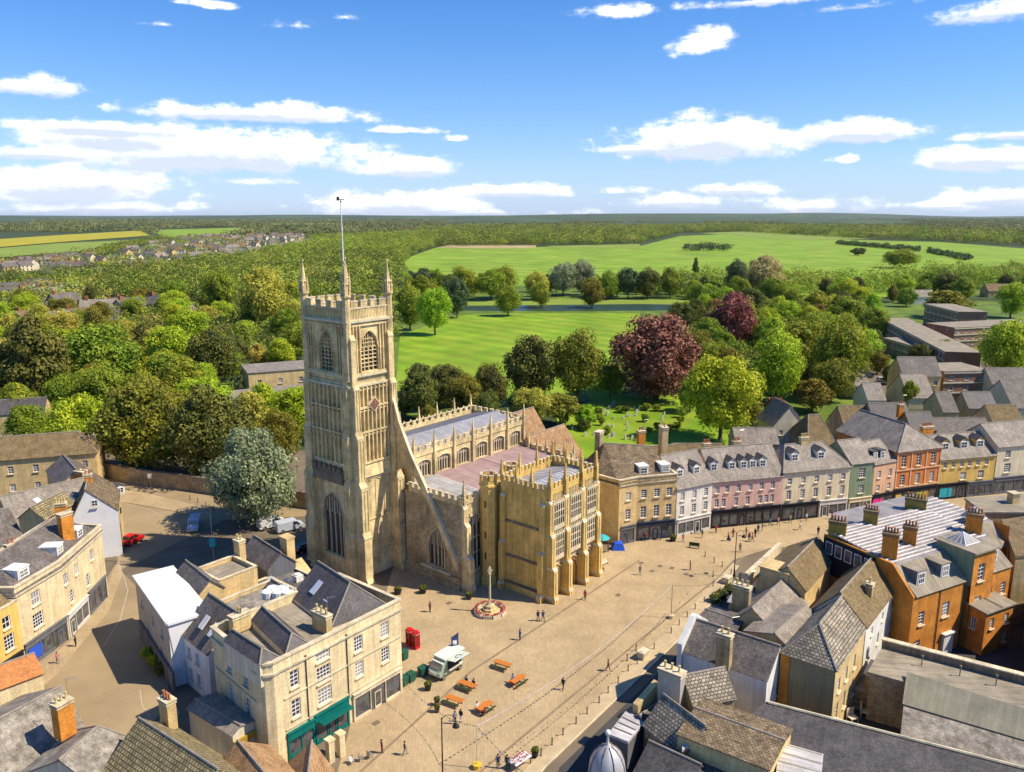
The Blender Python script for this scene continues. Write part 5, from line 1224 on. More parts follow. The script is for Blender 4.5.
def pyramid(parent, p, s, h, deg):
    a = MB(); G = Fr(p, deg); c = [G(-s, -s, 0), G(s, -s, 0), G(s, s, 0), G(-s, s, 0)]; ap = G(0, 0, h)
    for i in range(4): a.poly([c[i], c[(i + 1) % 4], ap], 1)
    for i in range(4):
        a.tube([c[i], ap], .07, 4); a.tube([c[i], c[(i + 1) % 4]], .07, 4)
        for f in (.25, .5, .75): a.tube([c[i].lerp(c[(i + 1) % 4], f), ap.lerp(c[i].lerp(c[(i + 1) % 4], f), .05)], .035, 4)
    return a.build('roof_lantern', ['frame_white', 'glass_light'], parent)
a = MB(); R2 = Fr(BF(20.52, 4.5), 27.5); r2 = [R2.side(k, 6.5, 12.5) for k in range(4)]
facade(a, r2[0], 0, 6.5, 0, BE, [(1.5, 2.6, 5.8, 7.6), (4.2, 5.3, 5.8, 7.6)]); 
for k in (1, 2): facade(a, r2[k], 0, [6.5, 12.5][k % 2], 0, BT)
facade(a, r2[3], 0, 12.5, BE - 1, BT)
o_ = a.build('side_wing', 'brick', t)
for x in (1.5, 4.2): window(t, r2[0], x, 5.8, 1.1, 1.8, 2, 4)
a = MB(); a.slab([R2(0, -.25, BE), R2(6.6, -.25, BE), R2(6.6, 2.6, BT), R2(0, 2.6, BT)], .15); a.build('mansard', 'felt', t)
lead_roof('metal_roof', [R2(.02, 2.6, BT), R2(.02, 12.5, BT + .7), R2(6.5, 12.5, BT + .7), R2(6.5, 2.6, BT)], ['metal_sheet', 'lead_pale'], t, 11)
a = MB(); a.prism([BF(2.5, BD + .02), BF(20.4, BD + .02), BF(26, BD + 5), BF(7.5, BD + 5)][::1], 0, BT + .5, 0, 1); a.build('street_block', ['brick', 'metal_sheet'], t)
pyramid(t, at(962, 540, 13.9), 1.5, 1.2, 27.5); pyramid(t, at(973, 517, 13.6), 1.3, 1.6, 27.5)
for (x, y, w, n_, m_, h_, p_, dg_) in ((889, 556, 1.9, 5, 'brick', 3.2, 'pot', -30), (909, 543, 1.7, 4, 'brick', 2.4, 'pot', -30), (973, 531, 2.1, 5, 'brick', 2.6, 'pot', -30), (915, 511, 2.9, 6, 'moss_brick', 2.0, 'pot', -30), (870, 526, 1.9, 5, 'moss_brick', 2.4, 'pot', -30), (837, 536, 2.3, 5, 'moss_brick', 2.2, 'pot', -30)):
    chimney(t, at(x, y, BT + .3), w, 1.1, h_, dg_, n_, m_, p_, 2.5, cap='trim_dark')
a = MB(); a.box(sds[3], .2, 8.6, -.16, -.01, 7.5, 12.7); ts_ = a.build('terrace_screen', 'w_black', t)
for i in range(5): a = MB(); x = .6 + i * 1.6; a.box(sds[3], x, x + 1.2, -.22, -.165, 10.4, 12.2); a.build('screen_frame', 'frame_white', ts_); a = MB(); a.box(sds[3], x + .12, x + 1.08, -.24, -.225, 10.52, 12.08); a.build('screen_pane', 'shopglass', ts_)
# rear wing
WX = Fr((62.1, 96.2, 0), 27.5); ws_ = [WX.side(k, 5.9, 5.6) for k in range(4)]; a = MB()
wq = {0: [(1.0, 3.6, 1.5, .9), (4.2, 3.6, 1.5, .9), (4.2, .9, 1.5, .9)], 3: [(1.0, 3.2, 1.6, .8), (3.6, 3.2, 1.6, .8)]}
for k in range(4): facade(a, ws_[k], 0, [5.9, 5.6][k % 2], 0, 6.2, [(x, x + w, z, z + h) for x, z, h, w in wq.get(k, [])])
o_ = a.build('rear_wing', 'brick', t)
for k in wq:
    for x, z, h, w in wq[k]: window(t, ws_[k], x, z, w, h, 2, 4)
a = MB(); a.slab([WX(-.3, -.3, 6.25), WX(6.2, -.3, 6.25), WX(6.2, 5.9, 6.9), WX(-.3, 5.9, 6.9)], .2); a.tube([WX(3, -.3, 6.4), WX(3, 5.9, 7.0)], .08, 4); a.build('wing_roof', 'felt', o_)
for x in (5.3, 10.4): pipe(t, sds[0], x, 0, 9.4)
a = MB(); G = Fr(at(940, 650, 0), 27.5); a.box(G, -1, 1, -1.0, 1.2, 0, 2.9); a.box(G, -1.2, 1.2, -1.2, 1.4, 2.9, 3.05); a.build('porch', 'w_cool_white', t)

# long felt and slate roofs at the bottom right edge
def slabroof(name, label, cat, pix, z, roof, wall, th=.3, hgt=None, zs=None):
    P_ = [at(x, y, z if zs is None else zs[i]) for i, (x, y) in enumerate(pix)]
    t = thing(name, label, cat, (P_[0].x, P_[0].y)); a = MB(); n = len(P_)
    for i in range(n):
        p, q = P_[i], P_[(i + 1) % n]
        a.poly([(p.x, p.y, -.2), (q.x, q.y, -.2), (q.x, q.y, q.z - .02), (p.x, p.y, p.z - .02)])
    a.build('wall', wall, t)
    r = MB(); c = sum(P_, Vector()) / n
    r.slab([p + (p - c).normalized() * .25 for p in P_], th); r.build('roof', roof, t); return t, P_
t, P_ = slabroof('long_flat_roofed_range', 'long building with a flat tan roof behind a mossy parapet, below the orange brick building', 'building', [(870, 672), (884, 648), (1060, 694), (1100, 735)], 6, 'felt', 'rubble')
a = MB(); q0, q1 = P_[1], P_[2]; G = Fr(q0, ux=(q1 - q0)); L_ = (q1 - q0).length; a.box(G, -.3, L_, .1, .7, -6, .9); a.box(G, -.4, L_, .0, .8, .9, 1.05, 1); a.build('parapet', ['trim_dark', 'trim'], t)
for f in (.2, .42, .62): a = MB(); c = q0.lerp(q1, f) + Vector((-.4, -2, 0)); a.tube([c, c + Vector((0, 0, 1.1))], .06, 6); a.tube([c + Vector((0, 0, 1.1)), c + Vector((0, 0, 1.3))], .12, 6); a.build('vent_pipe', 'trim_dark', t)
t, P_ = slabroof('panelled_roof_range', 'building with a sloping grey green panelled roof, between tan flat roof and speckled slate roof', 'building', [(905, 704), (909, 673), (1060, 720), (1060, 750)], 5.2, 'felt_panel', 'rubble', zs=[5.2, 6.6, 6.6, 5.2])
t, P_ = slabroof('speckled_roof_range', 'building with a pale speckled slate roof, below the grey green panelled roof', 'building', [(903, 735), (906, 706), (1060, 753), (1060, 785)], 4.4, 'lichen_felt', 'rubble', zs=[4.2, 5.0, 5.0, 4.2])
t, P_ = slabroof('long_slate_roof_range', 'long dark slate roofed building filling the bottom right edge', 'building', [(640, 800), (768, 703), (1040, 773), (960, 900)], 5.5, 'slate', 'rubble', zs=[4.6, 6.6, 6.6, 4.6])
a = MB(); a.tube([P_[1] + Vector((0, 0, .1)), P_[2] + Vector((0, 0, .1))], .16, 6); a.build('ridge_coping', 'trim', t)
t, P_ = slabroof('lead_flat_annex', 'low annex with ribbed grey lead roof beside the dark yard', 'annex', [(866, 672), (872, 660), (912, 672), (908, 686)], 5, 'lead_pale', 'rubble')
t, P_ = slabroof('yard_shed', 'low brown flat roofed shed in the dark yard', 'shed', [(852, 688), (860, 672), (900, 690), (885, 697)], 2.6, 'felt', 'rubble')
for i in range(3):
    c = at(852 + i * 12, 723 - i * 6, 0); t = thing('garden_chair', 'white garden chair in the dark yard, %s' % ['nearest the beige wall', 'middle of three', 'farthest from the beige wall'][i], 'chair', c, .6 + i); G = Fr(c, 20 + 50 * i)
    a = MB(); a.box(G, -.5, .5, -.45, .45, .75, .83); a.build('seat', 'w_stonewhite', t); a = MB(); a.box(G, -.5, .5, .4, .48, .8, 1.7); a.build('backrest', 'w_stonewhite', t)
    for sx in (-1, 1):
        for sy in (-1, 1): a = MB(); a.box(G, sx * .45 - .04, sx * .45 + .04, sy * .4 - .04, sy * .4 + .04, 0, .76); a.build('leg', 'w_stonewhite', t)

# stone tiled roofs at the bottom centre right
rauto('dark_tiled_house', 'long dark brown tiled roof with a beige end gable, bottom right of centre', (696, 709), (784, 741), 7.6, (740, 712), 1.0, cat='house', wall='ashlar', roof='stone_tile', hw=4.5, ext=(0, 0))
rauto('stone_gabled_house', 'house with a lichened gold stone tiled gable, against the white slate roofed house', (684, 676), (704, 672), 9.0, (692, 706), 1.0, cat='house', wall='rubble', roof='stone_tile_pale', ext=(0, 2.5))
t, F, sd = rauto('stone_gabled_house', 'house with a steep grey stone tiled roof, right of the lead dome', (666, 697), (694, 718), 8.0, (644, 724), 1.0, cat='house', wall='rubble', roof='stone_tile_pale', ext=(.3, 1.5), hw=2.0)
chimney(t, at(671, 694, 7.0), 2.6, 1.2, 2.8, -38, 3, 'w_grey_render', 'pot_cream', 4)
t, P_ = slabroof('ribbed_roof_annex', 'small ribbed pale roof with an orange brick edge, right of the steep grey roof', 'annex', [(683, 748), (684, 720), (704, 722), (701, 735)], 6.6, 'lead_pale', 'brick')
for i in range(4): a = MB(); a.tube([P_[0].lerp(P_[1], .15 + i * .25) + Vector((0, 0, .05)), P_[3].lerp(P_[2], .15 + i * .25) + Vector((0, 0, .05))], .07, 4); a.build('roof_rib', 'w_stonewhite', t)
t, P_ = slabroof('ribbed_roof_annex', 'flat ribbed cream roof at the bottom edge, right of the dark brown tiled roof', 'annex', [(776, 790), (780, 743), (822, 755), (818, 800)], 6.4, 'lead_pale', 'ashlar')
for i in range(5): a = MB(); a.tube([P_[1].lerp(P_[0], i * .2) + Vector((0, 0, .05)), P_[2].lerp(P_[3], i * .2) + Vector((0, 0, .05))], .07, 4); a.build('roof_rib', 'w_stonewhite', t)
t, P_ = slabroof('glazed_canopy', 'ribbed grey canopy roof beside the lead dome', 'canopy', [(610, 733), (626, 712), (643, 721), (628, 740)], 5.2, 'lead_pale', 'w_shopgrey')
for i in range(1, 4): a = MB(); a.tube([P_[0].lerp(P_[1], i * .25) + Vector((0, 0, .05)), P_[3].lerp(P_[2], i * .25) + Vector((0, 0, .05))], .05, 4); a.build('roof_rib', 'trim_dark', t)
rauto('slate_roofed_shop', 'dark slate roofed shop under the steep grey stone roof, bottom edge', (650, 742), (700, 765), 6.0, (640, 775), .6, cat='shop', wall='w_shopgrey', roof='slate', hw=2.0)
t = thing('domed_turret', 'ribbed grey lead dome with a ball finial, at the bottom edge by the pavement', 'turret', at(606, 800, 0)); c = at(607, 772, 4); c.z = 0
a = MB(); a.lathe(c, [(1.7, 0), (1.7, 3.6), (1.9, 3.7), (1.9, 3.9)], 16); a.build('drum', 'w_stonewhite', t)
a = MB(); a.lathe(c, [(1.78, 3.9), (1.8, 4.4), (1.68, 5.2), (1.35, 6.0), (.85, 6.6), (.35, 6.9), (.2, 7.0)], 24); a.build('dome', 'lead', t, smooth=True)
for i in range(8):
    an = i * math.pi / 4 + .3; a = MB(); a.tube([c + Vector((math.cos(an) * r, math.sin(an) * r, z)) for r, z in [(1.82, 3.9), (1.84, 4.4), (1.72, 5.2), (1.39, 6.0), (.89, 6.63), (.37, 6.95)]], .05, 4); a.build('dome_rib', 'trim_dark', t)
a = MB(); a.lathe(c, [(.2, 6.95), (.14, 7.1), (.1, 8.0), (.26, 8.15), (.3, 8.35), (.2, 8.55), (.02, 8.6)], 12); a.build('finial', 'w_cool_white', t, smooth=True)
t = thing('stone_parapet', 'short raked stone gable parapet between the canopy and the white chimney', 'parapet', at(640, 710, 0)); a = MB(); p, q = at(638, 706, 6.2), at(659, 682, 7.6); G = Fr((p.x, p.y, 0), ux=(q - p)); L_ = (q - p).xy.length
a.hexa([G(0, 0, 0), G(L_, 0, 0), G(L_, .7, 0), G(0, .7, 0), G(0, 0, 6.2), G(L_, 0, 7.6), G(L_, .7, 7.6), G(0, .7, 6.2)]); a.build('wall', 'ashlar', t)
rauto('corner_shop_front', 'narrow dark slate roofed shop along the pavement, left of the steep grey stone roof', (640, 716), (662, 700), 5.5, (634, 706), .5, cat='shop', wall='w_shopgrey', roof='slate', hw=2.2)

t, P_ = slabroof('grey_felt_block', 'flat grey roofed building between the ribbed metal roof and the yellow house', 'building', [(985, 512), (966, 498), (1080, 491), (1090, 512)], 10.5, 'felt', 'ashlar')
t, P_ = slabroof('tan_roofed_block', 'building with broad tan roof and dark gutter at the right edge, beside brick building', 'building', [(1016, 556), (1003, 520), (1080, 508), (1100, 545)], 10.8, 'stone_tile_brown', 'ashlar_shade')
chimney(t, at(1013, 501, 10.8), 1.3, 1.3, 1.4, 10, 0, 'ashlar', 'pot')
t, P_ = slabroof('dark_glazed_block', 'dark walled building with a pale roof edge at the right edge, below the tan roof', 'building', [(1034, 672), (1030, 585), (1090, 575), (1100, 665)], 7.0, 'felt_grey', 'w_shopgrey')
# ------------------------------------------------------------------ vegetation
def leafmat(name, c, c2, trans=.32, hv=.06, rough=.6):
    m, nt, b = nodes(name); N = nt.nodes.new; L = nt.links.new
    oi = N('ShaderNodeObjectInfo'); ge = N('ShaderNodeNewGeometry'); tc = N('ShaderNodeTexCoord')
    n = N('ShaderNodeTexNoise'); n.inputs['Scale'].default_value = 3.2; n.inputs['Detail'].default_value = 2; L(tc.outputs['Object'], n.inputs['Vector'])
    mr = N('ShaderNodeMapRange'); mr.inputs[1].default_value = .36; mr.inputs[2].default_value = .64; L(n.outputs['Fac'], mr.inputs[0])
    mx = N('ShaderNodeMix'); mx.data_type = 'RGBA'; L(mr.outputs[0], mx.inputs[0]); mx.inputs[6].default_value = c4(c); mx.inputs[7].default_value = c4(c2)
    hs = N('ShaderNodeHueSaturation'); L(mx.outputs[2], hs.inputs['Color'])
    a = N('ShaderNodeMapRange'); a.inputs[3].default_value = .5 - hv * .45; a.inputs[4].default_value = .5 + hv * .35; L(oi.outputs['Random'], a.inputs[0]); L(a.outputs[0], hs.inputs['Hue'])
    v = N('ShaderNodeMapRange'); v.inputs[3].default_value = .72; v.inputs[4].default_value = 1.3; L(ge.outputs['Random Per Island'], v.inputs[0]); L(v.outputs[0], hs.inputs['Value'])
    L(hs.outputs[0], b.inputs['Base Color']); b.inputs['Roughness'].default_value = rough; b.inputs['Specular IOR Level'].default_value = .25
    tr = N('ShaderNodeBsdfTranslucent'); L(hs.outputs[0], tr.inputs['Color']); ms = N('ShaderNodeMixShader'); ms.inputs[0].default_value = trans
    L(b.outputs[0], ms.inputs[1]); L(tr.outputs[0], ms.inputs[2]); L(ms.outputs[0], nt.nodes['Material Output'].inputs['Surface'])
    return m
leafmat('leaf_green', (0.167, 0.246, 0.018), (0.350, 0.416, 0.025)); leafmat('leaf_lime', (0.305, 0.442, 0.018), (0.518, 0.624, 0.031)); leafmat('leaf_dark', (0.090, 0.110, 0.018), (0.195, 0.196, 0.025), .12)
leafmat('leaf_olive', (0.179, 0.176, 0.018), (0.343, 0.292, 0.030)); leafmat('leaf_gold', (0.425, 0.400, 0.044), (0.620, 0.550, 0.088)); leafmat('leaf_purple', (.19, .06, .04), (.36, .145, .09), .15, .03)
leafmat('leaf_yellow', (.36, .44, .015), (.54, .60, .03)); leafmat('leaf_grey', (.20, .25, .12), (.42, .47, .24)); leafmat('leaf_tan', (0.450, 0.350, 0.125), (0.600, 0.475, 0.213)); leafmat('leaf_blue', (0.060, 0.104, 0.035), (0.132, 0.187, 0.060), .12)
leafmat('leaf_mid', (0.195, 0.274, 0.020), (0.406, 0.430, 0.031))
def woodmat(name, cols):
    m, nt, b = nodes(name); N = nt.nodes.new; L = nt.links.new
    ge = N('ShaderNodeNewGeometry'); at_ = N('ShaderNodeAttribute'); at_.attribute_name = 'species'
    cr = N('ShaderNodeValToRGB'); L(at_.outputs['Fac'], cr.inputs[0]); cr.color_ramp.interpolation = 'LINEAR'; e = cr.color_ramp.elements; e[0].position = 0; e[0].color = c4(cols[0]); e[1].position = 1; e[1].color = c4(cols[-1])
    for i, c in enumerate(cols[1:-1]): q = e.new((i + 1) / (len(cols) - 1)); q.color = c4(c)
    hs = N('ShaderNodeHueSaturation'); L(cr.outputs[0], hs.inputs['Color']); v = N('ShaderNodeMapRange'); v.inputs[3].default_value = .86; v.inputs[4].default_value = 1.14; L(ge.outputs['Random Per Island'], v.inputs[0]); L(v.outputs[0], hs.inputs['Value'])
    L(hs.outputs[0], b.inputs['Base Color']); b.inputs['Roughness'].default_value = .7
    tr = N('ShaderNodeBsdfTranslucent'); L(hs.outputs[0], tr.inputs['Color']); ms = N('ShaderNodeMixShader'); ms.inputs[0].default_value = .25
    L(b.outputs[0], ms.inputs[1]); L(tr.outputs[0], ms.inputs[2]); L(ms.outputs[0], nt.nodes['Material Output'].inputs['Surface'])
woodmat('wood_mix', [(.09, .12, .018), (.24, .30, .02), (.32, .38, .025), (.18, .17, .02), (.18, .27, .02), (.44, .48, .04), (.46, .40, .08)])
woodmat('wood_lime', [(.16, .22, .02), (.30, .40, .022), (.40, .50, .035), (.26, .29, .03), (.48, .52, .05)])
woodmat('wood_dark', [(.05, .09, .02), (.12, .18, .03), (.07, .11, .025), (.17, .21, .035)])
woodmat('wood_far', [(.08, .11, .035), (.24, .25, .05), (.12, .15, .04), (.36, .34, .10), (.14, .18, .045)])
MATS_D = {'green': 'leaf_green', 'lime': 'leaf_lime', 'dark': 'leaf_dark', 'olive': 'leaf_olive', 'gold': 'leaf_gold', 'purple': 'leaf_purple', 'yellow': 'leaf_yellow', 'grey': 'leaf_grey', 'tan': 'leaf_tan', 'blue': 'leaf_blue', 'mid': 'leaf_mid'}
ADJ = {'green': 'green', 'lime': 'lime green', 'dark': 'dark green', 'olive': 'olive brown', 'gold': 'pale gold', 'purple': 'purple', 'yellow': 'yellow green', 'grey': 'grey green', 'tan': 'tan', 'blue': 'blue green', 'mid': 'mid green'}

def leaves(rng, centers, radii, per, size, flat=.55):
    """leaf sprays on the skins of clumps: returns vertex array and quads"""
    V = []; 
    for c, r in zip(centers, radii):
        n = int(per)
        d = rng.normal(size=(n, 3)); d[:, 2] = d[:, 2] * .8 + .35; d /= np.linalg.norm(d, axis=1)[:, None]
        p = c + d * r * (rng.uniform(.78, 1.12, n)[:, None])
        nn = d + rng.normal(size=(n, 3)) * flat; nn /= np.linalg.norm(nn, axis=1)[:, None]
        t = np.cross(nn, rng.normal(size=(n, 3))); t /= np.linalg.norm(t, axis=1)[:, None]; b = np.cross(nn, t)
        s = size * rng.uniform(.6, 1.3, n)[:, None]; w = s * rng.uniform(.55, 1, n)[:, None]
        q = np.stack([p - t * s - b * w * .6, p + t * s * .8 - b * w, p + t * s + b * w * .7, p - t * s * .7 + b * w], axis=1)
        V.append(q.reshape(-1, 3))
    return np.concatenate(V)

def quads_mesh(name, V, mat):
    n = len(V) // 4; me = bpy.data.meshes.new(name)
    me.vertices.add(len(V)); me.vertices.foreach_set('co', V.astype(np.float32).ravel())
    me.loops.add(n * 4); me.loops.foreach_set('vertex_index', np.arange(n * 4, dtype=np.int32))
    me.polygons.add(n); me.polygons.foreach_set('loop_start', np.arange(0, n * 4, 4, dtype=np.int32)); me.polygons.foreach_set('loop_total', np.full(n, 4, dtype=np.int32))
    me.materials.append(MT(mat)); me.update(calc_edges=True)
    return me

def crown_clumps(rng, k, shape):
    C = []; R = []
    while len(C) < k:
        p = rng.uniform(-1, 1, 3); rr = np.linalg.norm(p)
        if rr > 1 or rr < .45: continue
        z = p[2]
        if shape == 'round': w = 1
        elif shape == 'spread': w = 1.0 if z < .3 else 1 - (z - .3) * .35
        elif shape == 'tall': w = .8 if z < .2 else .8 - (z - .2) * .35
        elif shape == 'cone': w = .95 - (z + 1) * .40
        x, y = p[0] * w * .8, p[1] * w * .8
        zz = (.56 + z * (.40 if shape != 'tall' else .42)) if shape != 'spread' else .50 + z * .44
        C.append((x, y, zz)); R.append(rng.uniform(.13, .33) * (1.0 if shape != 'cone' else .7))
    C = np.array(C); R = np.array(R)
    return C, R

CROWNS = {}
def make_crown(kind, seed, k, per, size, shape, flat=.36):
    rng = np.random.default_rng(seed); C, R = crown_clumps(rng, k, shape)
    # vertical radius is relative to height: squash clumps afterwards
    A = 2.1; C = C * np.array([1, 1, A])
    V = leaves(rng, C, R * 1.12, per, size, flat)
    inner = leaves(rng, C * np.array([.6, .6, 1]), R, per * .2, size * 1.6, .8)
    V = np.concatenate([V, inner]); V[:, 2] = np.clip(V[:, 2] / A, .07, 1.2)
    return quads_mesh('crown', V, 'leaf_green')
for i in range(4): CROWNS[('round', i)] = make_crown('round', 10 + i, 74, 190, .029, 'round')
for i in range(3): CROWNS[('spread', i)] = make_crown('spread', 30 + i, 90, 200, .026, 'spread')
for i in range(3): CROWNS[('tall', i)] = make_crown('tall', 50 + i, 74, 170, .030, 'tall')
CROWNS[('cone', 0)] = make_crown('cone', 70, 60, 120, .032, 'cone')
for i in range(3): CROWNS[('low', i)] = make_crown('low', 90 + i, 40, 110, .05, 'round', .5)
def trunk_mesh(seed):
    rng = random.Random(seed); a = MB(); a.tube([(0, 0, -.02), (0, 0, .05), (.01, .01, .25), (.0, .02, .45), (.01, 0, .7)], [.075, .05, .042, .03, .012], 8)
    for i in range(7):
        z = .2 + i * .06; an = i * 2.4 + rng.random(); r = .35 + rng.random() * .25
        a.tube([(0, 0, z), (math.cos(an) * r * .5, math.sin(an) * r * .5, z + .12), (math.cos(an) * r, math.sin(an) * r, z + .25)], [.022, .015, .006], 5)
    return a.build('trunk', 'bark', me_only=True)
TRUNKS = [trunk_mesh(i) for i in range(3)]
TREES = 0
def tree(base, h, r, col, shape='round', label=None, group=None, rot=None, name=None):
    global TREES
    TREES += 1; ks = [k for k in CROWNS if k[0] == shape]; me = CROWNS[ks[TREES % len(ks)]]
    nm = name or ('shrub' if h < 4 else {'dark': 'evergreen_tree', 'purple': 'copper_beech', 'cone': 'conifer'}.get(col if shape != 'cone' else 'cone', 'broadleaf_tree'))
    t = thing(nm, label, 'shrub' if h < 4 else 'tree', (base[0], base[1], 0), (rot if rot is not None else random.uniform(0, 6.28)), group, scale=((r, r, h) if not group else (r * (1 + .16 * math.sin(TREES * 1.7)), r * (1 - .16 * math.sin(TREES * 1.7)), h)))
    c = inst('crown', me, t); c.material_slots[0].link = 'OBJECT'; c.material_slots[0].material = MT(MATS_D[col])
    if h >= 4: inst('trunk', TRUNKS[TREES % 3], t)
    return t
OCC = []
def ptree(x, ytop, ybase, w, col, shape='round', label=None, group=None):
    p = at(x, ybase, 0); h = zat(x, ytop, p); depth = p.y * CP - (h * .5 - H) * SP; r = w / 2 / FP * depth
    OCC.append((p.x, p.y, r)); return tree(p, max(h, 1.5), r, col, shape, label, group)
# trees one can pick out in the photograph
HAND = [
 (656, 314, 400, 102, 'purple', 'spread', 'huge copper beech with a purple crown, on the churchyard lawn'),
 (729, 294, 350, 54, 'purple', 'round', 'smaller copper beech with a round purple crown, behind the yellow green tree'),
 (255, 430, 522, 92, 'grey', 'spread', 'spreading pale grey green tree beside the church tower, over the parked vans'),
 (720, 356, 440, 78, 'yellow', 'round', 'yellow green tree at the edge of the churchyard, in front of the small copper beech'),
 (776, 336, 402, 56, 'lime', 'round', 'bright lime green tree right of the yellow green churchyard tree'),
 (531, 338, 404, 56, 'dark', 'round', 'large dark olive yew on the lawn edge, left one of the churchyard pair'),
 (577, 333, 402, 56, 'olive', 'round', 'large dark olive yew on the lawn edge, right one of the churchyard pair'),
 (420, 374, 420, 46, 'dark', 'round', 'dark evergreen just right of the church tower'),
 (465, 378, 420, 44, 'olive', 'round', 'olive tree between the tower and the left yew'),
 (447, 366, 408, 40, 'dark', 'round', 'dark round evergreen behind the nave pinnacles, near the tower'),
 (492, 366, 412, 34, 'dark', 'round', 'small dark evergreen left of the yew pair'),
 (532, 388, 426, 44, 'gold', 'round', 'pale gold tree behind the nave roof'),
 (560, 392, 425, 40, 'olive', 'low', 'low olive tree behind the tiled chancel roofs'),
 (585, 405, 428, 22, 'lime', 'low', 'small bright green tree by the chancel gable'),
 (508, 287, 316, 28, 'green', 'round', 'round green tree standing alone on the lawn in front of the lake'),
 (435, 288, 335, 36, 'lime', 'round', 'bright green tree on the lawn right of the tower, nearest the tower'),
 (410, 288, 330, 34, 'mid', 'round', 'green tree half hidden by the tower top'),
 (457, 278, 318, 26, 'blue', 'round', 'dark blue green tree on the lawn behind the bright green one'),
 (462, 268, 300, 30, 'mid', 'round', 'green tree at the far side of the lawn, left of the lake'),
 (491, 270, 300, 38, 'green', 'round', 'green tree cluster beyond the lake, behind the lone round tree'),
 (505, 268, 298, 30, 'mid', 'round', 'taller green tree beyond the lake, right of the cluster'),
 (536, 272, 300, 28, 'gold', 'round', 'pale tree beyond the lake, left of the silver trees'),
 (541, 283, 308, 22, 'mid', 'round', 'small round tree at the lake edge'),
 (563, 263, 296, 30, 'grey', 'round', 'silver grey tree beyond the lake, left one of two'),
 (582, 262, 295, 30, 'grey', 'round', 'silver grey tree beyond the lake, right one of two'),
 (592, 280, 308, 26, 'olive', 'round', 'olive tree on the lake bank below the silver trees'),
 (607, 272, 300, 22, 'mid', 'round', 'green tree right of the silver trees'),
 (628, 268, 299, 26, 'blue', 'round', 'dark tree beyond the right end of the lake'),
 (648, 270, 299, 28, 'dark', 'round', 'dark round tree beyond the right end of the lake'),
 (670, 268, 298, 24, 'green', 'round', 'green tree right of the dark pair beyond the lake'),
 (695, 258, 282, 14, 'dark', 'cone', 'small dark conifer standing in front of the field'),
 (762, 256, 298, 44, 'tan', 'round', 'tan leaved tree with a broad crown, behind the small copper beech'),
 (735, 262, 300, 26, 'blue', 'round', 'blue green tree left of the tan leaved tree'),
 (858, 247, 256, 16, 'dark', 'low', 'dark bush alone in the big field'),
 (900, 250, 268, 36, 'green', 'round', 'broad green tree in the field corner at the right'),
 (1004, 320, 384, 56, 'lime', 'round', 'bright green tree right of the beige flats wall'),
 (1010, 285, 318, 34, 'lime', 'round', 'lime green tree above the flats at the right edge'),
 (945, 290, 318, 50, 'olive', 'low', 'broad brown olive thicket behind the flats'),
 (835, 320, 395, 62, 'green', 'round', 'large green tree left of the grey roofed hall'),
 (800, 322, 380, 60, 'mid', 'round', 'large mid green tree left of the flats, behind the lime tree'),
 (812, 378, 412, 40, 'olive', 'low', 'olive thicket behind the shop row roofs'),
 (908, 380, 408, 18, 'green', 'low', 'small green tree between the roofs behind the shop row'),
 (775, 395, 425, 26, 'purple', 'low', 'dark red shrubby tree behind the white hip roofed house'),
 (748, 398, 428, 28, 'olive', 'low', 'small olive tree below the yellow green tree'),
 (690, 380, 412, 30, 'mid', 'low', 'small green tree at the foot of the great copper beech'),
 (610, 362, 398, 30, 'green', 'low', 'green bushy tree between the yews and the copper beech'),
 (150, 380, 472, 98, 'olive', 'spread', 'large olive brown tree behind the lane wall, left one of two'),
 (215, 385, 480, 90, 'dark', 'spread', 'large dark tree behind the lane wall, next to the grey green tree'),
 (85, 396, 462, 74, 'lime', 'spread', 'bright green tree above the yellow stone house'),
 (30, 405, 452, 60, 'green', 'spread', 'green tree at the left edge above the yellow stone house'),
 (108, 326, 392, 84, 'mid', 'round', 'large mid green tree with bright clumps, centre left of the wood'),
 (174, 326, 378, 54, 'lime', 'round', 'lime green round tree, centre left of the wood'),
 (40, 318, 415, 80, 'dark', 'tall', 'tall dark tree at the left, beyond the stone house'),
 (100, 310, 372, 38, 'olive', 'tall', 'tall olive tree rising above the left wood'),
 (215, 330, 388, 50, 'dark', 'round', 'dark round tree left of the two storey annex'),
 (264, 268, 330, 56, 'gold', 'round', 'tall pale gold tree left of the tower top'),
 (222, 272, 318, 40, 'mid', 'round', 'green tree left of the pale gold tree'),
 (222, 398, 452, 44, 'olive', 'round', 'tall olive tree in front of the flat roofed annex'),
 (282, 412, 464, 44, 'olive', 'round', 'olive tree close to the left side of the tower'),
 (16, 345, 410, 70, 'olive', 'round', 'olive tree at the left edge of the wood'),
]
for (x, yt, yb, w, c, s, lb) in HAND: ptree(x, yt, yb, w, c, s, lb)
for _q in ((250, 402, 20), (275, 400, 20), (300, 398, 18), (215, 418, 14), (245, 420, 13), (270, 422, 12)): _p = at(_q[0], _q[1], 0); OCC.append((_p.x, _p.y, _q[2]))
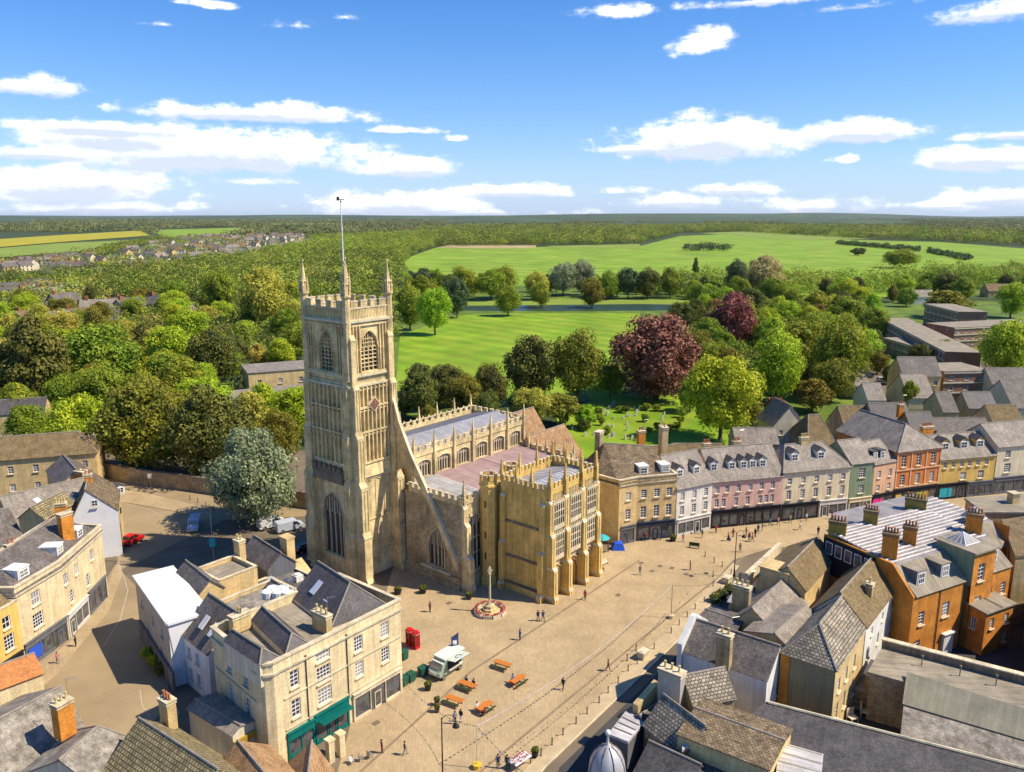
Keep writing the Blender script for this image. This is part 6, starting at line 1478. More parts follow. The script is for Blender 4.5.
# wood and parkland belts: (name, polygon in survey pixels on the ground, spacing m, height range, palette)
def inpoly(p, poly):
    c = False; n = len(poly)
    for i in range(n):
        (x1, y1), (x2, y2) = poly[i], poly[(i + 1) % n]
        if (y1 > p[1]) != (y2 > p[1]) and p[0] < (x2 - x1) * (p[1] - y1) / (y2 - y1) + x1: c = not c
    return c
def belt(desc, pix, n, hr, pal, rr=(.42, .58), gap=.66, seed=1, shapes=('round', 'spread', 'tall', 'round')):
    P_ = [tuple(at(x, y, 0).xy) for x, y in pix]; rng = random.Random(seed)
    xs = [p[0] for p in P_]; ys = [p[1] for p in P_]; out = []; tries = 0
    while len(out) < n and tries < 12000:
        tries += 1; p = (rng.uniform(min(xs), max(xs)), rng.uniform(min(ys), max(ys)))
        if not inpoly(p, P_): continue
        h = rng.uniform(*hr); r = h * rng.uniform(*rr)
        if any((p[0] - q[0]) ** 2 + (p[1] - q[1]) ** 2 < ((r + q[2]) * gap) ** 2 for q in OCC): continue
        OCC.append((p[0], p[1], r)); out.append((p, h, r))
    out.sort(key=lambda o: px((o[0][0], o[0][1], 0)))
    for i, (p, h, r) in enumerate(out):
        c = rng.choice(pal); s = rng.choice(shapes)
        sz = 'tall' if h > hr[0] + (hr[1] - hr[0]) * .66 else ('small' if h < hr[0] + (hr[1] - hr[0]) * .33 else 'medium')
        tree(p, h, r, c, s, '%s %s tree, %s from the left %s' % (sz, ADJ[c], ordinal(i + 1), desc), 'trees ' + desc)
    return len(out)
_O1 = 'first second third fourth fifth sixth seventh eighth ninth tenth eleventh twelfth thirteenth fourteenth fifteenth sixteenth seventeenth eighteenth nineteenth'.split()
_T1 = ['', '', 'twenty', 'thirty', 'forty', 'fifty', 'sixty', 'seventy', 'eighty', 'ninety']; _T2 = ['', '', 'twentieth', 'thirtieth', 'fortieth', 'fiftieth', 'sixtieth', 'seventieth', 'eightieth', 'ninetieth']
def ordinal(n):
    if n < 20: return _O1[n - 1]
    if n < 100: return _T2[n // 10] if n % 10 == 0 else _T1[n // 10] + '-' + _O1[n % 10 - 1]
    return ('hundredth' if n == 100 else 'hundred-' + ordinal(n - 100))
G1 = ['olive', 'mid', 'green', 'lime', 'mid', 'gold', 'yellow', 'dark', 'olive']
G2 = ['mid', 'green', 'lime', 'olive', 'green', 'dark', 'yellow']
tot_ = 0
tot_ += belt('in the wood behind the lane wall', [(-60, 440), (60, 425), (190, 455), (300, 470), (300, 425), (200, 385), (60, 360), (-60, 370)], 44, (10, 16), G1, seed=2)
tot_ += belt('in the wood beyond the left houses', [(-80, 370), (60, 360), (200, 385), (300, 400), (300, 340), (300, 300), (60, 310), (-80, 320)], 66, (10, 17), G1 + ['yellow', 'gold'], seed=3)
tot_ += belt('between the tower and the churchyard', [(396, 420), (396, 392), (480, 395), (520, 412), (520, 432), (440, 440)], 12, (7, 11), ['dark', 'dark', 'olive', 'olive', 'gold'], seed=4)
tot_ += belt('in the grove by the copper beeches', [(660, 345), (700, 312), (870, 304), (880, 345), (850, 400), (760, 410), (700, 375)], 56, (10, 17), G2, seed=5)
tot_ += belt('along the far side of the meadow', [(650, 312), (700, 298), (1080, 292), (1080, 302), (880, 308), (760, 314)], 34, (11, 18), G2 + ['dark'], seed=6)
tot_ += belt('on the left bank of the park lawn', [(396, 300), (404, 276), (470, 284), (480, 298), (440, 306)], 20, (10, 15), ['green', 'mid', 'blue', 'lime'], seed=7)
tot_ += belt('on the far bank of the lake', [(470, 301), (640, 299), (700, 300), (700, 292), (600, 290), (470, 292)], 22, (9, 15), ['green', 'mid', 'olive', 'lime', 'dark'], seed=17)
tot_ += belt('behind the shop row roofs', [(740, 425), (840, 398), (900, 400), (960, 372), (1080, 365), (1080, 350), (860, 372), (740, 405)], 12, (6, 10), G2 + ['purple'], seed=8)
# woods too many to count: one object per wood
WB = {}
def wood_base(n, seed, flat):
    k = (n, seed)
    if k not in WB:
        rng = np.random.default_rng(900 + seed); C, R = crown_clumps(rng, 9 if n < 120 else 16, ['round', 'spread', 'round', 'tall'][seed % 4]); C = C * np.array([1, 1, 2.1]); V = leaves(rng, C, R * 1.7, n / len(C), 1.0, flat)
        V4 = V.reshape(-1, 4, 3); c = V4.mean(1, keepdims=True); WB[k] = (c, V4 - c)
    return WB[k]
def wood(name_lbl, pix, sp, hr, mat, seed, quad=1.3, per=70, town=0):
    """every tree of the wood gets its own height, breadth and species colour"""
    P_ = [tuple(at(x, y, 0).xy) for x, y in pix]; r_ = random.Random(seed)
    xs = [p[0] for p in P_]; ys = [p[1] for p in P_]; V = []; K = []
    x = min(xs); pts = []
    while x < max(xs):
        y = min(ys)
        while y < max(ys):
            p = (x + r_.uniform(-.45, .45) * sp, y + r_.uniform(-.45, .45) * sp)
            if inpoly(p, P_) and not any((p[0] - q[0]) ** 2 + (p[1] - q[1]) ** 2 < (q[2] * .7) ** 2 for q in OCC) and (not any(inpoly(p, g) for g in GAPS) or (town and r_.random() < town)): pts.append(p)
            y += sp
        x += sp
    for p in pts:
        h = r_.uniform(*hr) * r_.choice((.75, 1, 1, 1.2)); r = sp * r_.uniform(.5, .95); c, d = wood_base(per, r_.randrange(6), .3)
        a = r_.uniform(0, 6.28); ca, sa = math.cos(a), math.sin(a); Rm = np.array([[ca, sa, 0], [-sa, ca, 0], [0, 0, 1]])
        v = (c @ Rm) * np.array([r, r, h / 2.1]) + (d @ Rm) * quad * .5 + np.array([p[0], p[1], 0])
        n_ = mnoise.noise(Vector((p[0] / (sp * 7), p[1] / (sp * 7), seed))) * .55 + .5
        V.append(v.reshape(-1, 3)); K.append(np.full(len(v), min(1, max(0, n_ + r_.uniform(-.33, .33))), dtype=np.float32))
    if not V: return 0
    me = quads_mesh('woodland', np.concatenate(V), mat); o = bpy.data.objects.new('woodland', me); COL.objects.link(o); tag(o, name_lbl, 'woodland', None, 'stuff')
    K = np.concatenate(K); at2 = me.attributes.new('species', 'FLOAT', 'FACE')
    if len(K) == len(me.polygons): at2.data.foreach_set('value', K)
    return len(pts)
W_ = []
GAPS = [[tuple(at(x, y, 0).xy) for x, y in g] for g in (
 [(-60, 243), (60, 234.5), (140, 230), (152, 236), (60, 243), (-60, 253)], [(-60, 253), (60, 243), (130, 238), (84, 252), (-60, 262)], [(150, 229.5), (245, 227), (252, 232.5), (165, 239)],
 [(-60, 221.5), (30, 220.8), (36, 224), (-60, 226)], [(260, 224), (330, 223), (345, 226), (270, 227.5)], [(440, 222), (560, 221.5), (570, 224.5), (450, 225.5)], [(600, 224), (700, 222.5), (720, 226), (620, 228)], [(760, 221.5), (900, 221.5), (930, 225.5), (800, 226)], [(940, 228), (1060, 229), (1060, 232), (950, 231)],
 [(-40, 268), (110, 256), (180, 237), (300, 235), (320, 247), (230, 263), (120, 275), (-40, 283)])]
for g in GAPS[3:9]: sheet('far_field', [(x, y) for x, y in g], .8, 'grass_pale')
sheet('town_streets', [(x, y) for x, y in GAPS[9]], .7, 'town_green')
W_.append(wood('olive green wood left of the park field, running up to the skyline', [(110, 300), (330, 312), (400, 312), (402, 268), (408, 256), (436, 246), (420, 236), (300, 240), (230, 262), (110, 275)], 13, (10, 17), 'wood_mix', 11, 1.15, 300))
W_.append(wood('bright hedgerow wood between the left wood and the far town', [(250, 262), (330, 240), (420, 236), (436, 246), (408, 256), (330, 262)], 15, (12, 18), 'wood_lime', 12, 1.25, 260))
W_.append(wood('trees scattered among the far left houses', [(-80, 315), (110, 305), (110, 275), (-80, 285)], 17, (9, 15), 'wood_mix', 13, 1.2, 240))
W_.append(wood('dense belt of trees along the far edge of the park field', [(420, 247), (540, 246), (640, 244), (680, 233), (740, 232), (740, 226), (420, 229)], 22, (13, 21), 'wood_mix', 14, 2.0, 170))
W_.append(wood('dark wood along the right far edge of the big field', [(740, 232), (860, 239), (930, 241), (1060, 248), (1060, 236), (900, 229), (740, 226)], 22, (13, 20), 'wood_mix', 15, 2.0, 170))
W_.append(wood('far wooded plain below the skyline', [(-80, 231), (300, 236), (420, 233), (740, 228), (900, 231), (1100, 238), (1100, 222), (-80, 222)], 50, (12, 20), 'wood_far', 16, 4.5, 90))
W_.append(wood('wooded skyline', [(-80, 222.3), (1100, 222.3), (1100, 218.6), (-80, 218.6)], 110, (14, 26), 'wood_far', 17, 10, 60))
W_.append(wood('broken woods around the rape field', [(-80, 275), (60, 262), (150, 240), (250, 238), (240, 250), (110, 275)], 30, (9, 14), 'wood_mix', 18, 1.8, 150, .3))
W_.append(wood('long hedge across the middle of the big field', [(838, 243), (920, 250.5), (920, 252), (838, 244.5)], 9, (5, 8), 'wood_dark', 19, 1.5, 150))
W_.append(wood('short hedge at the right of the big field', [(930, 251), (970, 259), (966, 261), (928, 253)], 8, (4, 7), 'wood_dark', 20, 1.5, 150))
W_.append(wood('low clumps of trees in front of the field belt', [(684, 252), (728, 251), (728, 249), (684, 250)], 14, (9, 13), 'wood_dark', 21, 1.5, 150))
W_.append(wood('belt of mixed trees between the park lawn, the lake and the big field at right', [(640, 297), (690, 284), (870, 288), (905, 282), (1080, 274), (1080, 287), (930, 293), (700, 300)], 12, (11, 17), 'wood_lime', 31, 1.0, 340))
W_.append(wood('bushy undergrowth of the wood behind the lane wall', [(-60, 440), (60, 428), (190, 458), (296, 472), (300, 400), (200, 385), (60, 360), (-60, 370)], 7, (4, 8), 'wood_dark', 32, .8, 170))
W_.append(wood('bushy undergrowth beyond the left houses', [(-80, 370), (60, 360), (200, 385), (190, 372), (300, 352), (392, 352), (400, 312), (60, 312), (-80, 318)], 9, (5, 10), 'wood_mix', 33, .9, 170))
W_.append(wood('undergrowth of the grove right of the copper beeches', [(668, 345), (705, 312), (870, 302), (874, 345), (840, 392), (760, 404), (705, 375)], 8, (4, 9), 'wood_mix', 34, .8, 170))
W_.append(wood('low bushes around the churchyard edge', [(590, 400), (640, 392), (700, 415), (735, 440), (760, 420), (690, 372), (620, 352), (596, 380)], 6, (2, 4.5), 'wood_lime', 35, .6, 150))
print('TREES', TREES, tot_, 'WOODS', W_)
# churchyard shrubs and gravestones
rng = random.Random(5); n_ = 0
GP = [(562, 440), (560, 412), (610, 400), (640, 408), (690, 412), (695, 432), (640, 440)]
for i in range(300):
    x, y = rng.uniform(560, 700), rng.uniform(404, 442)
    if not inpoly((x, y), GP): continue
    n_ += 1
    if n_ > 70: break
    p = at(x, y, 0)
    if n_ % 3: 
        t = MB(); G = Fr((p.x, p.y, 0), rng.uniform(30, 70)); hh = rng.uniform(.8, 1.5); w = rng.uniform(.35, .55); t.box(G, -w, w, -.09, .09, -.05, hh * .8); t.hexa([G(-w, -.09, hh * .8), G(w, -.09, hh * .8), G(w, .09, hh * .8), G(-w, .09, hh * .8), G(-w * .5, -.09, hh), G(w * .5, -.09, hh), G(w * .5, .09, hh), G(-w * .5, .09, hh)]); o = t.build('gravestone', 'grave'); tag(o, 'weathered grey gravestone on the churchyard lawn', 'gravestone', 'gravestones on the churchyard lawn')
    else: tree(p, rng.uniform(1.5, 3.2), rng.uniform(.8, 1.7), rng.choice(['dark', 'green', 'mid']), 'low', 'small round shrub among the gravestones', 'shrubs among the gravestones')
# far town: small houses in rows
def far_house_mesh(seed, wm, rm):
    r = random.Random(seed); a = MB(); w, d, h, k = 10, 7, 5, 3.2
    for F_, L_ in ((ID.side(0, w, d), w), (ID.side(1, w, d), d), (ID.side(2, w, d), w), (ID.side(3, w, d), d)): a.poly([F_(0, 0, 0), F_(L_, 0, 0), F_(L_, 0, h), F_(0, 0, h)])
    a.poly([(0, d, h), (0, 0, h), (0, d / 2, h + k)]); a.poly([(w, 0, h), (w, d, h), (w, d / 2, h + k)]); wall = a.build('wall', wm, me_only=True)
    a = MB(); a.slab([(-.3, -.3, h - .1), (w + .3, -.3, h - .1), (w + .3, d / 2, h + k + .1), (-.3, d / 2, h + k + .1)], .15); a.slab([(w + .3, d + .3, h - .1), (-.3, d + .3, h - .1), (-.3, d / 2, h + k + .1), (w + .3, d / 2, h + k + .1)], .15); roof = a.build('roof', rm, me_only=True)
    a = MB(); a.box(ID, 1.2, 2.2, 3, 4, h, h + k + 1.4); ch = a.build('chimney', 'brick_dark', me_only=True)
    a = MB()
    for z in (1, 3.2):
        for x in (1.2, 4.4, 7.6): a.box(ID, x, x + 1.2, -.05, .05, z, z + 1.2)
    wi = a.build('windows', 'glass', me_only=True)
    return wall, roof, ch, wi
FH = [far_house_mesh(i, wm, rm) for i, (wm, rm) in enumerate((('w_white', 'stone_tile_brown'), ('w_stonewhite', 'slate_light'), ('ashlar', 'slate_mid'), ('w_cream', 'slate_mid')))]
rng = random.Random(9); k_ = 0; AREAS = [('in the far town left of the tower', [(-40, 268), (110, 257), (180, 238), (300, 236), (320, 247), (230, 262), (120, 274), (-40, 282)], 190), ('among the trees of the left wood', [(0, 330), (60, 310), (110, 305), (200, 320), (190, 335), (60, 345)], 14), ('on the far right edge of the plain', [(985, 231), (1060, 233), (1060, 237), (985, 235)], 14), ('among the trees at the far left edge', [(-40, 300), (60, 290), (60, 300), (-40, 315)], 12)]
hs_ = []
for dsc, pix, n in AREAS:
    P_ = [tuple(at(x, y, 0).xy) for x, y in pix]; xs = [p[0] for p in P_]; ys = [p[1] for p in P_]; out = []; tr = 0
    while len(out) < n and tr < 6000:
        tr += 1; p = (rng.uniform(min(xs), max(xs)), rng.uniform(min(ys), max(ys)))
        if inpoly(p, P_) and all((p[0] - q[0]) ** 2 + (p[1] - q[1]) ** 2 > 13 ** 2 for q in out): out.append(p)
    out.sort(key=lambda p: px((p[0], p[1], 0)))
    for i, p in enumerate(out):
        t = thing('small_house', '%s house, %s from the left %s' % (['white walled', 'pale stone', 'honey stone', 'cream walled'][i % 4], ordinal(i + 1), dsc), 'house', p, rng.choice([.2, .3, -.5, 1.2]) + rng.uniform(-.15, .15), 'houses ' + dsc)
        s_ = 1.0 + rng.random() * .5; t.scale = (s_ * 1.2, s_, s_)
        for nm, me in zip(('wall', 'roof', 'chimney', 'window'), FH[i % 4]): inst(nm, me, t)
# buildings seen between the trees left of the tower
house('flat_roofed_annex', 'two storey stone block with a flat grey roof, just left of the tower', 'building', tuple(at(250, 400, 0).xy), 25, 26, 16, 8.5, flat=True, wall='ashlar', roof='slate_light', wins=[(0, 1, 1.6, 1.3, 4, 2, 2), (0, 4.6, 1.6, 1.3, 4, 2, 2)])
house('long_low_annex', 'long low stone range with a grey metal roof, between trees and tower', 'building', tuple(at(196, 424, 0).xy), 25, 44, 11, 6.0, 1.4, wall='ashlar', roof='slate_light', wins=[(0, 1.2, 1.6, 1.4, 10, 2, 2)])
# old wall along the lane
t = thing('boundary_wall', 'high stone boundary wall with a mossy top, between the lane and the wood', 'wall', at(200, 492, 0)); a = MB(); wp = [at(x, y, 0) for x, y in ((92, 474), (130, 483), (208, 494), (300, 508), (330, 512))]
for p, q in zip(wp, wp[1:]): G = Fr(p, ux=(q - p)); L_ = (q - p).length; a.box(G, -.1, L_ + .1, 0, .6, -.2, 3.2); a.box(G, -.15, L_ + .15, -.1, .7, 3.2, 3.4, 1)
a.build('wall', ['rubble', 'trim_dark'], t)
# ------------------------------------------------------------------ people
def skin_body(name, V, E, R):
    me = bpy.data.meshes.new(name); me.from_pydata(V, E, []); ob = bpy.data.objects.new(name, me); COL.objects.link(ob)
    sk = ob.modifiers.new('Skin', 'SKIN'); sub = ob.modifiers.new('Sub', 'SUBSURF'); sub.levels = 1; sub.render_levels = 1
    for i, v in enumerate(me.skin_vertices[0].data): v.radius = R[i] if isinstance(R[i], tuple) else (R[i], R[i]); v.use_root = (i == 0)
    dg = bpy.context.evaluated_depsgraph_get(); dg.update(); m2 = bpy.data.meshes.new_from_object(ob.evaluated_get(dg)); bpy.data.objects.remove(ob); m2.name = name
    return m2
def person_mesh(pose):
    V = [(0, 0, .93), (0, 0, 1.16), (0, 0, 1.38), (0, -.005, 1.50), (0, -.015, 1.60), (0, -.01, 1.70)]; R = [(.155, .11), (.145, .10), (.17, .105), (.055, .055), (.085, .095), (.07, .08)]
    E = [(0, 1), (1, 2), (2, 3), (3, 4), (4, 5)]
    drop = .46 if pose == 'sit' else 0
    V = [(x, y, z - drop) for x, y, z in V]
    hands = []
    for s in (-1, 1):
        b = len(V); sw = {'walk': .16 * s, 'stand': .02, 'sit': -.16}[pose]
        V += [(s * .18, 0, 1.40 - drop), (s * .235, .02 + sw * .4, 1.14 - drop), (s * (.22 if pose != 'sit' else .16), -.05 + sw * 1.2 - (.12 if pose == 'sit' else 0), .92 - drop + (.16 if pose == 'sit' else 0))]
        R += [.062, .045, .032]; E += [(2, b), (b, b + 1), (b + 1, b + 2)]; hands.append((s, V[-1]))
        c = len(V); st = {'walk': -.24 * s, 'stand': .03 * s, 'sit': 0}[pose]
        if pose == 'sit': V += [(s * .1, -.02, .44), (s * .12, -.42, .48), (s * .12, -.44, .09), (s * .12, -.58, .045)]
        else: V += [(s * .09, 0, .86), (s * .10, st * .55 - .03, .48), (s * .10, st * 1.1 + .02, .085), (s * .11, st * 1.1 - .14, .04)]
        R += [(.092, .092), .066, .045, (.045, .035)]; E += [(0, c), (c, c + 1), (c + 1, c + 2), (c + 2, c + 3)]
    me = skin_body('body', V, E, R); a = MB()
    vs = [tuple(v.co) for v in me.vertices]; top = 1.47 - drop
    for p in me.polygons:
        c = p.center; m = 1
        if c.z > top - .01: m = 0
        elif pose != 'sit' and c.z < .10: m = 3
        elif pose == 'sit' and c.z < .10: m = 3
        elif (pose != 'sit' and c.z < .90 and abs(c.x) < .19) or (pose == 'sit' and c.z < .53 and c.y < .4 and not (abs(c.x) > .13 and c.z > .55)): m = 2
        elif any((Vector(h) - c).length < .05 for _, h in hands): m = 0
        a.f.append(tuple(p.vertices)); a.m.append(m)
    a.v = vs
    for s, h in hands:       # palm, four fingers of unequal length, thumb
        h = Vector(h); d = Vector((0, -.3, -1)).normalized() if pose != 'sit' else Vector((0, -1, -.25)).normalized(); sd = Vector((0, 1, -.3)).normalized() if pose != 'sit' else Vector((-s, 0, 0))
        pl = h + d * .075; a.tube([h, h + d * .04, pl], [.024, .032, .030], 6, 0)
        for i, l in enumerate((.065, .075, .07, .055)): q = pl + sd * (i - 1.5) * .017; a.tube([q, q + d * l * .5, q + d * l + Vector((-s * .012, 0, .0))], [.0085, .008, .006], 5, 0)
        a.tube([h + d * .02 - sd * .025, h + d * .055 - sd * .045, h + d * .085 - sd * .045], [.011, .010, .007], 5, 0)
    hz = 1.60 - drop
    a.tube([(0, -.10, hz + .02), (0, -.125, hz - .012), (0, -.10, hz - .025)], [.008, .014, .010], 5, 0)
    for s in (-1, 1): a.tube([(s * .085, -.01, hz + .02), (s * .098, 0, hz), (s * .088, -.005, hz - .03)], [.012, .014, .008], 5, 0); a.tube([(s * .035, -.104, hz + .022), (s * .035, -.112, hz + .022)], [.010, .004], 5, 4)
    a.tube([(-.025, -.106, hz - .045), (0, -.112, hz - .047), (.025, -.106, hz - .045)], [.004, .007, .004], 5, 4)
    bm_ = a.build('body', ['skin', 'cl_dark', 'cl_navy', 'cl_black', 'cl_maroon'], me_only=True, smooth=True)
    hr = MB(); hr.lathe((0, .015, hz - .02), [(.09, -.03), (.108, .03), (.108, .08), (.085, .125), (.04, .145), (.005, .15)], 12)
    hm_ = hr.build('hair', 'hair', me_only=True, smooth=True)
    return bm_, hm_
PM = {k: person_mesh(k) for k in ('stand', 'walk', 'sit')}
def person(pos, pose, top, leg, label, deg=0, hair='hair', group=None, s=1.0, z=0):
    t = thing('person', label, 'person', (pos[0], pos[1], z), rad(deg), group)
    b = inst('body', PM[pose][0], t, scale=(s, s, s)); 
    for i, m in ((1, top), (2, leg)): b.material_slots[i].link = 'OBJECT'; b.material_slots[i].material = MT('cl_' + m)
    h = inst('hair', PM[pose][1], t, scale=(s, s, s)); h.material_slots[0].link = 'OBJECT'; h.material_slots[0].material = MT(hair)
    return t
def pp(x, y, *a, **k): return person(at(x, y, .02), *a, **k)
pp(382, 753, 'stand', 'maroon', 'maroon', 'person in maroon standing alone, below the corner building shop', 120)
pp(405, 755, 'walk', 'dark', 'grey', 'person in dark clothes walking, right of the person in maroon', 100)
pp(538, 621, 'walk', 'dark', 'dark', 'person in dark clothes, left one of the pair near the porch', 20); pp(543, 621, 'walk', 'navy', 'dark', 'person in navy, right one of the pair near the porch', 20)
pp(563, 690, 'walk', 'black', 'dark', 'person in black walking alone by the dark bunting string', 140)
pp(608, 671, 'walk', 'dark', 'maroon', 'person in dark and maroon near the bollards and the stone bin', 60)
pp(455, 724, 'stand', 'grey', 'black', 'person in grey, left one of the pair under the lamp post', 200); pp(461, 722, 'stand', 'black', 'white', 'person in black, right one of the pair under the lamp post', 160)
pp(450, 673, 'stand', 'navy', 'black', 'person in navy at the food truck counter', 200); pp(457, 669, 'stand', 'black', 'navy', 'person in black at the food truck counter', 200)
pp(58, 664, 'walk', 'pink', 'grey', 'person in pink walking in the left lane', 30); pp(76, 647, 'stand', 'dark', 'black', 'person in dark clothes by the left terrace shop', 90)
pp(728, 541, 'walk', 'maroon', 'dark', 'person in maroon walking before the pink shops', 70); pp(733, 537, 'stand', 'red', 'dark', 'person in red before the pink shops', 10)
for i, (x, y, c) in enumerate(((749, 541, 'maroon'), (752, 542, 'red'), (755, 537, 'dark'), (758, 533, 'navy'), (762, 531, 'black'), (746, 536, 'pink'))): pp(x, y, 'walk' if i % 2 else 'stand', c, 'dark', 'person in %s, in the group on the pavement below the long pink house' % {'maroon': 'maroon', 'red': 'red', 'dark': 'dark grey', 'navy': 'navy', 'black': 'black', 'pink': 'pink'}[c], i * 60)
pp(683, 542, 'walk', 'pink', 'grey', 'person in pink before the white house with two dormers', 0); pp(778, 525, 'walk', 'pink', 'navy', 'person in pink between the pink shops and the white hip roofed house', 30)
pp(645, 541, 'stand', 'maroon', 'dark', 'person in maroon at the navy shop door', 0); pp(608, 552, 'stand', 'navy', 'black', 'person in navy beside the blue tarpaulin', 80); pp(818, 535, 'stand', 'black', 'black', 'person in black on the right pavement above the brown roofs', 0)
pp(498, 768, 'stand', 'navy', 'dark', 'person in navy at the bottom edge, left of the flower stall', 0); pp(507, 769, 'stand', 'black', 'dark', 'person in black at the bottom edge, right of the person in navy', 0)
rg_ = random.Random(3)
for i, (x, y, lb) in enumerate(((660, 540, 'near the navy shop door'), (697, 534, 'at the left end of the black shop front'), (702, 538, 'just off the left end of the black shop front'), (716, 533, 'under the second dormer of the pink house'), (770, 526, 'at the right end of the black shop front'), (790, 523, 'outside the black shop of the white hip roofed house'), (806, 521, 'at the door of the white hip roofed house'), (832, 519, 'outside the white shop front'), (840, 516, 'beside the green house'), (690, 570, 'alone in the middle of the open paving'), (640, 575, 'walking towards the porch'), (585, 600, 'crossing in front of the porch'), (520, 640, 'between the market cross and the picnic tables'), (740, 552, 'behind the standing bollards'), (800, 530, 'on the pavement above the brown roofs'), (430, 612, 'between the two round planters'))):
    c_ = ['navy', 'black', 'grey', 'red', 'blue', 'tan', 'white', 'maroon'][i % 8]; pp(x, y, 'walk' if i % 3 else 'stand', c_, ['dark', 'navy', 'grey', 'black'][i % 4], 'person in a %s top %s' % (c_, lb), rg_.uniform(0, 360))
# ------------------------------------------------------------------ picnic tables
def picnic(pix, deg, label):
    p = at(*pix, .02); t = thing('picnic_table', label, 'picnic table', p, rad(deg), 'orange picnic tables in the market place'); F = Fr((0, 0, 0), 0)
    a = MB(); 
    for i in range(5): a.box(F, -1.1, 1.1, -.42 + i * .17, -.27 + i * .17, .74, .79)
    a.build('tabletop', 'wood_orange', t, local=True)
    for y in (-.8, .62): a = MB(); a.box(F, -1.1, 1.1, y, y + .12, .43, .48); a.box(F, -1.1, 1.1, y + .14, y + .26, .43, .48); a.build('bench_seat', 'wood_dark' if y < 0 else 'wood_orange', t, local=True)
    for x in (-.8, .8):
        for s in (-1, 1): a = MB(); a.tube([(x, s * .68, 0), (x, s * .22, .74)], .045, 4); a.build('leg', 'wood_orange', t, local=True)
        a = MB(); a.box(F, x - .03, x + .03, -.78, .8, .36, .43); a.build('crossbar', 'wood_orange', t, local=True)
    return p
T1 = picnic((467, 689), -32, 'orange picnic table with two people, right of the food truck'); T2 = picnic((454, 704), -30, 'empty orange picnic table beside the tall lamp post'); T3 = picnic((485, 711), 48, 'orange picnic table with a person in maroon, nearest the bunting pole')
T4 = picnic((502, 668), -30, 'empty orange picnic table, farthest from the lamp post'); T5 = picnic((518, 684), 48, 'orange picnic table with one person in blue, rightmost of the five')
def seat(T, deg, along, side, top, label):
    a = rad(deg); ux = Vector((math.cos(a), math.sin(a))); uy = Vector((-ux.y, ux.x)); q = Vector((T.x, T.y)) + ux * along + uy * side * .72; person(q, 'sit', top, 'dark', label, deg + (180 if side < 0 else 0))
seat(T1, -32, -.6, 1, 'navy', 'person in navy seated on the left bench of the table by the food truck'); seat(T1, -32, .5, 1, 'maroon', 'person in maroon seated at the table by the food truck'); seat(T3, 48, -.6, 1, 'white', 'person in white seated at the table nearest the bunting pole'); seat(T3, 48, -.8, -1, 'maroon', 'person in maroon seated at the table nearest the bunting pole'); seat(T5, 48, -.2, 1, 'blue', 'person in pale blue seated at the rightmost picnic table')
# ------------------------------------------------------------------ vehicles
def wheel(t, x, y, r=.34, w=.22):
    a = MB(); n = 16
    for (ra, rb, m) in ((r, r, 0),):
        vs = []; 
        for yy in (-w / 2, w / 2): vs += [(x + ra * math.cos(k * 2 * math.pi / n), y + yy, r + ra * math.sin(k * 2 * math.pi / n)) for k in range(n)]
        a.mesh(vs, [(k, (k + 1) % n, n + (k + 1) % n, n + k) for k in range(n)] + [tuple(range(n))[::-1], tuple(range(n, 2 * n))])
    o = a.build('wheel', 'tyre', t, local=True); a = MB(); s = 1 if y > 0 else -1; vs = [(x + .6 * r * math.cos(k * 2 * math.pi / n), y + s * (w / 2 + .01), r + .6 * r * math.sin(k * 2 * math.pi / n)) for k in range(n)]; a.mesh(vs, [tuple(range(n)) if s < 0 else tuple(range(n))[::-1]]); a.build('rim', 'steel', o, local=True)
def profile_body(a, prof, w, m=0, inset=0):     # prof: (x, z) ccw outline
    n = len(prof); vs = [(x, -w / 2, z) for x, z in prof] + [(x, w / 2, z) for x, z in prof]
    a.mesh(vs, [tuple(range(n)), tuple(reversed(range(n, 2 * n)))] + [(i, n + i, n + (i + 1) % n, (i + 1) % n) for i in range(n)], m)
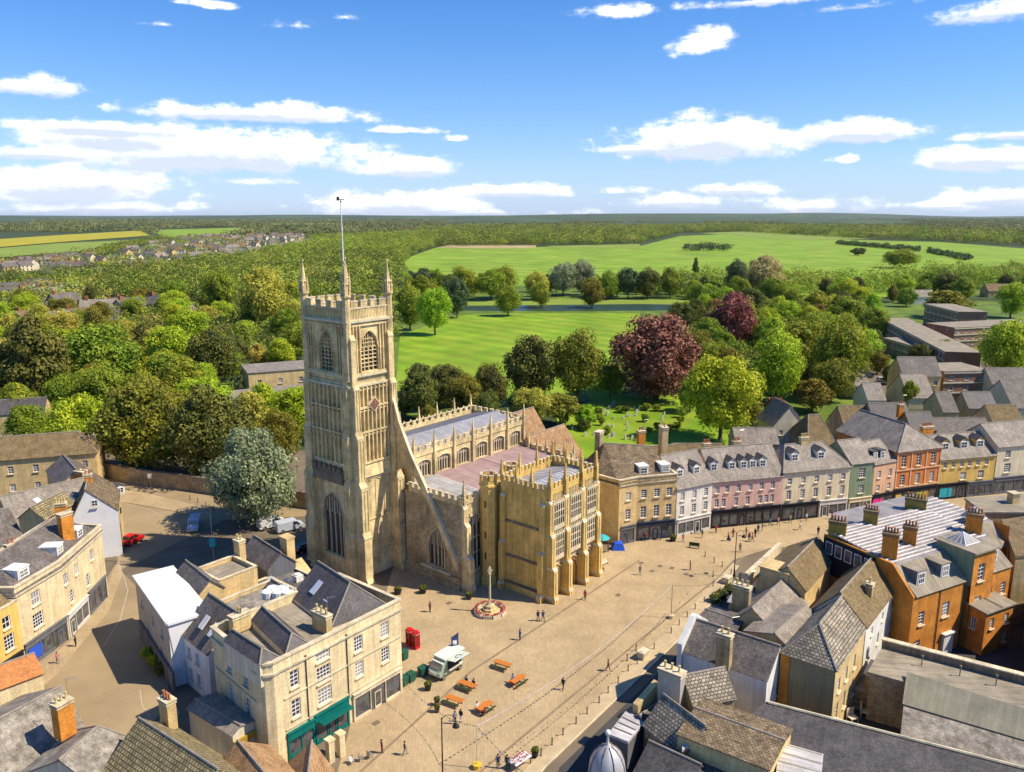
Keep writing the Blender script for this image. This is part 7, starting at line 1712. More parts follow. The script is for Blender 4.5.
def car(pix, deg, paint, label, kind='car', long_=None):
    p = at(*pix, .045); t = thing('parked_' + kind, label, kind, p, rad(deg), scale=(.92, 1, 1.14) if kind == 'car' else None); a = MB()
    if kind == 'van':
        pr = [(-2.6, .3), (2.5, .3), (2.6, .75), (2.35, 1.15), (1.75, 1.3), (1.15, 1.95), (.8, 2.05), (-2.55, 2.05), (-2.65, 1.2)]
        g = [(1.72, 1.30), (1.16, 1.90)]; w = 1.95; wx = (-1.6, 1.65)
    else:
        pr = [(-2.0, .28), (2.0, .28), (2.1, .6), (1.9, .85), (.95, .98), (-1.9, 1.0), (-2.08, .7)]; w = 1.72; wx = (-1.25, 1.25)
    profile_body(a, pr, w); b = a.build('body', paint, t, local=True)
    md = b.modifiers.new('Bevel', 'BEVEL'); md.width = .07; md.segments = 2; md.limit_method = 'ANGLE'
    if kind == 'van':
        a = MB(); a.poly([(1.74, -.85, 1.33), (1.74, .85, 1.33), (1.19, .8, 1.93), (1.19, -.8, 1.93)]); vv = a.v; a.v = [(x + .03, y, z + .03) for x, y, z in vv]; a.build('windscreen', 'glass', t, local=True)
        for s in (-1, 1): a = MB(); y = s * (w / 2 + .005); a.poly([(1.5, y, 1.25), (1.05, y, 1.8), (.4, y, 1.8), (.4, y, 1.25)]); a.build('side_window', 'glass', t, local=True); a = MB(); a.box(ID, 1.35, 1.5, min(s * .95, s * 1.2), max(s * .95, s * 1.2), 1.2, 1.45); a.build('wing_mirror', 'cl_black', t, local=True)
    else:
        a = MB(); a.hexa([(-1.8, -.8, .98), (.95, -.8, .96), (.95, .8, .96), (-1.8, .8, .98), (-1.35, -.64, 1.48), (.15, -.64, 1.5), (.15, .64, 1.5), (-1.35, .64, 1.48)]); a.build('cabin', 'glass', t, local=True)
        a = MB(); a.box(ID, -1.38, .2, -.66, .66, 1.482, 1.53); 
        a.build('roof', paint, t, local=True)
        for s in (-1, 1):
            for x0, x1 in (((.95), .15), (-1.8, -1.35)): a = MB(); a.tube([(x0, s * .8, .98), (x1, s * .64, 1.5)], .045, 4); a.build('pillar', paint, t, local=True)
            a = MB(); a.tube([(-.5, s * .8, .98), (-.5, s * .65, 1.5)], .04, 4); a.build('pillar', paint, t, local=True)
    for x in wx:
        for s in (-1, 1): wheel(t, x, s * (w / 2 - .1), .33 if kind == 'car' else .36)
    X = 2.5 if kind == 'van' else 2.0; Z = .85 if kind == 'van' else .68
    for s in (-1, 1):
        a = MB(); a.box(ID, X - .02, X + .1, s * .62 - .16, s * .62 + .16, Z - .1, Z + .08); a.build('headlight', 'chrome', t, local=True)
        a = MB(); a.box(ID, -X - (.18 if kind == 'van' else .1), -X + .05, s * .68 - .12, s * .68 + .12, Z - .1, Z + .15); a.build('tail_light', 'red', t, local=True)
    a = MB(); a.box(ID, X + .08, X + .12, -.26, .26, .42, .54); a.build('number_plate', 'cl_white', t, local=True)
    return t
v = car((133, 543), 70, 'red', 'small red car on the lane bend, in front of the white gabled house', 'car')
car((195, 528), -78, 'car_silver', 'silver van facing the viewer on the lane, left of the grey green tree', 'van')
car((272, 527), 35, 'w_cool_white', 'white van with its side towards the lane, left of the silver van under the tree', 'van'); car((290, 530), 35, 'car_silver', 'silver grey van parked beside the tower, right of the white van', 'van'); car((306, 552), 40, 'car_black', 'dark car parked at the foot of the tower', 'car')
car((882, 382), 0, 'w_cool_white', 'white car parked below the flats', 'car'); car((865, 373), 20, 'car_silver', 'silver car parked beside the white walled house', 'car'); car((868, 378), 20, 'car_black', 'dark car parked beside the white walled house', 'car')
# food truck
p = at(447, 672, .02); t = thing('food_truck', 'cream and sage green vintage food truck with an open serving hatch', 'food truck', p, rad(52 + 180)); a = MB()
profile_body(a, [(-2.3, .45), (2.0, .45), (2.35, .6), (2.5, 1.15), (2.15, 1.35), (1.75, 2.1), (1.4, 2.2), (1.35, 2.55), (-2.3, 2.6)], 1.95); b = a.build('body', 'van_green', t, local=True); md = b.modifiers.new('Bevel', 'BEVEL'); md.width = .09; md.segments = 2
a = MB(); a.box(ID, -2.36, 1.4, -1.02, 1.02, 2.58, 2.72); a.box(ID, 1.38, 1.8, -.85, .85, 2.15, 2.3); a.build('roof', 'van_cream', t, local=True)
a = MB(); a.poly([(2.17, -.85, 1.42), (2.17, .85, 1.42), (1.82, .8, 2.05), (1.82, -.8, 2.05)]); a.v = [(x + .04, y, z + .03) for x, y, z in a.v]; a.build('windscreen', 'glass', t, local=True)
a = MB(); a.box(ID, 2.3, 2.52, -.6, .6, .75, 1.15); a.build('grille', 'van_cream', t, local=True)
for s in (-1, 1): a = MB(); a.lathe((2.42, s * .72, .92), [(.16, -.12), (.16, .12)], 10); a.build('headlight', 'chrome', t, local=True)
a = MB(); a.box(ID, -1.7, .9, .975, .99, 1.15, 2.2); a.build('serving_hatch', 'cl_black', t, local=True)
a = MB(); a.slab([(-1.8, 1.0, 2.5), (-1.8, 2.3, 2.75), (1.0, 2.3, 2.75), (1.0, 1.0, 2.5)], .06); h_ = a.build('awning', 'van_cream', t, local=True)
a = MB()
for k in range(24):
    an = k * math.pi / 12; a.box(Fr((-.4 + .42 * math.cos(an), 1.65 + .3 * math.sin(an), 2.655), math.degrees(an) + 90), -.06, .06, -.03, .03, 0, .02 if True else 0)
a.build('awning_badge', 'teal_dark', h_, local=True)
a = MB(); a.box(ID, -1.7, .9, .98, 1.35, 1.05, 1.13); a.build('counter', 'w_stonewhite', t, local=True)
for x in (-1.4, 1.6):
    for s in (-1, 1): wheel(t, x, s * .88, .36)
p2 = at(459, 664, .02); t = thing('feather_flag', 'navy and white pennant flag standing behind the food truck', 'flag', p2); a = MB(); a.tube([(0, 0, 0), (0, 0, 4.6)], .03, 5); a.build('pole', 'steel', t, local=True); a = MB(); a.box(Fr((0, 0, 0), 20), -1.0, -.05, -.012, .012, 2.6, 3.9); a.hexa([(-1.0, -.35, 3.9), (-.05, 0, 3.9), (-.05, .02, 3.9), (-1.0, -.33, 3.9), (-.5, -.18, 4.2), (-.05, 0, 4.5), (-.05, .02, 4.5), (-.5, -.16, 4.2)]); f_ = a.build('flag', 'cl_navy', t, local=True); a = MB(); a.lathe((-.5, -.2, 3.2), [(.2, -.02), (.24, .02)], 10); a.box(Fr((0, 0, 0), 20), -.8, -.25, -.02, .02, 2.9, 3.5); a.build('emblem', 'cl_white', f_, local=True)
# phone boxes
for i, (pix, lb) in enumerate((((410, 645), 'red telephone box, left one of the pair beside the corner building'), ((416, 648), 'red telephone box, right one of the pair beside the corner building'))):
    t = thing('telephone_box', lb, 'phone box', at(*pix, .02), rad(48), 'red telephone boxes', scale=(.9, .9, .95)); a = MB(); q = .45
    for sx in (-1, 1):
        for sy in (-1, 1): a.box(ID, min(sx * q, sx * (q - .1)), max(sx * q, sx * (q - .1)), min(sy * q, sy * (q - .1)), max(sy * q, sy * (q - .1)), 0, 2.2)
    a.box(ID, -q, q, -q, q, 0, .35); a.box(ID, -q, q, -q, q, 2.1, 2.38)
    for s in (-1, 1):
        for k in range(8): z = .35 + k * .24; a.box(ID, -q, q, min(s * q, s * (q - .04)), max(s * q, s * (q - .04)), z, z + .04); a.box(ID, min(s * q, s * (q - .04)) + .002, max(s * q, s * (q - .04)) - .002, -q, q, z + .002, z + .042)
        for x in (-.18, .14): a.box(ID, x, x + .04, min(s * q, s * (q - .04)) + .004, max(s * q, s * (q - .04)) - .004, .35, 2.1)
    a.build('frame', 'red', t, local=True); a = MB(); a.box(ID, -q - .04, q + .04, -q - .04, q + .04, 2.38, 2.45); a.lathe((0, 0, 2.45), [(.6, 0), (.5, .14), (.3, .24), (.02, .28)], 4); a.build('domed_roof', 'red', t, local=True)
    a = MB(); a.box(ID, -q + .06, q - .06, -q + .06, q - .06, .36, 2.09); a.build('glazing', 'glass', t, local=True)
    for d in (0, 90, 180, 270): a = MB(); Gq = Fr((0, 0, 0), d); a.box(Gq, -.34, .34, -q - .012, -q + .01, 2.18, 2.32); s_ = a.build('sign_panel', 'cl_white', t, local=True); cu = sign_text(s_, Fr((t.location.x, t.location.y, t.location.z), 48 + d), 0, 2.25, 'TELEPHONE', .11, 'cl_black', -q - .03)
def rail(pts, h, label, mat='iron', posts=1.5, bars=(1.0, .5), name='railing'):
    P_ = [Vector((p[0], p[1], .02)) for p in pts]; t = thing(name, label, 'railing', P_[0])
    for p, q in zip(P_, P_[1:]):
        L_ = (q - p).length; n = max(1, round(L_ / posts))
        for i in range(n + 1): a = MB(); r = p.lerp(q, i / n); a.tube([r, r + Vector((0, 0, h))], .035, 5); a.build('post', mat, t)
        for b_ in bars: a = MB(); a.tube([p + Vector((0, 0, h * b_)), q + Vector((0, 0, h * b_))], .025, 5); a.build('rail', mat, t)
for i, (pa_, pb_) in enumerate((((180, 560), (214, 548)), ((184, 551), (212, 542)))): rail([at(*pa_), at(*pb_)], 1.2, ['grey metal barrier on the lane, nearer the slate roofed house', 'grey metal barrier on the lane, nearer the silver van'][i], 'steel', 2.0, (1.0, .55, .2), 'barrier')
# ------------------------------------------------------------------ bollards
def bollard(p, lb, grp, h=1.05):
    t = MB(); t.lathe((0, 0, 0), [(.10, 0), (.10, .12), (.07, .15), (.06, h - .25), (.085, h - .22), (.085, h - .16), (.06, h - .12), (.075, h - .04), (.03, h)], 8); return t
bm_ = bollard(None, None, None).build('bollard', 'iron', me_only=True)
def bol(p, lb, grp):
    o = bpy.data.objects.new('bollard', bm_); COL.objects.link(o); o.location = (p[0], p[1], .02); tag(o, lb, 'bollard', grp)
BL = [(544, 766), (563, 741), (575, 733), (588, 723), (598, 712), (608, 702), (617, 694), (627, 686), (637, 677), (644, 670), (653, 661), (662, 652), (668, 645), (680, 633)]
BL = [(541, 757), (552, 746), (563, 736), (576, 725), (587, 715), (599, 704), (608, 694), (618, 684), (628, 672), (637, 665), (654, 650), (671, 634), (679, 626), (687, 618), (695, 610), (704, 603)]
for i, (x, y) in enumerate(BL): bol(at(x, y, 0), 'black bollard along the pavement edge, %s of its row from the bottom' % ordinal(i + 1), 'bollards along the pavement edge')
for i, (x, y) in enumerate(((627, 661), (636, 651), (713, 587), (713, 577), (722, 567), (731, 575), (740, 579), (705, 557), (714, 563))): bol(at(x, y, 0), 'black bollard out on the paving, %s counted from the stone bin' % ordinal(i + 1), 'bollards standing out on the paving')
for i, (x, y) in enumerate(((149, 487), (168, 492), (190, 500), (198, 503), (206, 507), (214, 511))): bol(at(x, y, 0), 'black bollard by the boundary wall, %s from the left' % ordinal(i + 1), 'bollards by the boundary wall')
# ------------------------------------------------------------------ lamps, poles, bunting
def lamp(base, h, label, arms=1, deg=90):
    t = thing('street_lamp', label, 'lamp post', (base[0], base[1], .02), rad(deg)); a = MB(); a.lathe((0, 0, 0), [(.2, 0), (.2, .5), (.14, .6), (.12, 1.4), (.08, 1.5), (.06, h)], 10); a.build('post', 'iron', t, local=True)
    for k in range(arms):
        s = 1 if k == 0 else -1; a = MB(); pts = [(0, 0, h - .4)] + [(s * (.7 - .7 * math.cos(u)), 0, h - .4 + .75 * math.sin(u)) for u in (.5, 1.0, 1.57, 2.2, 2.8)] + [(s * 1.42, 0, h - .5)]; a.tube(pts, .035, 6); a.build('arm', 'iron', t, local=True)
        a = MB(); a.lathe((s * 1.42, 0, h - 1.0), [(.06, .5), (.1, .42), (.34, .12), (.36, .0)][::-1], 12); a.build('lamp_shade', 'iron', t, local=True); a = MB(); a.lathe((s * 1.42, 0, h - 1.12), [(.05, 0), (.2, .04), (.28, .12)], 10); a.build('lamp_glass', 'glass_light', t, local=True)
lamp(at(443, 790, 0), 8.2, 'tall black swan neck lamp post at the bottom edge, nearest the food truck', 1, 0); lamp(at(734, 577, 0), 7.6, 'tall black double lamp post in front of the pink shops', 2, 20)
def pole(pix, h, label, mat='trim', tub='yellow_paint'):
    b = at(*pix, .02); t = thing('flag_pole', label, 'pole', b); a = MB(); a.tube([(0, 0, 0), (0, 0, h)], [.05, .035], 6); a.build('pole', mat, t, local=True); a = MB(); a.lathe((0, 0, 0), [(.42, 0), (.48, .5), (.4, .52)], 10); a.build('base', tub, t, local=True); return b + Vector((0, 0, h))
pA = pole((671, 618), 5.2, 'thin pole in a pale tub on the paving, centre right', 'trim_dark', 'trim'); pB = pole((477, 768), 5.0, 'thin pale pole on a yellow base, right of the tall lamp post', 'trim', 'yellow_paint')
def bunting(a_, b_, sag, n, label, mats, size=.3, cord='cl_dark'):
    t = thing('bunting', label, 'bunting', (a_[0], a_[1], 0)); P_ = [a_.lerp(b_, i / n) - Vector((0, 0, sag * 4 * (i / n) * (1 - i / n))) for i in range(n + 1)]
    c = MB(); c.tube(P_, .012, 3); c.build('cord', cord, t); by = {m: MB() for m in mats}
    for i in range(n):
        p, q = P_[i], P_[i + 1]; m = (p + q) / 2; f = .33; r = p.lerp(q, .2); s = p.lerp(q, .8); o = Vector((random.uniform(-.08, .08), random.uniform(-.08, .08), -size)); by[mats[i % len(mats)]].poly([r, s, m + o])
    for m in mats: o = by[m].build('pennants', m, t); o['kind'] = 'stuff'
bunting(pB, pA, 1.6, 74, 'white and pink bunting from the bottom pole to the pole in the pale tub', ['cl_white', 'cl_white', 'cl_pink'], .32, 'cl_white')
bunting(pA, at(734, 577, 5.5), .6, 30, 'thin bunting from the tubbed pole to the double lamp post', ['cl_pink', 'cl_tan'], .16, 'cl_tan')
bunting(at(443, 790, 6.4), at(690, 590, 4.0), 2.4, 84, 'dark bunting from the tall lamp post across the paving', ['cl_dark', 'cl_tan'], .18, 'cl_tan')
bunting(pB, at(560, 800, 4.5), .6, 18, 'short dark and white bunting at the bottom edge', ['cl_dark', 'cl_white'], .25); bunting(at(393, 668, 3.6), pB, 1.6, 36, 'pale bunting from the corner building to the bottom pole', ['cl_white', 'cl_tan', 'cl_dark'], .2, 'cl_tan')
# ------------------------------------------------------------------ market cross
c = at(490, 612, .02); t = thing('market_cross', 'slender stone market cross on steps ringed by red flower boxes', 'monument', c, rad(10))
a = MB(); a.lathe((0, 0, 0), [(1.55, 0), (1.55, .35), (1.1, .36), (1.1, .7), (.75, .71), (.75, 1.1), (.4, 1.35)], 8); a.build('steps', 'church_stone', t, local=True)
a = MB(); a.frust(ID, -.24, .24, -.24, .24, 1.3, 1.9, .05); a.lathe((0, 0, 0), [(.17, 1.9), (.12, 5.9), (.22, 6.0), (.22, 6.15)], 8); a.build('shaft', 'trim', t, local=True)
a = MB(); a.box(ID, -.2, .2, -.12, .12, 6.15, 6.9); a.box(ID, -.38, .38, -.09, .09, 6.45, 6.62); a.hexa([(-.2, -.12, 6.9), (.2, -.12, 6.9), (.2, .12, 6.9), (-.2, .12, 6.9), (-.03, -.03, 7.25), (.03, -.03, 7.25), (.03, .03, 7.25), (-.03, .03, 7.25)]); a.build('cross_head', 'trim', t, local=True)
rng = np.random.default_rng(4)
for k in range(10):
    an = rad(10) + k * math.pi / 5; q = c + Vector((math.cos(an) * 2.05, math.sin(an) * 2.05, 0)); t2 = thing('flower_box', 'red flower box around the market cross', 'planter', q, an + math.pi / 2, 'flower boxes around the market cross'); a = MB(); a.box(ID, -.6, .6, -.28, .28, 0, .5); a.build('box', 'w_stonewhite', t2, local=True)
    V_ = leaves(rng, np.array([[x, 0, .58] for x in (-.4, -.13, .13, .4)]), np.full(4, .24), 26, .07, .7); me = quads_mesh('flowers', V_, 'flower'); inst('flowers', me, t2)
# planters, benches, bins
def planter(pix, label, r=.6, mat='iron', h=.7, leaf='leaf_dark'):
    t = thing('round_planter', label, 'planter', at(*pix, .02)); a = MB(); a.lathe((0, 0, 0), [(r * .7, 0), (r, h), (r * 1.05, h + .05), (r * .9, h + .04)], 14); a.build('pot', mat, t, local=True)
    rg = np.random.default_rng(int(pix[0])); V_ = leaves(rg, np.array([[0, 0, h + .15], [.25 * r, .2 * r, h + .2], [-.3 * r, 0, h + .15]]), np.full(3, r * .7), 70, .09, .7); inst('plant', quads_mesh('plant', V_, leaf), t)
planter((398, 594), 'dark round planter at the tower foot, left one of two'); planter((423, 593), 'dark round planter between tower and aisle, right one of two'); planter((428, 690), 'small dark planter in front of the food truck', .45); planter((549, 599), 'dark planter at the foot of the porch corner buttress', .6)
planter((437, 705), 'dark tub left of the tall lamp post, upper one', .35); planter((437, 712), 'dark tub left of the tall lamp post, lower one', .35); planter((535, 757), 'small dark planter beside the bollards at the bottom', .4); planter((469, 599), 'dark planter at the aisle corner buttress', .5)
planter((587, 572), 'dark planter beside the porch, at its right end', .5); planter((673, 541), 'dark planter between the navy shop and the white shop front', .6)
for i, (x, y) in enumerate(((715, 602), (722, 598), (730, 593))): planter((x, y), 'clipped dark bush in a tub behind the right bollards, %s from the left' % ordinal(i + 1), .9, 'wood_dark', .8)
def bench(pix, deg, label, mat='wood_dark', L_=1.8):
    t = thing('bench', label, 'bench', at(*pix, .02), rad(deg)); 
    a = MB(); a.box(ID, -L_ / 2, L_ / 2, -.25, .25, .42, .48); a.build('seat', mat, t, local=True); a = MB(); a.box(ID, -L_ / 2, L_ / 2, .2, .26, .5, .95); a.build('backrest', mat, t, local=True)
    for s in (-1, 1):
        for y in (-.2, .2): a = MB(); x = s * (L_ / 2 - .1); a.box(ID, x - .04, x + .04, y - .04, y + .04, 0, .42); a.build('leg', 'iron', t, local=True)
bench((694, 548), -20, 'dark bench in the open paving, before the bollards of the pink shops'); bench((604, 565), 50, 'pale bench by the porch end, under the stone wall', 'w_stonewhite'); bench((600, 572), 50, 'dark bench by the porch end, nearer the viewer')
for i, (x, y, lb) in enumerate(((643, 658, 'stone coloured square bin among the bollards, centre right'), (727, 583, 'stone coloured square bin by the double lamp post'))):
    t = thing('litter_bin', lb, 'bin', at(x, y, .02), rad(48)); a = MB(); a.frust(ID, -.7, .7, -.5, .5, 0, 1.0, -.06); a.build('body', 'trim', t, local=True); a = MB(); a.box(ID, -.78, .78, -.58, .58, 1.0, 1.12); a.box(ID, -.5, .5, -.3, .3, 1.12, 1.2); a.build('lid', 'w_stonewhite', t, local=True)
t = thing('market_stall_cover', 'bright blue tarpaulin over a small stall, beside the porch end', 'stall', at(618, 549, .02)); a = MB(); a.hexa([(-1.1, -.8, 0), (1.1, -.8, 0), (1.2, .8, 0), (-1.2, .8, 0), (-.7, -.4, 1.3), (.8, -.5, 1.1), (.6, .5, 1.4), (-.8, .4, 1.2)]); a.build('tarpaulin', 'blue_tarp', t, local=True)
t = thing('garden_parasol', 'teal green parasol by the honey stone corner house', 'parasol', at(602, 548, .02)); a = MB(); a.tube([(0, 0, 0), (0, 0, 2.5)], .03, 5); a.build('pole', 'steel', t, local=True); a = MB(); a.lathe((0, 0, 1.9), [(1.4, 0), (.7, .4), (.05, .7)], 8); a.build('canopy', 'turquoise', t, local=True)
for i, (x, y, w, lb) in enumerate(((404, 659, .4, 'green waste bin beside the red phone boxes'), (404, 685, .4, 'dark green bin at the corner building end, left one'), (411, 681, .45, 'dark green bin cluster left of the food truck'), (423, 675, .5, 'tall green bin right behind the food truck'))):
    t = thing('wheeled_bin', lb, 'bin', at(x, y, .02), rad(50)); a = MB(); a.frust(ID, -w, w, -.4, .4, .1, 1.1, -.05); a.build('body', 'green_plastic', t, local=True); a = MB(); a.box(ID, -w - .08, w + .08, -.48, .5, 1.1, 1.18); a.build('lid', 'green_plastic', t, local=True)
# cafe chairs and stall at the bottom edge
t = thing('flower_stall', 'small white cloth stall with flowers at the bottom edge, beside the pavement', 'stall', at(520, 766, .02), rad(45)); a = MB(); a.box(ID, -1.2, 1.2, -.6, .6, .85, .95); a.build('table', 'canvas_white', t, local=True)
for s in (-1, 1):
    for y in (-.5, .5): a = MB(); a.box(ID, s * 1.1 - .04, s * 1.1 + .04, y - .04, y + .04, 0, .85); a.build('leg', 'wood_dark', t, local=True)
V_ = leaves(rng, np.array([[x, y, 1.05] for x in (-.9, -.3, .3, .9) for y in (-.3, .3)]), np.full(8, .22), 24, .07, .7); inst('flowers', quads_mesh('flowers', V_, 'flower'), t)
for i in range(3):
    q = at(352 + i * 9, 764 - i * 3, .02); t = thing('cafe_chair', 'pale metal cafe chair at the bottom edge, %s' % ['nearest the teal shop', 'middle one', 'farthest from the teal shop'][i], 'chair', q, rad(40 + i * 50)); a = MB(); a.box(ID, -.25, .25, -.25, .25, .43, .48); a.build('seat', 'steel', t, local=True); a = MB(); a.box(ID, -.25, .25, .2, .25, .5, .95); a.build('backrest', 'steel', t, local=True)
    for s in (-1, 1):
        for y in (-.2, .2): a = MB(); a.box(ID, s * .22 - .02, s * .22 + .02, y - .02, y + .02, 0, .43); a.build('leg', 'steel', t, local=True)
# road signs, scooters of the lane
t = thing('road_sign', 'tall grey sign post with a pale sign by the boundary wall', 'sign', at(151, 489, .02)); a = MB(); a.tube([(0, 0, 0), (0, 0, 3.4)], .05, 6); a.build('post', 'steel', t, local=True); a = MB(); a.box(Fr((0, 0, 0), 10), -.4, .4, -.06, -.02, 2.4, 3.4); a.build('sign_panel', 'w_cool_white', t, local=True)
t = thing('street_pole', 'thin pole with a green bracket beside the silver van', 'pole', at(214, 560, .02)); a = MB(); a.tube([(0, 0, 0), (0, 0, 9)], [.07, .04], 6); a.build('post', 'trim', t, local=True); a = MB(); a.box(ID, -.5, .5, -.3, .3, 2.5, 3.8); a.build('cabinet', 'turquoise', t, local=True)
for i, (x, y) in enumerate(((148, 660), (154, 668), (160, 676))):
    q = at(x, y, .03); t = tree(q, 1.9, .9, 'yellow' if i < 2 else 'dark', 'low', 'potted %s shrub against the sheeted building, %s from the top' % ('golden' if i < 2 else 'dark green', ordinal(i + 1)))
t = thing('hanging_sign', 'dark square sign hanging from the white gabled house', 'sign', at(122, 545, 0)); q = at(122, 545, 0); a = MB(); a.box(Fr(q, 90), -.1, 1.0, -.05, .05, 5.6, 6.7); a.build('board', 'cl_black', t)
a = MB(); a.tube([at(119, 546, 6.8), at(124, 545, 6.8)], .03, 4); a.build('bracket', 'iron', t)
# painted lines on the lane
for i, pts in enumerate((([(118, 560), (128, 590), (120, 620), (104, 645)]), ([(140, 690), (142, 705), (150, 716)]), ([(100, 497), (150, 510), (180, 525)]))):
    a = MB(); P_ = [at(x, y, .05) for x, y in pts]
    for p, q in zip(P_, P_[1:]):
        d = (q - p).normalized() * .045; n_ = Vector((-d.y, d.x, 0)); a.poly([p - n_, q - n_, q + n_, p + n_])
    o = a.build('road_marking', 'paint_line'); tag(o, None, None, None, 'structure')
# drain covers
for i, (x, y) in enumerate(((449, 603), (641, 563), (660, 566), (672, 568), (686, 574), (652, 571), (618, 595), (376, 723))):
    a = MB(); G = Fr(at(x, y, .03), 48); a.box(G, -.45, .45, -.35, .35, 0, .012); o = a.build('drain_cover', 'asphalt_grey'); tag(o, None, None, None, 'structure')
# ------------------------------------------------------------------ sky, sun, camera
W = bpy.data.worlds.new('World'); S.world = W; W.use_nodes = True
nt = W.node_tree; N = nt.nodes.new; L = nt.links.new
bg = nt.nodes['Background']
SUN_EL = rad(50); SUN_AZ = math.atan2(1, -.15)    # direction towards the sun: +X, slightly towards the viewer
sx, sy = 1.0, -.15; q = math.hypot(sx, sy); sx /= q; sy /= q
sky = N('ShaderNodeTexSky'); sky.sky_type = 'NISHITA'; sky.sun_disc = False; sky.sun_elevation = SUN_EL; sky.sun_rotation = math.atan2(sx, sy); sky.air_density = 1.0; sky.dust_density = .1; sky.ozone_density = 4.0; sky.altitude = 60
tc = N('ShaderNodeTexCoord')
sep = N('ShaderNodeSeparateXYZ'); L(tc.outputs['Generated'], sep.inputs[0])
def M(op, a, b=None, c=None):
    n = N('ShaderNodeMath'); n.operation = op
    for i, v in enumerate((a, b, c)):
        if v is None: continue
        if isinstance(v, (int, float)): n.inputs[i].default_value = v
        else: L(v, n.inputs[i])
    return n.outputs[0]
az = M('ARCTAN2', sep.outputs[0], sep.outputs[1]); hyp = M('SQRT', M('ADD', M('MULTIPLY', sep.outputs[0], sep.outputs[0]), M('MULTIPLY', sep.outputs[1], sep.outputs[1]))); el = M('ARCTAN2', sep.outputs[2], hyp)
hs = N('ShaderNodeHueSaturation'); hs.inputs['Saturation'].default_value = 1.33; hs.inputs['Value'].default_value = 1.05; L(sky.outputs[0], hs.inputs['Color'])
tint = N('ShaderNodeMix'); tint.data_type = 'RGBA'; tint.blend_type = 'MULTIPLY'; tint.inputs[0].default_value = 1; L(hs.outputs[0], tint.inputs[6]); tint.inputs[7].default_value = (.92, .90, 1.10, 1)
hz = N('ShaderNodeMix'); hz.data_type = 'RGBA'; L(M('MULTIPLY', M('POWER', 2.718, M('MULTIPLY', M('MAXIMUM', el, 0.0), -9.0)), .6), hz.inputs[0]); L(tint.outputs[2], hz.inputs[6]); hz.inputs[7].default_value = (2.5, 4.55, 7.8, 1)
# clouds: flat-bottomed cumulus in the direction domain
def sdir(x, y):
    r = (x - 512) / FP; u = (386 - y) / FP; d = (r, CP + u * SP, -SP + u * CP)
    return math.atan2(d[0], d[1]), math.atan2(d[2], math.hypot(d[0], d[1]))
cv = N('ShaderNodeCombineXYZ'); L(M('MULTIPLY', az, 17.0), cv.inputs[0]); L(M('MULTIPLY', el, 27.0), cv.inputs[1])
nz = N('ShaderNodeTexNoise'); nz.inputs['Scale'].default_value = 1.0; nz.inputs['Detail'].default_value = 9; nz.inputs['Roughness'].default_value = .62; L(cv.outputs[0], nz.inputs['Vector'])
cv2 = N('ShaderNodeCombineXYZ'); L(M('MULTIPLY', az, 30.0), cv2.inputs[0]); L(M('MULTIPLY', el, 80.0), cv2.inputs[1])
nz2 = N('ShaderNodeTexNoise'); nz2.inputs['Scale'].default_value = 1.0; nz2.inputs['Detail'].default_value = 8; nz2.inputs['Roughness'].default_value = .65; L(cv2.outputs[0], nz2.inputs['Vector'])
# each cloud: centre x, y, half width, half height (survey pixels), strength
CL = [(255, 112, 112, 11, 1), (105, 127, 90, 9, 1), (205, 147, 150, 27, 1.35), (110, 135, 80, 16, 1.1), (70, 180, 95, 24, 1.3), (415, 166, 50, 13, 1.1), (30, 86, 45, 12, 1), (40, 152, 70, 10, 1), (400, 202, 74, 16, 1.25), (510, 190, 62, 9, .95), (400, 129, 34, 5, .8), (330, 118, 30, 6, .8), (705, 137, 85, 24, 1.25), (640, 147, 40, 8, .9), (858, 130, 78, 13, 1.05), (846, 158, 18, 6, .9), (975, 157, 70, 14, 1.15), (1000, 135, 50, 6, .8), (700, 40, 32, 14, .9), (735, 188, 40, 8, .85), (680, 200, 60, 9, .8), (820, 205, 50, 9, .8), (1000, 195, 55, 12, 1), (609, 10, 35, 9, .8), (760, 1, 60, 6, .8), (300, 24, 22, 6, .55), (165, 23, 18, 4, .5), (195, 2, 35, 5, .7), (985, 12, 50, 12, .6), (870, 5, 40, 5, .5), (345, 16, 14, 4, .5), (458, 138, 12, 3, .5), (250, 180, 34, 5, .7), (110, 206, 80, 9, .9), (620, 190, 30, 5, .6), (940, 205, 60, 6, .6), (480, 212, 120, 5, .5), (1100, 110, 60, 20, 1), (-90, 110, 70, 22, 1)]
tot = None; und = None
for (x, y, w, h, s) in CL:
    a0, e0 = sdir(x, y); ka = abs(sdir(x + w, y)[0] - a0); kh = abs(sdir(x, y - h)[1] - e0)
    dx = M('MULTIPLY', M('SUBTRACT', az, a0), 1 / ka); dy = M('MULTIPLY', M('SUBTRACT', el, e0 - kh * .3), 1 / kh)
    dy = M('MAXIMUM', dy, M('MULTIPLY', dy, -1.7))
    d2 = M('SQRT', M('ADD', M('MULTIPLY', dx, dx), M('MULTIPLY', dy, dy)))
    v = M('MULTIPLY', M('SUBTRACT', 1.40, d2), s)
    if w >= 38:
        dz = M('ADD', M('MULTIPLY', M('SUBTRACT', el, e0 - kh * .3), 1 / kh), .38)
        u = M('SUBTRACT', 1.0, M('SQRT', M('ADD', M('MULTIPLY', M('MULTIPLY', dx, dx), .8), M('MULTIPLY', M('MULTIPLY', dz, dz), 2.2)))); und = u if und is None else M('MAXIMUM', und, u)
    tot = v if tot is None else M('MAXIMUM', tot, v)
dens = M('ADD', M('ADD', M('MULTIPLY', M('MAXIMUM', tot, -.9), .75), M('MULTIPLY', M('SUBTRACT', nz.outputs['Fac'], .5), 2.3)), M('MULTIPLY', M('SUBTRACT', nz2.outputs['Fac'], .5), 1.1))
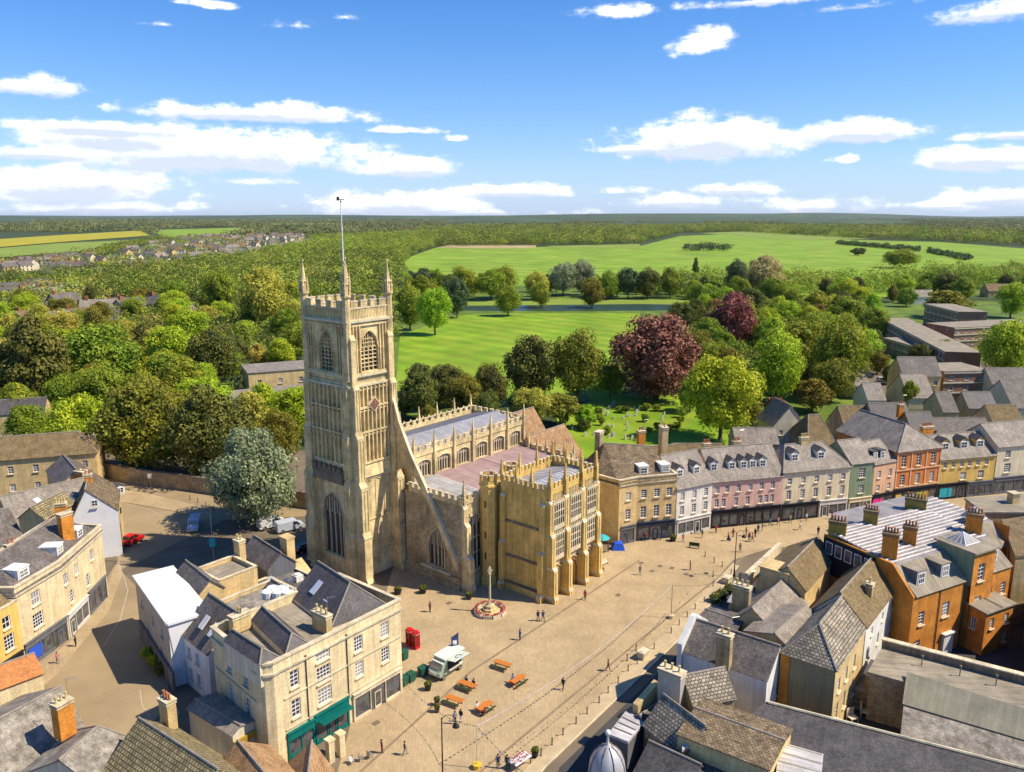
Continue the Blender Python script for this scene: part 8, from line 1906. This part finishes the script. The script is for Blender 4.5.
mr = N('ShaderNodeMapRange'); mr.interpolation_type = 'SMOOTHSTEP'; mr.inputs[1].default_value = .02; mr.inputs[2].default_value = .6; L(dens, mr.inputs[0])
cm = M('MULTIPLY', mr.outputs[0], .95)
shade = N('ShaderNodeMapRange'); shade.inputs[1].default_value = .1; shade.inputs[2].default_value = 1.1; shade.inputs[3].default_value = .82; shade.inputs[4].default_value = 1.0; L(dens, shade.inputs[0])
ccol = N('ShaderNodeMix'); ccol.data_type = 'RGBA'; ccol.inputs[6].default_value = (6.0, 6.8, 8.2, 1); ccol.inputs[7].default_value = (10.8, 10.8, 10.8, 1); L(mr.outputs[0], ccol.inputs[0])
un = N('ShaderNodeMapRange'); un.inputs[1].default_value = -.25; un.inputs[2].default_value = .6; un.inputs[4].default_value = .9; L(M('ADD', und, M('MULTIPLY', M('SUBTRACT', nz2.outputs['Fac'], .5), 1.6)), un.inputs[0])
cc2 = N('ShaderNodeMix'); cc2.data_type = 'RGBA'; L(un.outputs[0], cc2.inputs[0]); L(ccol.outputs[2], cc2.inputs[6]); cc2.inputs[7].default_value = (4.8, 5.4, 6.7, 1)
mix = N('ShaderNodeMix'); mix.data_type = 'RGBA'; L(cm, mix.inputs[0]); L(hz.outputs[2], mix.inputs[6]); L(cc2.outputs[2], mix.inputs[7])
L(mix.outputs[2], bg.inputs['Color']); bg.inputs['Strength'].default_value = .115
sl = bpy.data.lights.new('sun', 'SUN'); sl.energy = 5.0; sl.angle = rad(.53); sl.color = (1, .90, .73)
so = bpy.data.objects.new('sun', sl); COL.objects.link(so)
d = Vector((sx * math.cos(SUN_EL), sy * math.cos(SUN_EL), math.sin(SUN_EL))); so.rotation_euler = d.to_track_quat('Z', 'Y').to_euler(); so.location = (0, 0, 200)
cam = bpy.data.cameras.new('camera'); co = bpy.data.objects.new('camera', cam); COL.objects.link(co); S.camera = co
cam.sensor_width = 36; cam.lens = 36 * FP / 1024; cam.clip_end = 60000; cam.clip_start = .5
co.location = (0, 0, H); co.rotation_euler = (math.pi / 2 - PITCH, 0, 0)
vs = S.view_settings; vs.view_transform = 'Standard'; vs.look = 'None'; vs.gamma = 1; vs.exposure = .32; vs.use_curve_mapping = False
W.cycles.sampling_method = 'MANUAL'; W.cycles.sample_map_resolution = 256
cy = S.cycles; cy.max_bounces = 4; cy.diffuse_bounces = 2; cy.glossy_bounces = 2; cy.transmission_bounces = 3; cy.transparent_max_bounces = 6; cy.volume_bounces = 0
cy.caustics_reflective = False; cy.caustics_refractive = False; cy.use_adaptive_sampling = True; cy.adaptive_threshold = .02; cy.use_denoising = True; cy.sample_clamp_indirect = 4
S.render.use_persistent_data = False

hb = MB(); hb.box(ID, -26000, 26000, -400, 27000, -1, 150); hz_o = hb.build('haze', 'frame_white'); tag(hz_o, 'thin blue haze over the far plain', 'haze', None, 'stuff'); hz_o['category'] = 'haze'
hm_m = bpy.data.materials.new('haze'); hm_m.use_nodes = True; n_t = hm_m.node_tree; n_t.nodes.clear(); o_ = n_t.nodes.new('ShaderNodeOutputMaterial'); pv = n_t.nodes.new('ShaderNodeVolumePrincipled')
pv.inputs['Color'].default_value = (.86, .92, 1.0, 1); pv.inputs['Density'].default_value = 1.4e-5; pv.inputs['Anisotropy'].default_value = .2; n_t.links.new(pv.outputs[0], o_.inputs['Volume']); hz_o.data.materials.clear(); hz_o.data.materials.append(hm_m)
